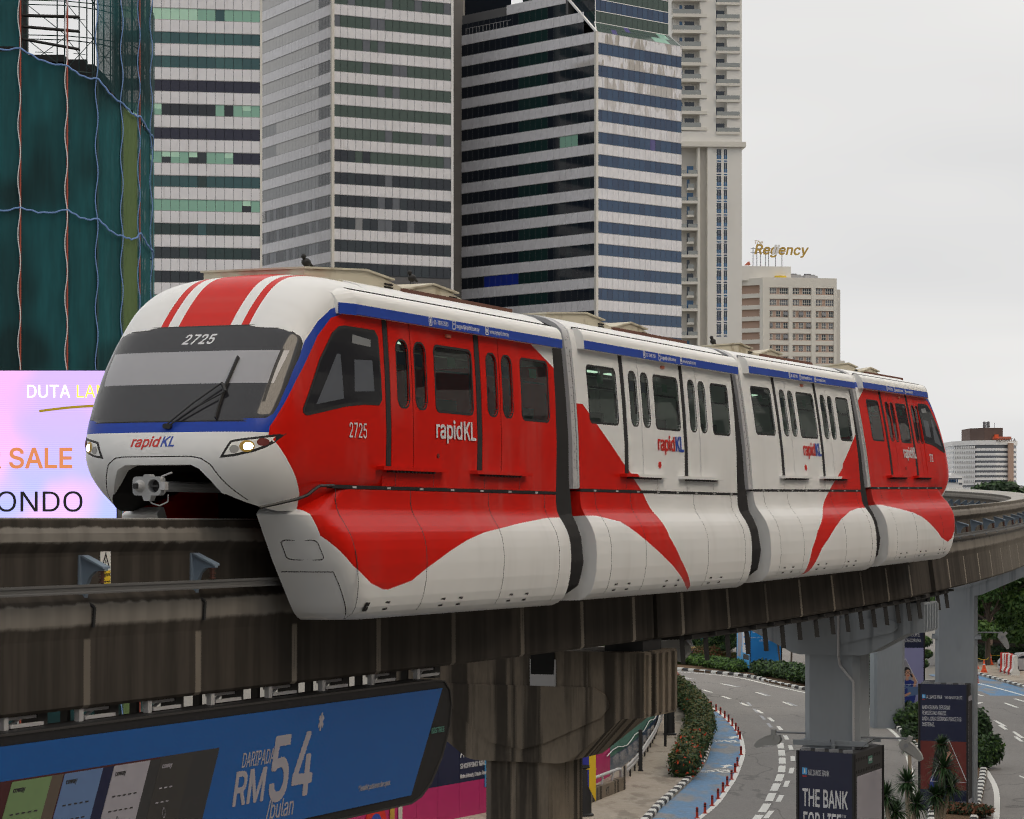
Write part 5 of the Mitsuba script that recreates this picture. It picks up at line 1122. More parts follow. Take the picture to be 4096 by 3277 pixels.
part('road_001', 'lane_arrow', flat([(29.76, 167.74), (29.80, 166.88), (30.40, 167.53), (29.49, 165.18), (29.38, 165.61)], .036, .006), 'white_line')
part('road_001', 'lane_arrow', flat([(23.71, 121.50), (23.87, 119.82), (23.74, 119.16), (23.61, 121.16)], .036, .006), 'white_line')
for (x, y) in ((2902, 2970), (2870, 3090)):      # cycle symbols painted on the blue lane
    a = np.array([(x - 2048) / 10400, 1]) * (130000 / (y - 2035)); f = frame((a[0], a[1], .031), (1, -.25, 0), (.25, 1, 0))
    g = cat(*[prism(Point(dx, 0).buffer(.42).difference(Point(dx, 0).buffer(.32)), .006) for dx in (-.55, .55)], prism(LineString([(-.55, 0), (-.2, .9), (.35, .85), (.55, 0)]).buffer(.06), .006), prism(LineString([(-.2, .9), (.1, 0), (.35, .85)]).buffer(.06), .006))
    part('bike_lane', 'cycle_symbol', put(g, f), 'white_line')
    part('bike_lane', 'direction_arrow', put(prism([(-.1, 1.8), (.1, 1.8), (.1, 2.7), (.35, 2.7), (0, 3.5), (-.35, 2.7), (-.1, 2.7)], .006), f), 'white_line')

# ------------------------------------------------------------------ bollards, cones, barriers, cars
BOL = [(7.45, 104.67), (7.89, 106.30), (8.40, 109.06), (8.85, 111.68), (9.27, 114.24), (9.67, 116.80), (10.10, 119.60), (10.53, 122.76), (10.90, 125.73), (11.59, 131.58), (12.31, 140.39), (12.47, 143.33), (12.56, 145.90), (12.63, 149.08), (12.65, 151.87), (12.65, 154.58), (12.62, 157.38), (12.55, 159.90), (12.41, 162.09), (12.26, 164.25), (12.18, 168.18)]
post_m = trimesh.creation.revolve([(0, 0), (.11, 0), (.11, .03), (.055, .05), (.052, .42), (.03, .45), (0, .45)], sections=12); band_m = cat(*[trimesh.creation.revolve([(.0545, z), (.0545, z + .05)], sections=12) for z in (.27, .35)])
dp, db = mikit.ply(post_m, M('bollard'), 40), mikit.ply(band_m, M('maroon'))
words_n = ['nearest', 'second', 'third', 'fourth', 'fifth', 'sixth', 'seventh', 'eighth', 'ninth', 'tenth', 'eleventh', 'twelfth', 'thirteenth', 'fourteenth', 'fifteenth', 'sixteenth', 'seventeenth', 'eighteenth', 'nineteenth', 'twentieth', 'farthest']
for i, (x, y) in enumerate(BOL):
    b = thing('bollard', f'slim orange post, {words_n[i]} along the blue cycle lane' + ('' if i in (0, 20) else ' from the near end'), 'bollard', 'orange posts along the cycle lane')
    tw = T(trimesh.transformations.translation_matrix((x, y, .03)).tolist()); copy_part(b, 'post', dp, tw); copy_part(b, 'reflective_band', db, tw)
for i, (x, y) in enumerate([(33.25, 185.71), (33.12, 188.13)]):
    b = thing('bollard', ('short red lane post at the tip of the far right blue lane, the nearer one', 'short red lane post at the far right, half hidden behind the poster box')[i], 'bollard')
    tw = T((trimesh.transformations.translation_matrix((x, y, .03)) @ np.diag([1.2, 1.2, 1.4, 1])).tolist()); copy_part(b, 'post', dp, tw); copy_part(b, 'reflective_band', db, tw)
def cone(x, y, label, h=.95):
    k = thing('traffic_cone', label, 'traffic cone', 'orange cones by the barriers')
    tr = lambda m: put(m, trimesh.transformations.translation_matrix((x, y, .16)))
    part(k, 'base', tr(prism(rrect(-.24, .24, -.24, .24, .05), .06)), 'orange')
    part(k, 'cone', tr(trimesh.creation.revolve([(.19, .06), (.15, .25), (.095, h * .62), (.04, h), (0, h)], sections=16)), 'orange', 40)
    part(k, 'white_band', tr(trimesh.creation.revolve([(.10, h * .60), (.066, h * .80)], sections=16)), 'print_white'); part(k, 'collar', tr(trimesh.creation.revolve([(.22, .06), (.21, .20), (.16, .22)], sections=16)), 'orange')
cone(*(35.73, 200.31), 'orange traffic cone at the left of the cones, by the chain'); cone(*(35.54, 195.78), 'orange traffic cone nearest to us beside the far right blue lane'); cone(*(37.78, 205.37), 'orange cone behind the floodlight near the silver car'); cone(*(38.76, 205.05), 'orange cone directly beside the water-filled barrier')
ch = [(36.56, 205.00, 0.57), (36.54, 203.00, 0.57), (36.31, 200.00, 0.87), (37.13, 203.00, 0.59), (38.26, 208.00, 0.56), (38.84, 208.00, 0.30), (39.13, 207.00, 0.58)]
one('chain', 'thin yellow plastic chain strung between the traffic cones', 'chain', tube([(x, y, max(z, .75)) for x, y, z in ch], .02, 4), 'yellow')
def barrier(x, y, a, lb, red):
    k = thing('water_barrier', lb, 'barrier', 'red and white water-filled barriers')
    prof = Polygon([(-.32, 0), (.32, 0), (.32, .25), (.16, .5), (.13, 1.35), (.09, 1.45), (-.09, 1.45), (-.13, 1.35), (-.16, .5), (-.32, .25)])
    f = np.eye(4); f[:3, 0], f[:3, 1], f[:3, 2], f[:3, 3] = (math.cos(a + math.pi / 2), math.sin(a + math.pi / 2), 0), (0, 0, 1), (math.cos(a), math.sin(a), 0), (x, y, .16)
    part(k, 'body', put(prism(prof, .62), f), 'barrier_red' if red else 'barrier_white')
    part(k, 'rib', put(cat(*[prism(prof.buffer(.02), .06, z) for z in (.12, .44)]), f), 'barrier_red' if red else 'barrier_white')
    part(k, 'foot_hole', put(cat(box(-.34, -.325, .05, .16, .1, .25), box(-.34, -.325, .05, .16, .38, .53), box(.325, .34, .05, .16, .1, .25), box(.325, .34, .05, .16, .38, .53)), f), 'dark')
b0 = np.array((37.11, 195.49)); b1 = np.array((37.41, 189.23)); dv = (b1 - b0) / np.linalg.norm(b1 - b0); an_ = math.atan2(dv[1], dv[0])
for i in range(5): barrier(*(b0 + dv * .64 * i), an_, ['white water-filled barrier section, first from the left of the row', 'red water-filled barrier section, second of the row at the right edge', 'white water-filled barrier section, third of the row at the right edge', 'red water-filled barrier section, fourth of the row at the right edge', 'white water-filled barrier section at the end of the row, cut by the right edge'][i], i % 2 == 1)
for i in range(3): barrier(*(b0 + np.array([-.2, 1.0]) + dv * .64 * i), an_ + 1.2, 'red and white barrier section set at an angle behind the row, ' + ('left', 'middle', 'right')[i] + ' one', i % 2 == 0)
def car(x, y, a, label, paint, suv=False):
    k = thing('parked_car', label, 'car'); L_, W_, H_ = (4.6, 1.85, 1.75) if suv else (4.2, 1.7, 1.45)
    f = frame((x, y, .03), (math.cos(a), math.sin(a), 0), (0, 0, 1))
    side = [(-L_ / 2, .32), (-L_ / 2, .85), (-L_ / 2 + .15, .98), (-L_ * .33, 1.02), (-L_ * .17, H_ - .06), (-.1, H_), (L_ * .26, H_ - .04), (L_ * .44, 1.02), (L_ / 2, .92), (L_ / 2, .35), (L_ / 2 - .1, .25), (-L_ / 2 + .1, .25)]
    b = man(fix(prism(Polygon(side).buffer(.05).buffer(-.02), W_, -W_ / 2)))
    for wx in (-L_ * .31, L_ * .31): b = b - man(fix(put(trimesh.creation.cylinder(.39, W_ + 1), trimesh.transformations.translation_matrix((wx, .34, 0)))))
    part(k, 'body', put(unman(b), f), paint, 30)
    gl = Polygon([(-L_ * .29, 1.04), (-L_ * .16, H_ - .13), (L_ * .24, H_ - .12), (L_ * .37, 1.04)])
    for sd in (1, -1): part(k, 'side_window', put(prism(gl.buffer(-.03), .01, sd * W_ / 2 - (0 if sd > 0 else .01)), f), 'gl_dark')
    part(k, 'windscreen', put(mk([(-L_ * .325, 1.05, -.7), (-L_ * .325, 1.05, .7), (-L_ * .185, H_ - .1, .62), (-L_ * .185, H_ - .1, -.62)], [[0, 1, 2], [0, 2, 3]]) , f @ trimesh.transformations.translation_matrix((-.045, .03, 0))), 'gl_dark')
    for sd in (1, -1):
        part(k, 'headlight', put(box(-L_ / 2 - .055, -L_ / 2 + .14, .66, .86, sd * .62 - .17, sd * .62 + .17), f), 'print_white')
        for wx in (-L_ * .31, L_ * .31):
            w_ = num(k + '__wheel'); scene[w_] = mikit.ply(put(trimesh.creation.cylinder(.35, .2), f @ trimesh.transformations.translation_matrix((wx, .34, sd * (W_ / 2 - .1)))), M('tyre'), 40)
            part(w_, 'rim', put(cat(trimesh.creation.cylinder(.06, .03), *[put(box(-.03, .03, 0, .23, -.01, .01), trimesh.transformations.rotation_matrix(q_ * 1.2566, (0, 0, 1))) for q_ in range(5)], trimesh.creation.annulus(.2, .25, .03)), f @ trimesh.transformations.translation_matrix((wx, .34, sd * (W_ / 2 + .005)))), 'alu')
    part(k, 'grille', put(box(-L_ / 2 - .06, -L_ / 2 + .02, .42, .62, -.5, .5), f), 'dark'); part(k, 'bumper', put(prism(rrect(-L_ / 2 - .08, -L_ / 2 + .05, .26, .44, .04), W_ * .94, -W_ * .47), f), paint)
    return k, f
car(*(39.39, 198.47), .05, 'silver car whose nose shows beside the water-filled barrier', 'car_silver')
sv, f = car(*(17.65, 254.90), .12, 'white sport utility vehicle with blue door stripe parked by the far wall', 'white', True)
part(sv, 'blue_stripe', put(cat(*[box(-.9, 1.7, .82, .98, sd * .93 - .01, sd * .93 + .01) for sd in (1, -1)]), f), 'blue')

# ------------------------------------------------------------------ hoarding, guard rails, posts on the footway
hp = resample(HOARD, 1.6)
k = thing('site_hoarding', 'tall site hoarding with navy and pink adverts and a green painted far end', 'hoarding')
for i in range(len(hp) - 1):
    a, b = hp[i], hp[i + 1]; t = (b - a) / np.linalg.norm(b - a); nrm = np.array([t[1], -t[0]]); L_ = np.linalg.norm(b - a)
    F_ = frame((*a, .0), (*t, 0), (0, 0, 1)); y = a[1]
    if y < 120:
        part(k, 'navy_panel', put(box(.01, L_ - .01, 1.55, 5.2, -.05, .0), F_), 'navy'); part(k, 'pink_panel', put(box(.01, L_ - .01, .15, 1.545, -.05, .0), F_), 'pink')
    else:
        part(k, 'green_panel', put(box(.01, L_ - .01, 1.0, 5.0, -.05, .0), F_), 'board'); part(k, 'blue_panel', put(box(.01, L_ - .01, .15, .98, -.08, -.03), F_), 'sky_blue' if False else 'gl_blue2')
def on_hoard(s0, mesh, z, m, nm):
    d = np.r_[0, np.cumsum(np.linalg.norm(np.diff(hp, axis=0), axis=1))]; a = np.array([np.interp(s0, d, hp[:, j]) for j in (0, 1)]); b = np.array([np.interp(s0 + 1, d, hp[:, j]) for j in (0, 1)]); t = (b - a) / np.linalg.norm(b - a)
    return part(k, nm, put(mesh, frame((*a, z), (*t, 0), (0, 0, 1)) @ trimesh.transformations.translation_matrix((0, 0, .03))), m)
hd = lambda x, y: float(np.r_[0, np.cumsum(np.linalg.norm(np.diff(hp, axis=0), axis=1))][np.argmin(np.linalg.norm(hp - np.array([x, y]), axis=1))])
sA = hd(-1.9, 104.2)
on_hoard(sA, words('AVENUE K', .40, .02, False, squeeze=.85), 2.55, 'print_white', 'lettering'); on_hoard(sA, words('SHOPPING MALL', .20, .02, squeeze=.95), 2.1, 'print_white', 'lettering'); on_hoard(sA, words('Make Friends, Create Trends', .16, .02, squeeze=.75), 1.72, 'print_white', 'lettering')
on_hoard(sA, cat(*[prism(LineString(l).buffer(w), .02) for l, w in (([(.25, .0), (.55, 1.35), (.78, -.1)], .06), ([(.0, .45), (.95, .72)], .05), ([(.72, 1.3), (.80, .2)], .05), ([(1.15, 1.35), (.70, .75), (1.3, .28)], .05), ([(0, .1), (.25, 0.05)], .05))]), 3.15, 'print_white', 'monogram')
on_hoard(hd(2.1, 111.7), words('DI TINGKAT', .28, .02, squeeze=.9), 3.2, 'print_white', 'lettering'); on_hoard(hd(2.1, 111.7), words('156 Jalan Ampang', .20, .02, squeeze=.9), 2.35, 'print_white', 'lettering'); on_hoard(hd(2.3, 112), words('1800 OVEN', .26, .02, squeeze=.8), .75, 'print_grey', 'lettering')
for (sx, zz, r, m) in ((sA - 6.2, .55, .75, 'red'), (sA - 6.2, .55, .4, 'blue')): on_hoard(sx, prism(Point(0, 0).buffer(r), .02 if m == 'red' else .03), zz, m, 'round_emblem')
on_hoard(sA - 5.2, prism([(0, 0), (.3, 0), (.35, 1.0), (.2, 1.25), (.02, 1.0)], .02), .2, 'gold', 'printed_figure'); on_hoard(sA - 4.6, prism([(0, 0), (.25, 0), (.3, .9), (.16, 1.2), (.02, .9)], .02), .2, 'cream_shade', 'printed_figure')
on_hoard(sA + 1.95, cat(*[box(.0 + j * .09, .045 + j * .09, 0, 2.6 - .2 * (j % 3), 0, .02) for j in range(5)]), 1.2, 'light_blue', 'stripe_print'); on_hoard(sA + 2.0, prism(Point(0, 0).buffer(.42), .02), 4.0, 'cream_shade', 'balloon_print')
k = thing('guard_rail', 'bent galvanised guard rail along the green end of the hoarding', 'guard rail')
gr = resample([(5.17, 117.65), (5.63, 120.71), (6.67, 129.35), (7.63, 138.30), (8.21, 145.25), (8.65, 152.05), (8.94, 157.58)], .8)
for i in range(len(gr) - 1):
    a, b = gr[i], gr[i + 1]; t = (b - a) / np.linalg.norm(b - a); f = np.eye(4); f[:3, 0], f[:3, 1], f[:3, 2], f[:3, 3] = (t[1], -t[0], 0), (0, 0, 1), (*t, 0), (*a, .15)
    part(k, 'rail_beam', put(prism([(0, .38), (.05, .44), (.05, .52), (0, .56), (.05, .60), (.05, .68), (0, .74), (-.012, .74), (.03, .67), (.03, .61), (-.02, .56), (.03, .51), (.03, .45), (-.012, .38)], np.linalg.norm(b - a) + .01), f), 'alu')
    if i % 3 == 0: part(k, 'post', put(box(-.12, -.04, 0, .72, -.05, .05), f), 'dark_steel')
k = thing('parapet_wall', 'low stained concrete parapet with a bent pipe rail on top, below the pink advert', 'wall')
w0, w1 = np.array([1.2, 102.2]), np.array([5.0, 114.4]); t = (w1 - w0) / np.linalg.norm(w1 - w0); f = frame((*w0, .15), (*t, 0), (0, 0, 1)); L_ = np.linalg.norm(w1 - w0)
part(k, 'wall', put(box(0, L_, 0, .55, -.3, 0), f), 'pier_brown'); part(k, 'pipe', put(cat(tube([(0, .95, -.15), (L_ - .8, .95, -.15), (L_ - .3, .90, -.15), (L_ - .2, .55, -.15)], .07, 8), *[tube([(x, .55, -.15), (x + .1, .8, -.12), (x, .95, -.15)], .05, 6) for x in np.arange(.8, L_ - 1, 1.7)]), f), 'alu')
part(k, 'graffiti', put(words('YT', .3, .004, True, .2), f @ trimesh.transformations.translation_matrix((L_ - 3.4, .1, .002))), 'dark')
one('marker_post', 'thin black post on the footway in front of the green hoarding', 'post', cat(box(-.09, .09, -.06, .06, 0, 1.95), box(-.12, .12, -.09, .09, 0, .05)).apply_translation((*(6.05, 122.41), .15)), 'pole')
one('cable', 'white cable slung along the foot of the green hoarding', 'cable', tube([(*(hp[i] + np.array([.12, -.02])), 1.25 + .12 * math.sin(i * 1.3)) for i in range(len(hp)) if hp[i][1] > 118], .025, 5), 'print_white')
def lamp_post(x, y, label, h):
    k = thing('street_lamp', label, 'street lamp'); tr = lambda m: put(m, trimesh.transformations.translation_matrix((x, y, .15)))
    part(k, 'base', tr(trimesh.creation.revolve([(0, 0), (.36, 0), (.36, .08), (.27, .12), (.24, 1.9), (.30, 1.95), (.30, 2.05), (.12, 2.1), (0, 2.1)], sections=16)), 'pole', 35); part(k, 'pole', tr(cyl((0, 0, 2.05), (0, 0, h), .11, 12, .07)), 'pole', 40); return k
lp = lamp_post(*(8.62, 141.92), 'tall black street lamp post at the end of the brown pier by the hedge', 8.6)
part(lp, 'access_strip', box(-.02, .02, -.30, -.25, 5.4, 6.6).apply_translation((*(8.65, 141.92), .15)), 'alu')
fx, fy = 2.93, 104.5
lp2 = lamp_post(fx, fy, 'short view of a black lamp post carrying the red, blue and yellow banner', 5.6)
part(lp2, 'plate', box(-.02, .02, -.27, -.25, .8, 1.6).apply_translation((fx, fy, .15)), 'dark')
k = thing('banner', 'long vertical red, blue and yellow banner with swallow tail and crest on a lamp post', 'flag')
fb_ = frame((fx - .40, fy - .16, 2.05), (1, -.1, 0), (0, 0, 1))
for j, (x0, x1, m, tail) in enumerate(((0, .29, 'flag_red', [(0, -1.3), (.29, -.75)]), (.29, .56, 'flag_blue', [(.29, -.75), (.425, -.52), (.56, -.75)]), (.56, .84, 'flag_yellow', [(.56, -.75), (.84, -1.3)]))):
    part(k, 'stripe', put(prism([(x0, 2.4)] + [(x, y) for x, y in tail] + [(x1, 2.4)], .012), fb_), m)
part(k, 'lower_bar', put(box(-.02, .86, -.02, .03, .0, .03), fb_), 'flag_yellow')
for poly, m, z in ((Point(.425, 1.22).buffer(.10), 'print_white', .014), (sbox(.34, 1.24, .51, 1.32), 'flag_red', .017), (Polygon([(.38, 1.10), (.47, 1.10), (.425, 1.04)]), 'flag_yellow', .017), (Polygon([(.20, 1.02), (.27, 1.34), (.32, 1.22), (.30, 1.02)]), 'gold', .014), (Polygon([(.65, 1.02), (.58, 1.34), (.53, 1.22), (.55, 1.02)]), 'gold', .014), (Point(.425, 1.42).buffer(.055), 'flag_yellow', .014), (LineString([(.24, 1.0), (.425, .93), (.61, 1.0)]).buffer(.03), 'flag_yellow', .014), (Point(.27, .86).buffer(.035), 'flag_yellow', .014), (Point(.425, .82).buffer(.035), 'flag_yellow', .014), (Point(.58, .86).buffer(.035), 'flag_yellow', .014)):
    part(k, 'crest', put(prism(poly, .003, z), fb_), m)
# ------------------------------------------------------------------ poster boxes round the pier columns
def emblem(k, F_, x, y, s):
    tr = lambda m: put(m, F_ @ trimesh.transformations.translation_matrix((x, y, .01)))
    part(k, 'emblem_square', tr(prism(sbox(0, .15, .8, 1.05).difference(sbox(.05, .2, .75, 1.0)) if s > .3 else sbox(0, .15, .8, 1.05), .004).apply_scale(s)), 'light_blue')
    part(k, 'emblem', tr(prism([(.0, .0), (.27, .3), (.40, .1 + .25), (.53, .3), (.8, .0), (.62, .05), (.4, 1.15), (.2, .05)], .006, .004).apply_scale(s)), 'print_white'); part(k, 'emblem_bar', tr(prism([(-.02, -.02), (.82, -.02), (.7, -.14), (.1, -.14)], .004).apply_scale(s)), 'red')
def poster_box(label, pts, z0, z1, faces):
    """pts: plan corners, anticlockwise from above seen from the front-left; faces[i] on the side from pts[i] to pts[i+1]"""
    k = thing('poster_box', label, 'advert panel'); c = np.mean(pts, axis=0)
    part(k, 'frame', prism(Polygon(pts).buffer(-.04), z1 - z0, z0), 'dark')
    for i, fn in faces.items():
        a, b = np.array(pts[i]), np.array(pts[i + 1]); F_ = frame((*a, z0), (*(b - a), 0), (0, 0, 1)); fn(k, F_, np.linalg.norm(b - a), z1 - z0)
    n = len(pts)
    part(k, 'corner_edge', cat(*[cyl((*p, z0), (*p, z1), .05, 6) for p in pts[:3]]), 'black')
    part(k, 'top_clip', cat(*[box(-.12, .12, -.08, .08, z1, z1 + .08).apply_translation((*(np.array(pts[0]) * (1 - t) + np.array(pts[1]) * t + (c - np.array(pts[0])) * .06), 0)) for t in (.1, .35, .6, .85)]), 'steel')
    return k
def txt(k, F_, s, x, y, h, m='print_white', bold=False, sq=.8, nm='lettering', z=.012, fit=None): part(k, nm, put(words(s, h, .004, bold, 0, sq, fit=fit), F_ @ trimesh.transformations.translation_matrix((x, y, z))), m)
def panel(k, F_, x0, x1, y0, y1, m, z=.0, nm='panel', th=.012): part(k, nm, put(box(x0, x1, y0, y1, z - .02, z + th - .004), F_), m)
def triangle(k, F_, x, y, w, h, z=.02): part(k, 'outline_triangle', put(prism(Polygon([(x - w / 2, y), (x + w / 2, y), (x, y + h)]).difference(Polygon([(x - w / 2 + .045, y + .02), (x + w / 2 - .045, y + .02), (x, y + h - .05)])), .004, z), F_), 'print_white')
def face_bank(k, F_, w, h):
    panel(k, F_, 0, w, 0, h, 'navy'); emblem(k, F_, .14, h - .66, .20); txt(k, F_, 'ALLIANCE BANK', .33, h - .64, .15, fit=.66)
    txt(k, F_, 'THE BANK', .14, h - 1.46, .45, bold=True, fit=1.42); txt(k, F_, 'FOR LIFE', .16, h - 2.08, .45, bold=True, fit=1.20); txt(k, F_, 'TM', 1.38, h - 1.70, .08)
    panel(k, F_, .06, w - .25, h - 5.2, h - 2.62, 'lilac', .006, 'picture'); triangle(k, F_, w * .5, h - 4.4, 1.3, 1.9)
def face_grey(k, F_, w, h):
    panel(k, F_, 0, w, 0, h, 'dark'); panel(k, F_, .25, w - .12, .2, h - .62, 'print_grey', .008, 'picture'); panel(k, F_, w * .48, w * .62, h - .38, h - .18, 'board', .01, 'plate'); txt(k, F_, 'BIGTREE', w * .485, h - .31, .07, sq=.7, z=.03)
    part(k, 'vent_holes', put(cat(*[box(.2 + j * .16, .27 + j * .16, h - y - .09, h - y, .009, .012) for j in range(int((w - .4) / .16)) for y in (.14, .46)]), F_), 'void')
    emblem(k, F_, w * .4, h - 3.0, .30); txt(k, F_, 'ALLIANCE BANK', w * .55, h - 2.96, .16, sq=.7)
FCORN = [(7.63, 69.40), (8.98, 68.30), (10.10, 70.9), (9.7, 72.3), (8.1, 72.1)]
poster_box('navy poster box reading THE BANK FOR LIFE round the nearer grey pier column', FCORN, 0.0, 6.05, {0: face_bank, 1: face_grey})
def face_credit(k, F_, w, h):
    panel(k, F_, 0, w, 0, h, 'navy'); emblem(k, F_, .12, h - .62, .18); txt(k, F_, 'ALLIANCE BANK', .30, h - .60, .14, fit=.66); txt(k, F_, 'THE BANK FOR LIFE', 1.06, h - .60, .12, fit=.74)
    for i, (s, ft) in enumerate((('ANDA BUKAN SEKADAR', 1.17), ('PEMILIK KAD KREDIT.', 1.03), ('ANDA JUGA SEORANG PENCETUS', 1.63), ('INSPIRASI.', .52))): txt(k, F_, s, .12, h - 1.04 - i * .235, .165, fit=ft)
    panel(k, F_, .06, w - .04, h - 4.35, h - 2.35, 'dark_red', .005, 'picture')
    part(k, 'printed_hair', put(prism(Point(1.0, h - 2.95).buffer(.36).union(Polygon([(.62, h - 2.9), (1.1, h - 3.2), (.85, h - 4.2), (.5, h - 4.0)])), .004, .012), F_), 'hair'); part(k, 'printed_face', put(prism(affinity.scale(Point(1.24, h - 3.0).buffer(.16), 1, 1.5), .004, .016), F_), 'skin'); part(k, 'printed_coat', put(prism([(.4, h - 4.34), (.5, h - 3.9), (.9, h - 3.5), (1.3, h - 3.5), (1.55, h - 4.34)], .004, .014), F_), 'navy'); part(k, 'printed_sleeve', put(prism([(.42, h - 4.34), (.46, h - 3.95), (.58, h - 3.7), (.62, h - 4.34)], .004, .018), F_), 'dress')
    triangle(k, F_, 1.24, h - 4.02, 1.55, 1.75); txt(k, F_, 'alliancebank.com.my', 1.2, .35, .13, 'print_grey', sq=.7)
def face_plain(k, F_, w, h): panel(k, F_, .05, w - .05, .3, h - .5, 'print_grey'); panel(k, F_, .3, w - .2, .5, h - .7, 'dark', .008)
poster_box('navy poster box with a credit card slogan in four lines and a dark red picture', [(16.85, 107.6), (18.72, 106.9), (19.5, 109.2), (18.5, 110.2), (17.4, 109.9)], .0, 5.25, {0: face_credit, 1: face_plain})
def face_woman(k, F_, w, h):
    panel(k, F_, 0, w, 0, h, 'navy')
    for i, (s, ft) in enumerate((('ANDA BUKAN SEKADAR', 1.35), ('KEWANGAN.', .75), ('ANDA JUGA SEORANG PERINTIS,', 1.86), ('BERANI MENGHADAPI CABARAN.', 1.93))): txt(k, F_, s, .10, h - .62 - i * .33, .2, fit=ft)
    panel(k, F_, .03, w - .03, .55, h - 1.95, 'lilac', .005, 'picture')
    Y = .55; part(k, 'printed_light', put(prism([(w * .5 - .75, Y + 1.7), (w * .5 + .75, Y + 1.7), (w * .5, Y + 3.0)], .004, .010), F_), 'print_grey')
    part(k, 'printed_dress', put(prism(Polygon([(.75, Y), (.70, Y + .6), (.62, Y + 1.1), (.72, Y + 1.55), (1.0, Y + 1.78), (1.4, Y + 1.78), (1.68, Y + 1.6), (1.72, Y + 1.1), (1.6, Y + .5), (1.62, Y)]).buffer(.03), .004, .014), F_), 'dress')
    part(k, 'printed_leaf_pattern', put(prism(Point(1.2, Y + 1.35).buffer(.05).union(LineString([(1.0, Y + 1.5), (1.2, Y + 1.35), (1.4, Y + 1.55)]).buffer(.035)).union(LineString([(1.0, Y + 1.25), (1.2, Y + 1.35), (1.42, Y + 1.3)]).buffer(.03)).union(LineString([(1.1, Y + .3), (1.25, Y + .5), (1.35, Y + .3)]).buffer(.04)), .003, .018), F_), 'baby_blue')
    part(k, 'printed_neck', put(prism(Polygon([(1.1, Y + 1.75), (1.3, Y + 1.75), (1.27, Y + 2.0), (1.12, Y + 2.0)]), .004, .014), F_), 'skin'); part(k, 'printed_hair', put(prism(affinity.scale(Point(1.17, Y + 2.28).buffer(.26), .9, 1.05).union(Point(.95, Y + 2.18).buffer(.12)), .004, .014), F_), 'hair')
    part(k, 'printed_face', put(prism(affinity.scale(Point(1.24, Y + 2.18).buffer(.17), .95, 1.35), .004, .018), F_), 'skin'); part(k, 'printed_glasses', put(prism(Point(1.16, Y + 2.24).buffer(.075).difference(Point(1.16, Y + 2.24).buffer(.05)).union(Point(1.33, Y + 2.22).buffer(.075).difference(Point(1.33, Y + 2.22).buffer(.05))), .003, .022), F_), 'black'); part(k, 'printed_mouth', put(prism(affinity.rotate(affinity.scale(Point(1.25, Y + 2.04).buffer(.05), 1.1, .4), 15), .003, .022), F_), 'red')
    part(k, 'printed_arm', put(prism(LineString([(1.62, Y + 1.4), (1.7, Y + 1.75), (1.47, Y + 2.1)]).buffer(.075), .004, .016), F_), 'skin'); part(k, 'printed_phone', put(prism(LineString([(1.42, Y + 2.12), (1.48, Y + 2.0)]).buffer(.05), .004, .024), F_), 'black'); part(k, 'printed_folder', put(prism([(1.2, Y + .8), (1.9, Y + .95), (1.82, Y + 1.4), (1.25, Y + 1.4)], .004, .02), F_), 'baby_blue'); part(k, 'printed_hand', put(prism(LineString([(.78, Y + .82), (1.1, Y + .88), (1.35, Y + 1.0)]).buffer(.07), .004, .024), F_), 'skin')
    part(k, 'printed_red_lantern', put(prism(rrect(.22, .42, Y + .3, Y + 1.6, .08), .004, .012), F_), 'red'); triangle(k, F_, w * .5, Y + 1.5, 1.6, 1.6, .026)
def face_side(k, F_, w, h):
    panel(k, F_, 0, w, .4, h, 'print_grey'); emblem(k, F_, w * .25, h - 1.5, .3); txt(k, F_, 'ALLIANCE BANK', w * .38, h - 1.5, .2, 'print_white', sq=.9); txt(k, F_, 'THE BANK', w * .2, h - 2.4, .5, 'print_white', True, .75); txt(k, F_, 'FOR LIFE', w * .22, h - 3.1, .5, 'print_white', True, .75)
poster_box('tall poster box showing a woman in a blue dress and glasses on the phone', [(22.1, 157.4), (22.22, 154.2), (24.4, 153.9), (24.6, 156.4), (23.4, 157.8)], .0, 6.2, {0: face_side, 1: face_woman})
def face_blue(k, F_, w, h):
    panel(k, F_, 0, w, .35, h, 'light_blue' if False else 'sky_blue'); part(k, 'printed_disc', put(prism(Point(w * .5, h - .9).buffer(.42), .004, .012), F_), 'print_white')
    for s, y, hh, sq in (('Perisian Perakaunan', h - 1.72, .215, .9), ('Digital', h - 1.98, .1, .8), ('Online accounting solution', h - 2.12, .15, .85), ('KETAHUI LEBIH LANJUT MELALUI / LEARN MORE AT', h - 2.52, .075, .95), ('xero.com', h - 2.78, .19, .95)):
        if s != 'Digital': part(k, 'lettering', put(words(s, hh, .004, y > h - 1.8, 0, sq, True), F_ @ trimesh.transformations.translation_matrix((w / 2, y, .012))), 'print_white')
def face_phone(k, F_, w, h):
    panel(k, F_, 0, w, .5, h, 'light_blue'); panel(k, F_, w * .45, w * .9, 1.6, 3.3, 'print_white', .008, 'printed_tablet'); panel(k, F_, w * .45, w * .9, 3.3, 3.42, 'navy', .012, 'printed_tablet_bar'); panel(k, F_, w * .5, w * .92, 1.1, 1.5, 'dark', .008, 'printed_stand')
    for y in (2.2, 2.7): panel(k, F_, w * .55, w * .8, y, y + .12, 'sky_blue', .012, 'printed_chart')
    part(k, 'printed_figure', put(prism([(w * .05, 1.2), (w * .3, 1.2), (w * .42, 2.4), (w * .38, 3.4), (w * .2, 3.9), (w * .1, 2.9)], .004, .012), F_), 'print_grey'); txt(k, F_, 'TAKE CONTROL', w * .08, h - .95, .22, bold=True, sq=1.0); txt(k, F_, 'OF YOUR BUSINESS', w * .08, h - 1.25, .18, bold=True, sq=.9); txt(k, F_, 'xero', w * .7, .75, .16)
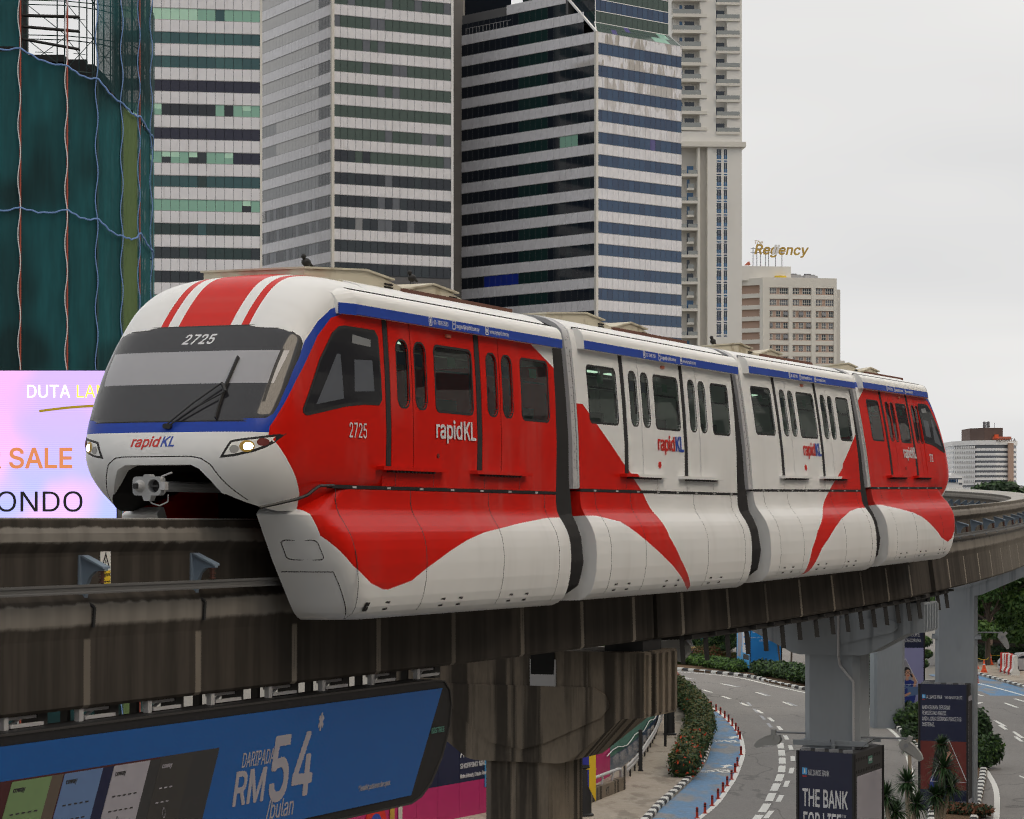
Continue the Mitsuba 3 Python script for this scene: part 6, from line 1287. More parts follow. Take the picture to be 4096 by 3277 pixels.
poster_box('bright blue poster box for accounting software, nearer one behind the clipped trees', [(17.25, 199.5), (17.85, 195.0), (20.3, 195.8), (20.0, 199.6)], .0, 5.3, {0: face_phone, 1: face_blue})
def face_blue2(k, F_, w, h):
    panel(k, F_, 0, w, .35, h, 'sky_blue'); txt(k, F_, 'Perakaunan Digital', .15, h - 1.3, .26, bold=True, sq=.8); txt(k, F_, 'Online accounting', .2, h - 1.7, .18); part(k, 'printed_disc', put(prism(Point(w * .5, h - 4).buffer(.7), .004, .012), F_), 'navy')
poster_box('bright blue poster box farther back, mostly hidden by the beam and hanging bell lamp', [(12.9, 217), (14.7, 213.2), (17.0, 214.2), (16.0, 218)], .0, 5.0, {0: face_blue2, 1: face_blue2})
one('notice_board', 'plain grey notice board on legs by the far road, behind the clipped trees', 'board', cat(box(0, 2.3, -.06, .06, .5, 2.3), box(.05, .15, -.05, .05, 0, .5), box(2.15, 2.25, -.05, .05, 0, .5), box(1.1, 1.16, -.09, .09, .5, 2.3)).apply_translation((18.9, 227, 0)), 'grey')

# ------------------------------------------------------------------ floodlights clamped to the pier columns
def floodlight(x, y, z, ux, uy, arm, tilt, label):
    """lamp head at (x, y, z); the arm runs from it by -arm along (ux, uy)"""
    k = thing('floodlight', label, 'floodlight'); u = np.array([ux, uy, 0.]); u /= np.linalg.norm(u)
    p = np.array([x, y, z]); part(k, 'arm', cyl(p, p - u * arm, .028, 8), 'steel')
    F_ = frame(p + [0, 0, -.16], u, (0, 0, 1)) @ trimesh.transformations.rotation_matrix(tilt, (0, 0, 1))
    part(k, 'bracket', put(cat(box(-.06, .06, .06, .24, -.07, .07), box(-.03, .03, -.04, .1, .10, .13), box(-.03, .03, -.04, .1, -.13, -.10)), F_), 'lamp_grey')
    side = Polygon([(-.14, .06), (.02, .08), (.20, .02), (.42, -.10), (.50, -.20), (.46, -.25), (.2, -.17), (-.12, -.13), (-.18, -.04)]).buffer(.03)
    b = fix(prism(side, .24, -.12)); v = b.vertices; tp_ = 1 - np.clip((v[:, 0] - .1) / .5, 0, .5) * .7; v[:, 2] *= tp_
    part(k, 'housing', put(b, F_), 'lamp_grey', 40); part(k, 'glass', put(box(-.08, .40, -.20, -.19, -.09, .09), F_ @ trimesh.transformations.rotation_matrix(-.16, (0, 0, 1))), 'lens'); part(k, 'knob', put(cyl((.0, -.02, .12), (.0, -.02, .155), .06, 12), F_), 'steel'); return k
def at(x, y, d): return ((x - 2048) / 10400 * d, d, EYE + (2035 - y) / 10400 * d)
_, b2, r2_, t2_, f2_, z2_ = PIERS[1]; _, b3, r3_, t3_, f3_, z3_ = PIERS[2]
clamp(PIERS[1], b2[2] - 6.25); clamp(PIERS[2], b3[2] - 5.9)
floodlight(*(b2[:2] - r2_[:2] * 1.62 - t2_[:2] * .6), b2[2] - 6.02, -r2_[0], -r2_[1], .95, .0, 'grey floodlight on an arm to the left of the nearer grey pier column')
floodlight(*(b2[:2] + r2_[:2] * 2.0 - t2_[:2] * .4), b2[2] - 6.1, r2_[0], r2_[1], 1.35, -.38, 'grey floodlight on an arm to the right of the nearer grey pier column')
part('floodlight_001', 'cable', tube([tuple(b2 + np.array([0, 0, z]) - t2_ * .84 + r2_ * x) for x, z in ((-.0, -6.15), (.1, -6.5), (.35, -6.75), (.6, -6.7), (.9, -6.3), (1.2, -6.1))], .014, 5), 'black')
floodlight(*(b3[:2] - r3_[:2] * 1.9 - t3_[:2] * .5), b3[2] - 5.35, -r3_[0], -r3_[1], 1.1, -.12, 'grey floodlight hanging in front of the poster of the woman')
floodlight(*(b3[:2] + r3_[:2] * 1.9 - t3_[:2] * .5), b3[2] - 5.7, r3_[0], r3_[1], 1.2, -.75, 'grey floodlight to the right of the second grey column, the lower of two')
floodlight(*(b3[:2] + r3_[:2] * 1.45 + t3_[:2] * .4), b3[2] - 3.2, r3_[0], r3_[1], .7, -.35, 'grey floodlight to the right of the second grey column, the upper of two')
floodlight(*at(4035, 2140, 104)[:2], at(4035, 2140, 104)[2], -1, .2, .9, -.0, 'dark lamp head in front of the trees at the right below the curved beam')
k = thing('bell_lamp', 'black and gold bell-shaped street lamp hanging under the beam by the clipped trees', 'street lamp')
x, y, z = at(2754, 2580, 135); bell = trimesh.creation.revolve([(.62, -.25), (.60, -.18), (.40, -.02), (.30, .25), (.28, .55), (.20, .7), (.10, .85), (0, .88)], sections=20); bell.apply_scale(.62); bell.apply_translation((x, y, z))
part(k, 'shade', bell, 'pole', 40)
for z0, z1, r in ((-.24, -.15, .6), (.47, .60, .30)): b = trimesh.creation.revolve([(r + .02, z0), (r - .03 if z0 < 0 else r - .02, z1)], sections=20); b.apply_scale(.62); b.apply_translation((x, y, z)); part(k, 'gold_band', b, 'yellow')
part(k, 'arm', cat(tube([(x, y, z + .5), (x, y, z + .7), (x + .2, y, z + .95), (x - .5, y, z + 1.0), (x - 1.2, y, z + .85)], .03, 6), tube([(x - 1.2, y, z + .85), (x + .9, y, z + .98)], .03, 6), tube([(x - 1.2, y, z + .85), (x - 1.1, y, z + 1.4), (x - 1.35, y, z + 1.9)], .035, 6)), 'pole'); part(k, 'pole', cyl((x - 1.2, y, 0), (x - 1.2, y, z + .9), .07, 8), 'pole')
k = thing('cctv_mast', 'grey box lamp housing fixed at the right end of the brown pier head', 'lamp housing'); x, y, z = at(2692, 2585, 52.2)
part(k, 'housing', prism([(-.28, -.12), (.22, -.30), (.38, -.12), (.36, .02), (.22, .16), (-.2, .12)], .35).apply_transform(frame((x, y, z), (1, -.3, 0), (0, 0, 1))), 'lamp_grey'); part(k, 'arm', cyl((x - .6, y + .3, z + .06), (x, y, z + .02), .05, 8), 'steel')

# ------------------------------------------------------------------ the big blue billboard hung below the beam
k = thing('hanging_billboard', 'long blue billboard advertising RM54 per month, hung below the near stretch of beam', 'billboard')
def bb(s, z, w=.62): return tp(s, w, z)
def bfr():
    o = bb(-6.3, -2.9); x = bb(5.3, -2.9) - o; return frame(o, x, (0, 0, 1)), np.linalg.norm(x) / 11.6
BF, bs = bfr()
def bx(s): return (s + 6.3) * bs
S0_, yt, yb = -14.0, .0, -1.58
zt0 = float(-2.56 + 2.9) + .0
pt = lambda s, z: (bx(s), z + 2.9)
top = lambda s: -2.50 + .0 * s
scr = [pt(-16, -2.53), pt(5.29, -2.56), pt(4.2, -4.08), pt(-16, -4.06)]
fr_ = [pt(-16, -2.40), pt(5.1, -2.42), pt(5.42, -2.45), pt(5.62, -2.60), pt(5.68, -2.85), pt(5.60, -3.2), pt(5.35, -3.6), pt(4.95, -3.98), pt(4.6, -4.15), pt(4.25, -4.22), pt(-16, -4.2)]
part(k, 'case', put(prism(fr_, .42, -.44), BF), 'black'); part(k, 'rim', put(prism(Polygon(fr_).difference(Polygon(fr_).buffer(-.025)), .02, -.02), BF), 'dark_steel')
part(k, 'screen', put(prism(scr, .02, -.005), BF), 'screen_blue')
sl = .62
def skew(pts, x): return [(bx(x) + a + sl * b, b + 2.9 + z0_) for a, b in pts]
def quad(s0, s1, z0, z1, m, nm, zz=.016, dz=0): part(k, nm, put(prism([(bx(s0) - .5 * (-2.95 - z0), z0 + 2.9), (bx(s1) - .5 * (-2.95 - z0), z0 + 2.9), (bx(s1) - .5 * (-2.95 - z1), z1 + 2.9), (bx(s0) - .5 * (-2.95 - z1), z1 + 2.9)], .006, zz), BF), m)
quad(-16, -1.5, -4.06, -2.93, 'maroon', 'picture_field'); quad(-2.95, -1.5, -4.06, -2.93, 'dark', 'printed_purifier', .02)
for s0, s1, m, foot in ((-6.11, -5.32, 'sage', False), (-5.05, -4.24, 'baby_blue', True), (-3.99, -3.18, 'print_grey', True), (-2.92, -2.15, 'dark_steel', False), (-7.2, -6.4, 'red', False)):
    quad(s0, s1, -3.82 if foot else -4.06, -2.95, m, 'printed_purifier', .024); quad(s1, s1 + .24, -4.06, -2.95, {'sage': 'trunk', 'baby_blue': 'navy', 'print_grey': 'dark', 'dark_steel': 'dark', 'red': 'maroon'}[m], 'printed_purifier_side', .022)
    if foot: quad(s0 + .06, s1 - .03, -4.06, -3.84, m, 'printed_purifier_foot', .022); quad(s0 + .28, s0 + .42, -3.87, -3.80, m, 'printed_spout', .028)
    mt = 'print_grey' if m == 'dark_steel' else 'dark'
    part(k, 'lettering', put(words('coway', .055, .004, True, .3, 1.0), BF @ trimesh.transformations.translation_matrix((bx(s0) + .0, -3.07 + 2.9, .032))), mt)
    for r_ in range(2):
        for j in range(5 if m != 'dark_steel' else 3): quad(s0 + .12 + j * .12, s0 + .18 + j * .12, -3.32 - .17 * r_, -3.305 - .17 * r_, mt, 'printed_control', .032)
    part(k, 'printed_control', put(prism(affinity.scale(Point(0, 0).buffer(.05), .6, 1.3).difference(affinity.scale(Point(0, 0).buffer(.045), .6, 1.3)), .004, .032), BF @ trimesh.transformations.translation_matrix((bx(s0) + .05, -3.62 + 2.9, 0))), mt)
def btxt(s, s1, st, z, h, bold, sl_=.28, m='print_grey'): part(k, 'lettering', put(words(st, h, .006, bold, sl_, fit=bx(s1) - bx(s)), BF @ trimesh.transformations.translation_matrix((bx(s), z + 2.9, .018))), m)
btxt(-.92, .0, 'DARIPADA', -3.24, .19, False); btxt(-1.2, -.22, 'RM', -3.71, .42, True); btxt(-.30, 1.18, '54', -3.74, .82, True, .22); btxt(1.12, 1.42, '*', -3.08, .40, True); btxt(-.27, .55, '/bulan', -3.98, .24, False); btxt(2.44, 3.5, '*Tertakluk pada terma dan syarat.', -3.86, .075, False); btxt(4.88, 5.35, 'BIGTREE', -3.22, .08, True, .1, 'board')
for s in np.arange(-13.5, 5.2, 1.55):
    part(k, 'hanger', put(cat(box(bx(s), bx(s) + .07, .45, .66, -.6, -.5), box(bx(s) + .75, bx(s) + .95, .45, .66, -.6, -.38)), BF), 'dark_steel')
    part(k, 'bracing', put(cat(box(bx(s) + .08, bx(s) + .75, .50, .54, -.36, -.30), box(bx(s) + .08, bx(s) + .75, .58, .615, -.46, -.40), bar((bx(s) + .1, .48, -.4), (bx(s) + .65, .62, -.5), .03, .03), box(bx(s) - .08, bx(s) + .01, .47, .64, -.35, -.28)), BF), 'alu')

# ------------------------------------------------------------------ the LED screen behind the track
k = thing('led_screen', 'glowing lilac and pink LED screen behind the train nose advertising condos for sale', 'screen')
LDp = 62.0; LX = lambda x: (x - 2048) / 10400 * LDp; LZ = lambda y: EYE + (2035 - y) / 10400 * LDp
def led_glow(p, n, uv):
    a = fbm(p.x * .55, p.z * .5, 1.0, 3); b = fbm(p.x * .4 + 7, p.z * .6, 5.0, 3); h = smoothstep(11.6, 15.6, p.z)
    c = mix((.22, .27, .62), (.52, .28, .50), smoothstep(.35, .65, a)); c = mix(c, (.62, .36, .40), smoothstep(.55, .72, b) * (1 - h)); c = mix(c, (.42, .20, .50), h * .55)
    line = .86 + .14 * smoothstep(.2, .5, dr.abs(p.z * 22 - dr.floor(p.z * 22) - .5) * 2)
    return c * line * .62
part(k, 'cabinet', box(LX(-900), LX(470), LDp + .05, LDp + .6, LZ(2220), LZ(1481) + .0), 'dark')
e = num(k + '__display'); scene[e] = {**mikit.ply(mk([(LX(-900), LDp, LZ(2215)), (LX(466), LDp, LZ(2215)), (LX(466), LDp, LZ(1484)), (LX(-900), LDp, LZ(1484))], [[0, 1, 2], [0, 2, 3]]), M('dark'), uv=np.array([[0., 0], [1, 0], [1, 1], [0, 1]])), 'emitter': {'type': 'area', 'radiance': proc(led_glow)}}
def led_text(s, x, y, h, rgb, m, sq=1.0, bold=False, slant=0.0):
    me = put(words(s, h, .01, bold, slant, sq), frame((LX(x), LDp - .02, LZ(y)), (1, 0, 0), (0, 0, 1))); t_ = num(k + '__lettering'); scene[t_] = mikit.ply(me, M(m))
    if rgb: scene[t_]['emitter'] = {'type': 'area', 'radiance': {'type': 'rgb', 'value': list(rgb)}}
hL = lambda px_: px_ / 10400 * LDp
led_text('DUTA', 104, 1591, hL(50), (.45, .45, .48), 'print_white', .93); led_text('LAND', 303, 1591, hL(50), (.42, .30, .03), 'yellow', .93)
led_text('FOR SALE', -205, 1872, hL(78), (.16, .055, .02), 'print_brown', .98, True); led_text('CONDO', -105, 2047, hL(80), None, 'navy' if False else 'black', 1.08, False)
arc = LineString([(160 + 8 * i, -(0.0045 * (8 * i - 190) ** 2)) for i in range(48)])
part(k, 'gold_arc', prism(LineString([(LX(162 + 6 * i), LZ(1645 + 20 * (1 - math.sin(min(i / 40, 1) * math.pi / 2)) - 20)) for i in range(50)]).buffer(.03), .01).apply_transform(frame((0, LDp - .02, 0), (1, 0, 0), (0, 0, 1))), 'yellow')
# ------------------------------------------------------------------ planting
def shrub(name, label, catg, blobs, n, size, ms, seed, group=None, stems=None, flat=.2):
    k = thing(name, label, catg, group); r = np.random.default_rng(seed); tot = sum(w for _, w, _ in ms)
    for m, w, nm in ms: part(k, nm, leaves(blobs, int(n * w / tot), size, r, flat), m)
    if stems is not None: part(k, 'stem', stems, 'trunk')
    return k
# red-flowered hedge along the cycle lane
HC = resample([(7.93, 119.82), (8.46, 125.00), (9.17, 130.65), (9.86, 136.84), (10.37, 142.86), (10.73, 149.43), (10.95, 156.63), (10.96, 163.52), (10.76, 170.38), (10.41, 176.87), (9.72, 183.10)], 1.0)
r = np.random.default_rng(5); hb = []
for i, (x, y) in enumerate(HC):
    w = .62 + .10 * math.sin(i * .9) if i < 10 else .72 + .08 * math.sin(i)
    hb.append((x + r.normal() * .06, y, .75 + .06 * r.normal(), w, .8, .70 + .07 * math.sin(i * 1.7)))
k = thing('flowering_hedge', 'long curved clipped hedge dotted with red-orange flowers beside the blue cycle lane', 'hedge')
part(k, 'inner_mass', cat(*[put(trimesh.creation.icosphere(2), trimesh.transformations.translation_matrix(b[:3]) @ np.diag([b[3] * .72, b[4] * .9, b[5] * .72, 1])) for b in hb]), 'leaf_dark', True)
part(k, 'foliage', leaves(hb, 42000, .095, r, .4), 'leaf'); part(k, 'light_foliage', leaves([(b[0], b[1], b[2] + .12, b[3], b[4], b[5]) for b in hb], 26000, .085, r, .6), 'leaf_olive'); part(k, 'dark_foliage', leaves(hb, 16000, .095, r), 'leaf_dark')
fl = [hb[i] for i in range(len(hb)) if i < 7 or i > len(hb) - 14 or i % 11 == 0]
part(k, 'flowers', leaves([(b[0], b[1], b[2] + .06, b[3] * 1.03, b[4], b[5]) for b in fl], 1000, .10, r, .3, .93), 'flower', stuff=True)
# low clipped hedges, shrubs and cloud-pruned trees on the planted island
def run_blobs(pts, w, h, step_=.7, seed=0):
    r = np.random.default_rng(seed); return [(x + r.normal() * .06, y + r.normal() * .1, .16 + h * .55 + r.normal() * .03, w, step_, h * .5) for x, y in resample(pts, step_)]
MS = [('leaf', 4, 'foliage'), ('hedge_top', 2, 'light_foliage'), ('leaf_dark', 2, 'dark_foliage')]
def hedge(pts, w, h, n, label, seed, ms=MS, size=.10):
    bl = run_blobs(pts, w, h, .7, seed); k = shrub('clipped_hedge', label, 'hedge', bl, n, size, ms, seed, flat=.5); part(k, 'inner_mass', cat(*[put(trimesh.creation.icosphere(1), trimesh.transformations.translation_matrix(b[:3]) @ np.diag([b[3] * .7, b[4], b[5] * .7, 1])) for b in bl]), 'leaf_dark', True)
hedge([(13.08, 206.68), (13.71, 206.02), (14.36, 205.37), (14.78, 204.40)], .9, .85, 9000, 'low bright green clipped hedge on the island, left of two behind the striped kerb', 1, [('hedge_top', 4, 'foliage'), ('leaf', 2, 'light_foliage'), ('leaf_dark', 1, 'dark_foliage')])
hedge([(15.19, 202.49), (15.88, 200.93), (16.57, 198.78), (17.13, 196.37)], .9, .85, 11000, 'low bright green clipped hedge, right of two, ending at the blue poster box', 2, [('hedge_top', 4, 'foliage'), ('leaf', 2, 'light_foliage'), ('leaf_dark', 1, 'dark_foliage')])
hedge([(18.32, 192.02), (18.94, 190.90), (19.69, 189.23), (20.30, 186.51), (20.84, 183.36), (21.41, 179.31)], 1.0, 1.15, 15000, 'loose dark green shrubbery on the island in front of the nearer blue poster box', 3, [('leaf', 4, 'foliage'), ('leaf_light', 2, 'light_foliage'), ('leaf_dark', 4, 'dark_foliage')], .13)
for i, (x, y, s, lb) in enumerate(((2700, 2652, 1.0, 'reddish shrub at the left end of the island planting'), (2815, 2668, 1.15, 'reddish shrub between the two low green hedges'), (2860, 2650, .9, 'reddish shrub behind the right low hedge'), (2940, 2668, .8, 'small reddish shrub just left of the blue poster box'))):
    g = np.array((lambda a, b: ((a - 2048) / 10400 * 130000 / (b - 2035), 130000 / (b - 2035)))(x, y)); bl = [(g[0] + dx * s, g[1] + dy * s, .7 * s + .1, .75 * s, .75 * s, .65 * s) for dx, dy in ((0, 0), (.6, .2), (-.6, .1), (.2, -.4))]
    shrub('red_shrub', lb, 'shrub', bl, 3200, .10, [('leaf_red', 3, 'foliage'), ('leaf_olive', 2, 'light_foliage'), ('leaf', 1.5, 'dark_foliage')], 20 + i)
def cloud_tree(x, y, h, tiers, label, seed, s=1.0):
    r = np.random.default_rng(seed); k = thing('clipped_tree', label, 'tree', None); bl = []; st = [(x, y, .1)]; br = []
    for j, (f, dx, rr) in enumerate(tiers):
        c = (x + dx * s, y + r.normal() * .25, h * f); bl.append((*c, rr * s, rr * s * .9, rr * s * .55)); bx_ = x + .12 * math.sin(f * 5 + seed)
        br.append(cyl((bx_, y, h * f * .85), c, .05, 5))
    part(k, 'trunk', cat(tube([(x + .12 * math.sin(f * 5 + seed), y, h * f) for f in np.linspace(.02, .92, 8)], .075, 6), *br), 'trunk')
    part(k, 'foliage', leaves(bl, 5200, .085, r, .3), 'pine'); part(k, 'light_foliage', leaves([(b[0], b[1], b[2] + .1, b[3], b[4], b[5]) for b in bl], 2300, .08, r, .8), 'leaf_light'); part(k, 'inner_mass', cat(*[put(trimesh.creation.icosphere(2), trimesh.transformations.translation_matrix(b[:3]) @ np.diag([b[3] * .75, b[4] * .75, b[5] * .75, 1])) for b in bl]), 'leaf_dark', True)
gx = lambda a, b: ((a - 2048) / 10400 * 130000 / (b - 2035), 130000 / (b - 2035))
for (a, b, h, tiers, lb) in ((2796, 2662, 4.0, ((.98, 0, .5), (.80, -.5, .6), (.66, .45, .7), (.5, -.6, .75), (.40, .3, .8)), 'cloud-pruned tree on the island beside the hanging bell lamp'), (2870, 2664, 4.6, ((1.0, -.1, .65), (.82, .55, .6), (.70, -.5, .75), (.52, .4, .7), (.42, -.5, .7), (.32, .2, .6)), 'tallest cloud-pruned tree on the island, with many rounded tiers'), (2912, 2668, 4.9, ((.95, -.2, .75), (.76, .35, .6), (.62, -.5, .7), (.44, .5, .65), (.32, -.1, .55)), 'cloud-pruned tree on the island, second to the left of the blue poster box'), (2955, 2672, 4.8, ((.98, -.3, .75), (.72, .2, .6), (.58, -.5, .65), (.40, .1, .6)), 'cloud-pruned tree touching the left edge of the blue poster box'),
                             (3118, 2705, 4.3, ((1.0, .0, .55), (.72, -.15, .85), (.70, .35, .45)), 'sparse cloud-pruned tree standing in front of the blue poster'), (3160, 2700, 3.9, ((1.0, .3, .8), (.75, .9, .6)), 'cloud-pruned tree half hidden behind the nearer grey pier'), (3675, 2800, 3.8, ((1.0, .2, .55), (.62, .1, .45), (.78, .45, .45)), 'cloud-pruned tree overlapping the right side of the poster of the woman')):
    cloud_tree(*gx(a, b), h, tiers, lb, int(a))
# shrubs round the posters farther right
for i, (x, y, rx, rz, n, lb, ms) in enumerate((
        (3490, 2745, 2.2, 2.6, 5200, 'yellow-green bush between the nearer grey pier and the poster of the woman', [('leaf_light', 3, 'foliage'), ('leaf_olive', 2, 'light_foliage'), ('leaf', 2, 'dark_foliage')]),
        (3500, 2822, 1.3, 1.8, 3000, 'dark bush at the foot of the poster of the woman, left of it', [('leaf', 3, 'foliage'), ('leaf_dark', 3, 'dark_foliage')]),
        (3625, 2862, 1.7, 1.5, 5200, 'leafy green bush in front of the poster of the woman', [('leaf', 3, 'foliage'), ('leaf_light', 2, 'light_foliage'), ('leaf_dark', 2, 'dark_foliage')]),
        (3640, 2910, 1.5, 1.2, 4600, 'leafy green bush beside the striped kerb, left of the credit card poster', [('leaf', 4, 'foliage'), ('leaf_light', 1.5, 'light_foliage'), ('leaf_dark', 2, 'dark_foliage')]),
        (3672, 2965, .9, .8, 2600, 'small dark bush at the left foot of the credit card poster', [('leaf_dark', 3, 'foliage'), ('leaf', 2, 'light_foliage')]),
        (3922, 3080, .75, 1.5, 4200, 'dark green bush at the right of the credit card poster', [('leaf', 3, 'foliage'), ('leaf_light', 1, 'light_foliage'), ('leaf_dark', 2, 'dark_foliage')]),
        (3915, 2980, .7, 1.5, 2600, 'upright bush behind the right edge of the credit card poster', [('leaf', 3, 'foliage'), ('leaf_dark', 2, 'dark_foliage')]),
        (3845, 3268, 1.1, .45, 3800, 'low reddish ground shrub at the foot of the credit card poster', [('leaf_red', 3, 'foliage'), ('leaf_dark', 3, 'dark_foliage')]))):
    g = gx(x, y); rr = np.random.default_rng(60 + i); bl = [(g[0] + rr.normal() * rx * .35, g[1] + rr.normal() * rx * .35, rz * (.45 + .35 * rr.random()), rx * .62, rx * .62, rz * .5) for _ in range(6)]
    k = shrub('shrub', lb, 'shrub', bl, n, .12, ms, 80 + i); part(k, 'inner_mass', cat(*[put(trimesh.creation.icosphere(1), trimesh.transformations.translation_matrix(b[:3]) @ np.diag([b[3] * .7, b[4] * .7, b[5] * .7, 1])) for b in bl]), 'leaf_dark', True)
# spiky palms at the lower right
def yucca(x, y, heads, label, seed):
    k = thing('spiky_palm', label, 'palm', None); r = np.random.default_rng(seed); lv, dk, st = [], [], []
    for (hx, hy, hz, R) in heads:
        p0 = np.array([x, y, 0.0]); p1 = np.array([x + hx, y + hy, hz]); st.append(tube([p0 + (p1 - p0) * t + np.array([.15 * math.sin(t * 3 + seed), 0, 0]) * (1 - t) for t in np.linspace(0, 1, 6)], .075, 7))
        n = 230; d = r.normal(size=(n, 3)); d[:, 2] = d[:, 2] * .75 + .28; d /= np.linalg.norm(d, axis=1)[:, None]
        for j, dd in enumerate(d):
            L_ = R * (.75 + .4 * r.random()); s = np.cross(dd, [0, 0, 1]) + 1e-4; s /= np.linalg.norm(s); a = p1 + dd * .05; mid = p1 + dd * L_ * .6; tip = p1 + dd * L_ + np.array([0, 0, -.16 * L_ * (1 - dd[2])]); w = .028
            (lv if j % 3 else dk).append(mk([a - s * w * .6, a + s * w * .6, mid - s * w, mid + s * w, tip], [[0, 1, 3], [0, 3, 2], [2, 3, 4]]))  # every third leaf gets the darker green
    part(k, 'trunk', cat(*st), 'pale_trunk'); part(k, 'leaves', cat(*lv), 'palm_leaf'); part(k, 'darker_leaves', cat(*dk), 'leaf_dark')
yucca(*gx(3575, 3450), [(-.30, 0, 2.35, .62), (.12, .3, 1.75, .62)], 'spiky-leaved palm just right of the THE BANK FOR LIFE box', 1)
yucca(*gx(3640, 3410), [(-.10, 0, 2.55, .66), (.28, .2, 1.75, .6)], 'spiky-leaved palm in the middle of the lower right group', 2)
yucca(*gx(3765, 3385), [(.10, 0, 2.9, .80), (.32, .1, 2.2, .7), (-.25, -.3, 1.9, .62), (.06, .2, 3.75, .42)], 'spiky-leaved palm covering the picture of the credit card poster', 3)
yucca(*gx(3660, 3310), [(-.15, .8, 3.25, .5)], 'thin spiky-leaved palm rising in front of the kerb left of the credit card poster', 4)
mat('leaf_street', (.055, .125, .03), .6)
# trees and background at the right and under the beam
def tree(x, y, h, cr_, label, seed, n=15000, size=.24, ms=(('leaf', 4, 'crown'), ('leaf_light', 2.2, 'crown_light'), ('leaf_dark', 3, 'crown_dark')), tr='trunk', z0=.42, sq=.8):
    r = np.random.default_rng(seed); k = thing('tree', label, 'tree'); bl = []
    for j in range(26):
        a = r.random() * 6.283; q_ = math.sqrt(r.random()); zz = h * (z0 + (1 - z0) * r.random() ** .8); e = math.sin(math.pi * min(max((zz / h - z0) / (1 - z0), .12), .93)) ** .6
        bl.append((x + cr_ * q_ * e * math.cos(a), y + cr_ * q_ * e * math.sin(a), zz - cr_ * .12, cr_ * (.22 + .16 * r.random()), cr_ * (.22 + .16 * r.random()), cr_ * (.16 + .12 * r.random()) * sq))
    part(k, 'trunk', cat(cyl((x, y, 0), (x + .1, y, h * .55), .24, 9, .13), *[cyl((x + .05, y, h * (.28 + .012 * j)), b[:3], .09, 5, .03) for j, b in enumerate(bl[:14])]), tr)
    tot = sum(w for _, w, _ in ms)
    for m, w, nm in ms: part(k, nm, leaves([(b[0], b[1], b[2] + (cr_ * .04 if 'light' in nm else 0), b[3], b[4], b[5]) for b in bl], int(n * w / tot), size, r, .35, .25), m)
LT = (('leaf_street', 4, 'crown'), ('leaf_light', 3, 'crown_light'), ('leaf', 2.4, 'crown_dark'))
tree(37.5, 205, 11.6, 4.6, 'broad green street tree directly right of the second grey column', 1, 26000, .21, z0=.2, ms=LT)
tree(42.5, 208, 10.6, 4.8, 'large green street tree at the right edge below the curved beam', 2, 28000, .21, z0=.2, ms=LT)
tree(40.5, 214, 12.2, 4.6, 'taller green tree behind the street trees at the right edge', 3, 20000, .23, z0=.25, ms=LT)
tree(47, 215, 14.6, 4.2, 'high green tree cut off by the right edge of the picture', 4, 20000, .23, z0=.25, ms=LT)
tree(58, 300, 16.2, 6.2, 'tall spreading dark tree behind, at the right edge under the white tower', 5, 13000, .34, (('leaf_dark', 4, 'crown'), ('leaf', 2, 'crown_light'), ('leaf_dark', 3, 'crown_dark')), sq=.45, z0=.5)
tree(62, 290, 12.5, 6, 'dark tree low at the right edge behind the street trees', 6, 12000, .34, (('leaf_dark', 4, 'crown'), ('leaf', 2, 'crown_light')))
for i, (x, y, h) in enumerate(((16, 262, 9.5), (21, 268, 10.5), (26, 262, 9.2), (10, 270, 10), (31, 270, 10.5))):
    tree(x, y, h, 4.2, ('dark tree behind the far wall, seen under the beam, ' + ('second from the left', 'third from the left', 'fourth from the left', 'leftmost', 'rightmost')[i]), 30 + i, 9000, .28, (('leaf_dark', 4, 'crown'), ('leaf', 2, 'crown_light')), z0=.25)
one('far_wall', 'long brown-grey masonry wall beyond the far road, seen under the beam', 'wall', cat(box(6, 34, 252, 252.5, 0, 3.6), box(6, 34, 251.9, 252.6, 3.6, 3.8)), 'tanwall')
struct('verge', flat([(6, 236), (34, 232), (34, 251), (6, 251)], .07), 'grass', label='strip of grass in front of the far wall', cat='grass')
struct('verge', flat([(15, 240), (26, 238), (26, 243), (15, 244)], .09), 'soil', label='bare brown earth patch on the far verge', cat='earth')
one('striped_sign', 'small orange hazard board on the far verge by the white vehicle', 'sign', cat(box(18.05, 18.45, 246, 246.06, .7, 2.4), box(18.2, 18.3, 246.06, 246.12, 0, .8)), 'orange')
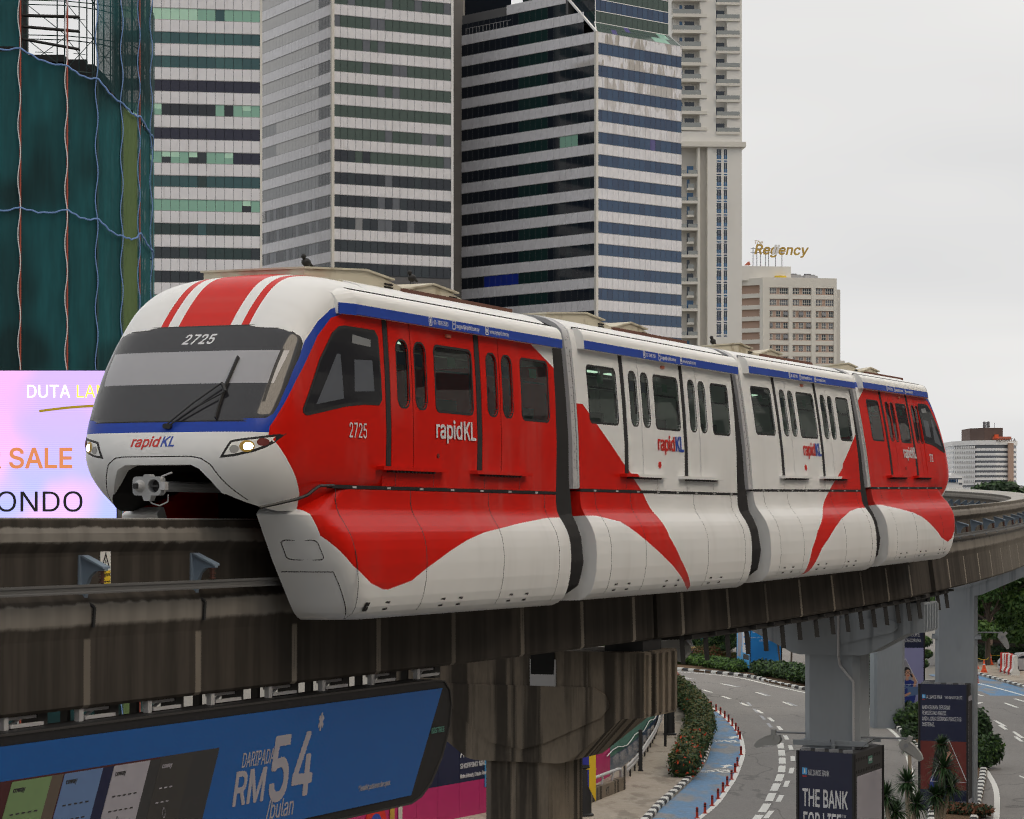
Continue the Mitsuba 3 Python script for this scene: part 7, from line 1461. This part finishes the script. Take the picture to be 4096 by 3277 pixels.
hedge([(13.5, 227), (15.2, 226.6)], 1.0, 2.6, 4200, 'tall square clipped hedge block by the far road', 8, [('leaf_dark', 5, 'foliage'), ('hedge_top', 1.2, 'light_foliage')])
hedge([(17, 230), (18.6, 229.6)], .8, 1.7, 2400, 'small square clipped hedge block behind the tallest cloud-pruned tree', 9, [('leaf_dark', 4, 'foliage'), ('hedge_top', 1.6, 'light_foliage')])
hedge([(36.91, 210.70), (37.80, 210.02), (38.89, 209.34), (39.97, 208.67), (41.44, 208.00)], .9, 1.3, 9000, 'dark low hedge behind the traffic cones at the right', 10, [('leaf_dark', 4, 'foliage'), ('leaf', 2.5, 'light_foliage')])
k = thing('low_building', 'dark brown slatted building in the shade of the trees at the right', 'building')
part(k, 'wall', box(38, 60, 222, 224, 0, 6.5), 'brown'); 
for j in range(10): part(k, 'slat', box(38, 60, 221.9, 222, .8 + j * .55, 1.05 + j * .55), 'dark_steel')
part(k, 'red_post', cat(box(36.6, 37.3, 221, 221.6, 0, 6.5), box(38.6, 38.9, 221, 221.5, 0, 6)), 'maroon'); part(k, 'pale_pillar', box(40.5, 40.9, 221.2, 221.6, 0, 5.5), 'tan')
# the street's other side, to the right of the picture: what the glossy flank of the train mirrors
def lattice(p, n, uv):
    i = mi.Float(dr.floor(p.z / 1.7)); u = (p.y + p.x * .3) / 2.3 + .5 * (i - 2 * dr.floor(i / 2)); h = cell_rand(dr.floor(u), i, 3.0)
    return mix((.03, .03, .03), (.24, .24, .22), smoothstep(.25, .75, h))
mat('lattice', proc(lattice), .6)
k = thing('opposite_building', 'building across the street beyond the right edge, its chequered front mirrored in the train windows', 'building')
part(k, 'wall', prism([(50, -25), (56, 168), (90, 168), (90, -25)], 40), 'lattice'); part(k, 'podium', prism([(49, -25), (55, 168), (56, 168), (50, -25)], 6), 'tan')
k = thing('added_rear_building', 'unseen dark building added behind the viewer to dim the light from that side', 'building')  # unseen block added behind the viewer, holds back light from there
part(k, 'wall', box(-60, 40, -60, -34, 0, 26), 'lattice'); part(k, 'podium', box(-62, 42, -33.9, -31, 0, 7), 'far_grey')
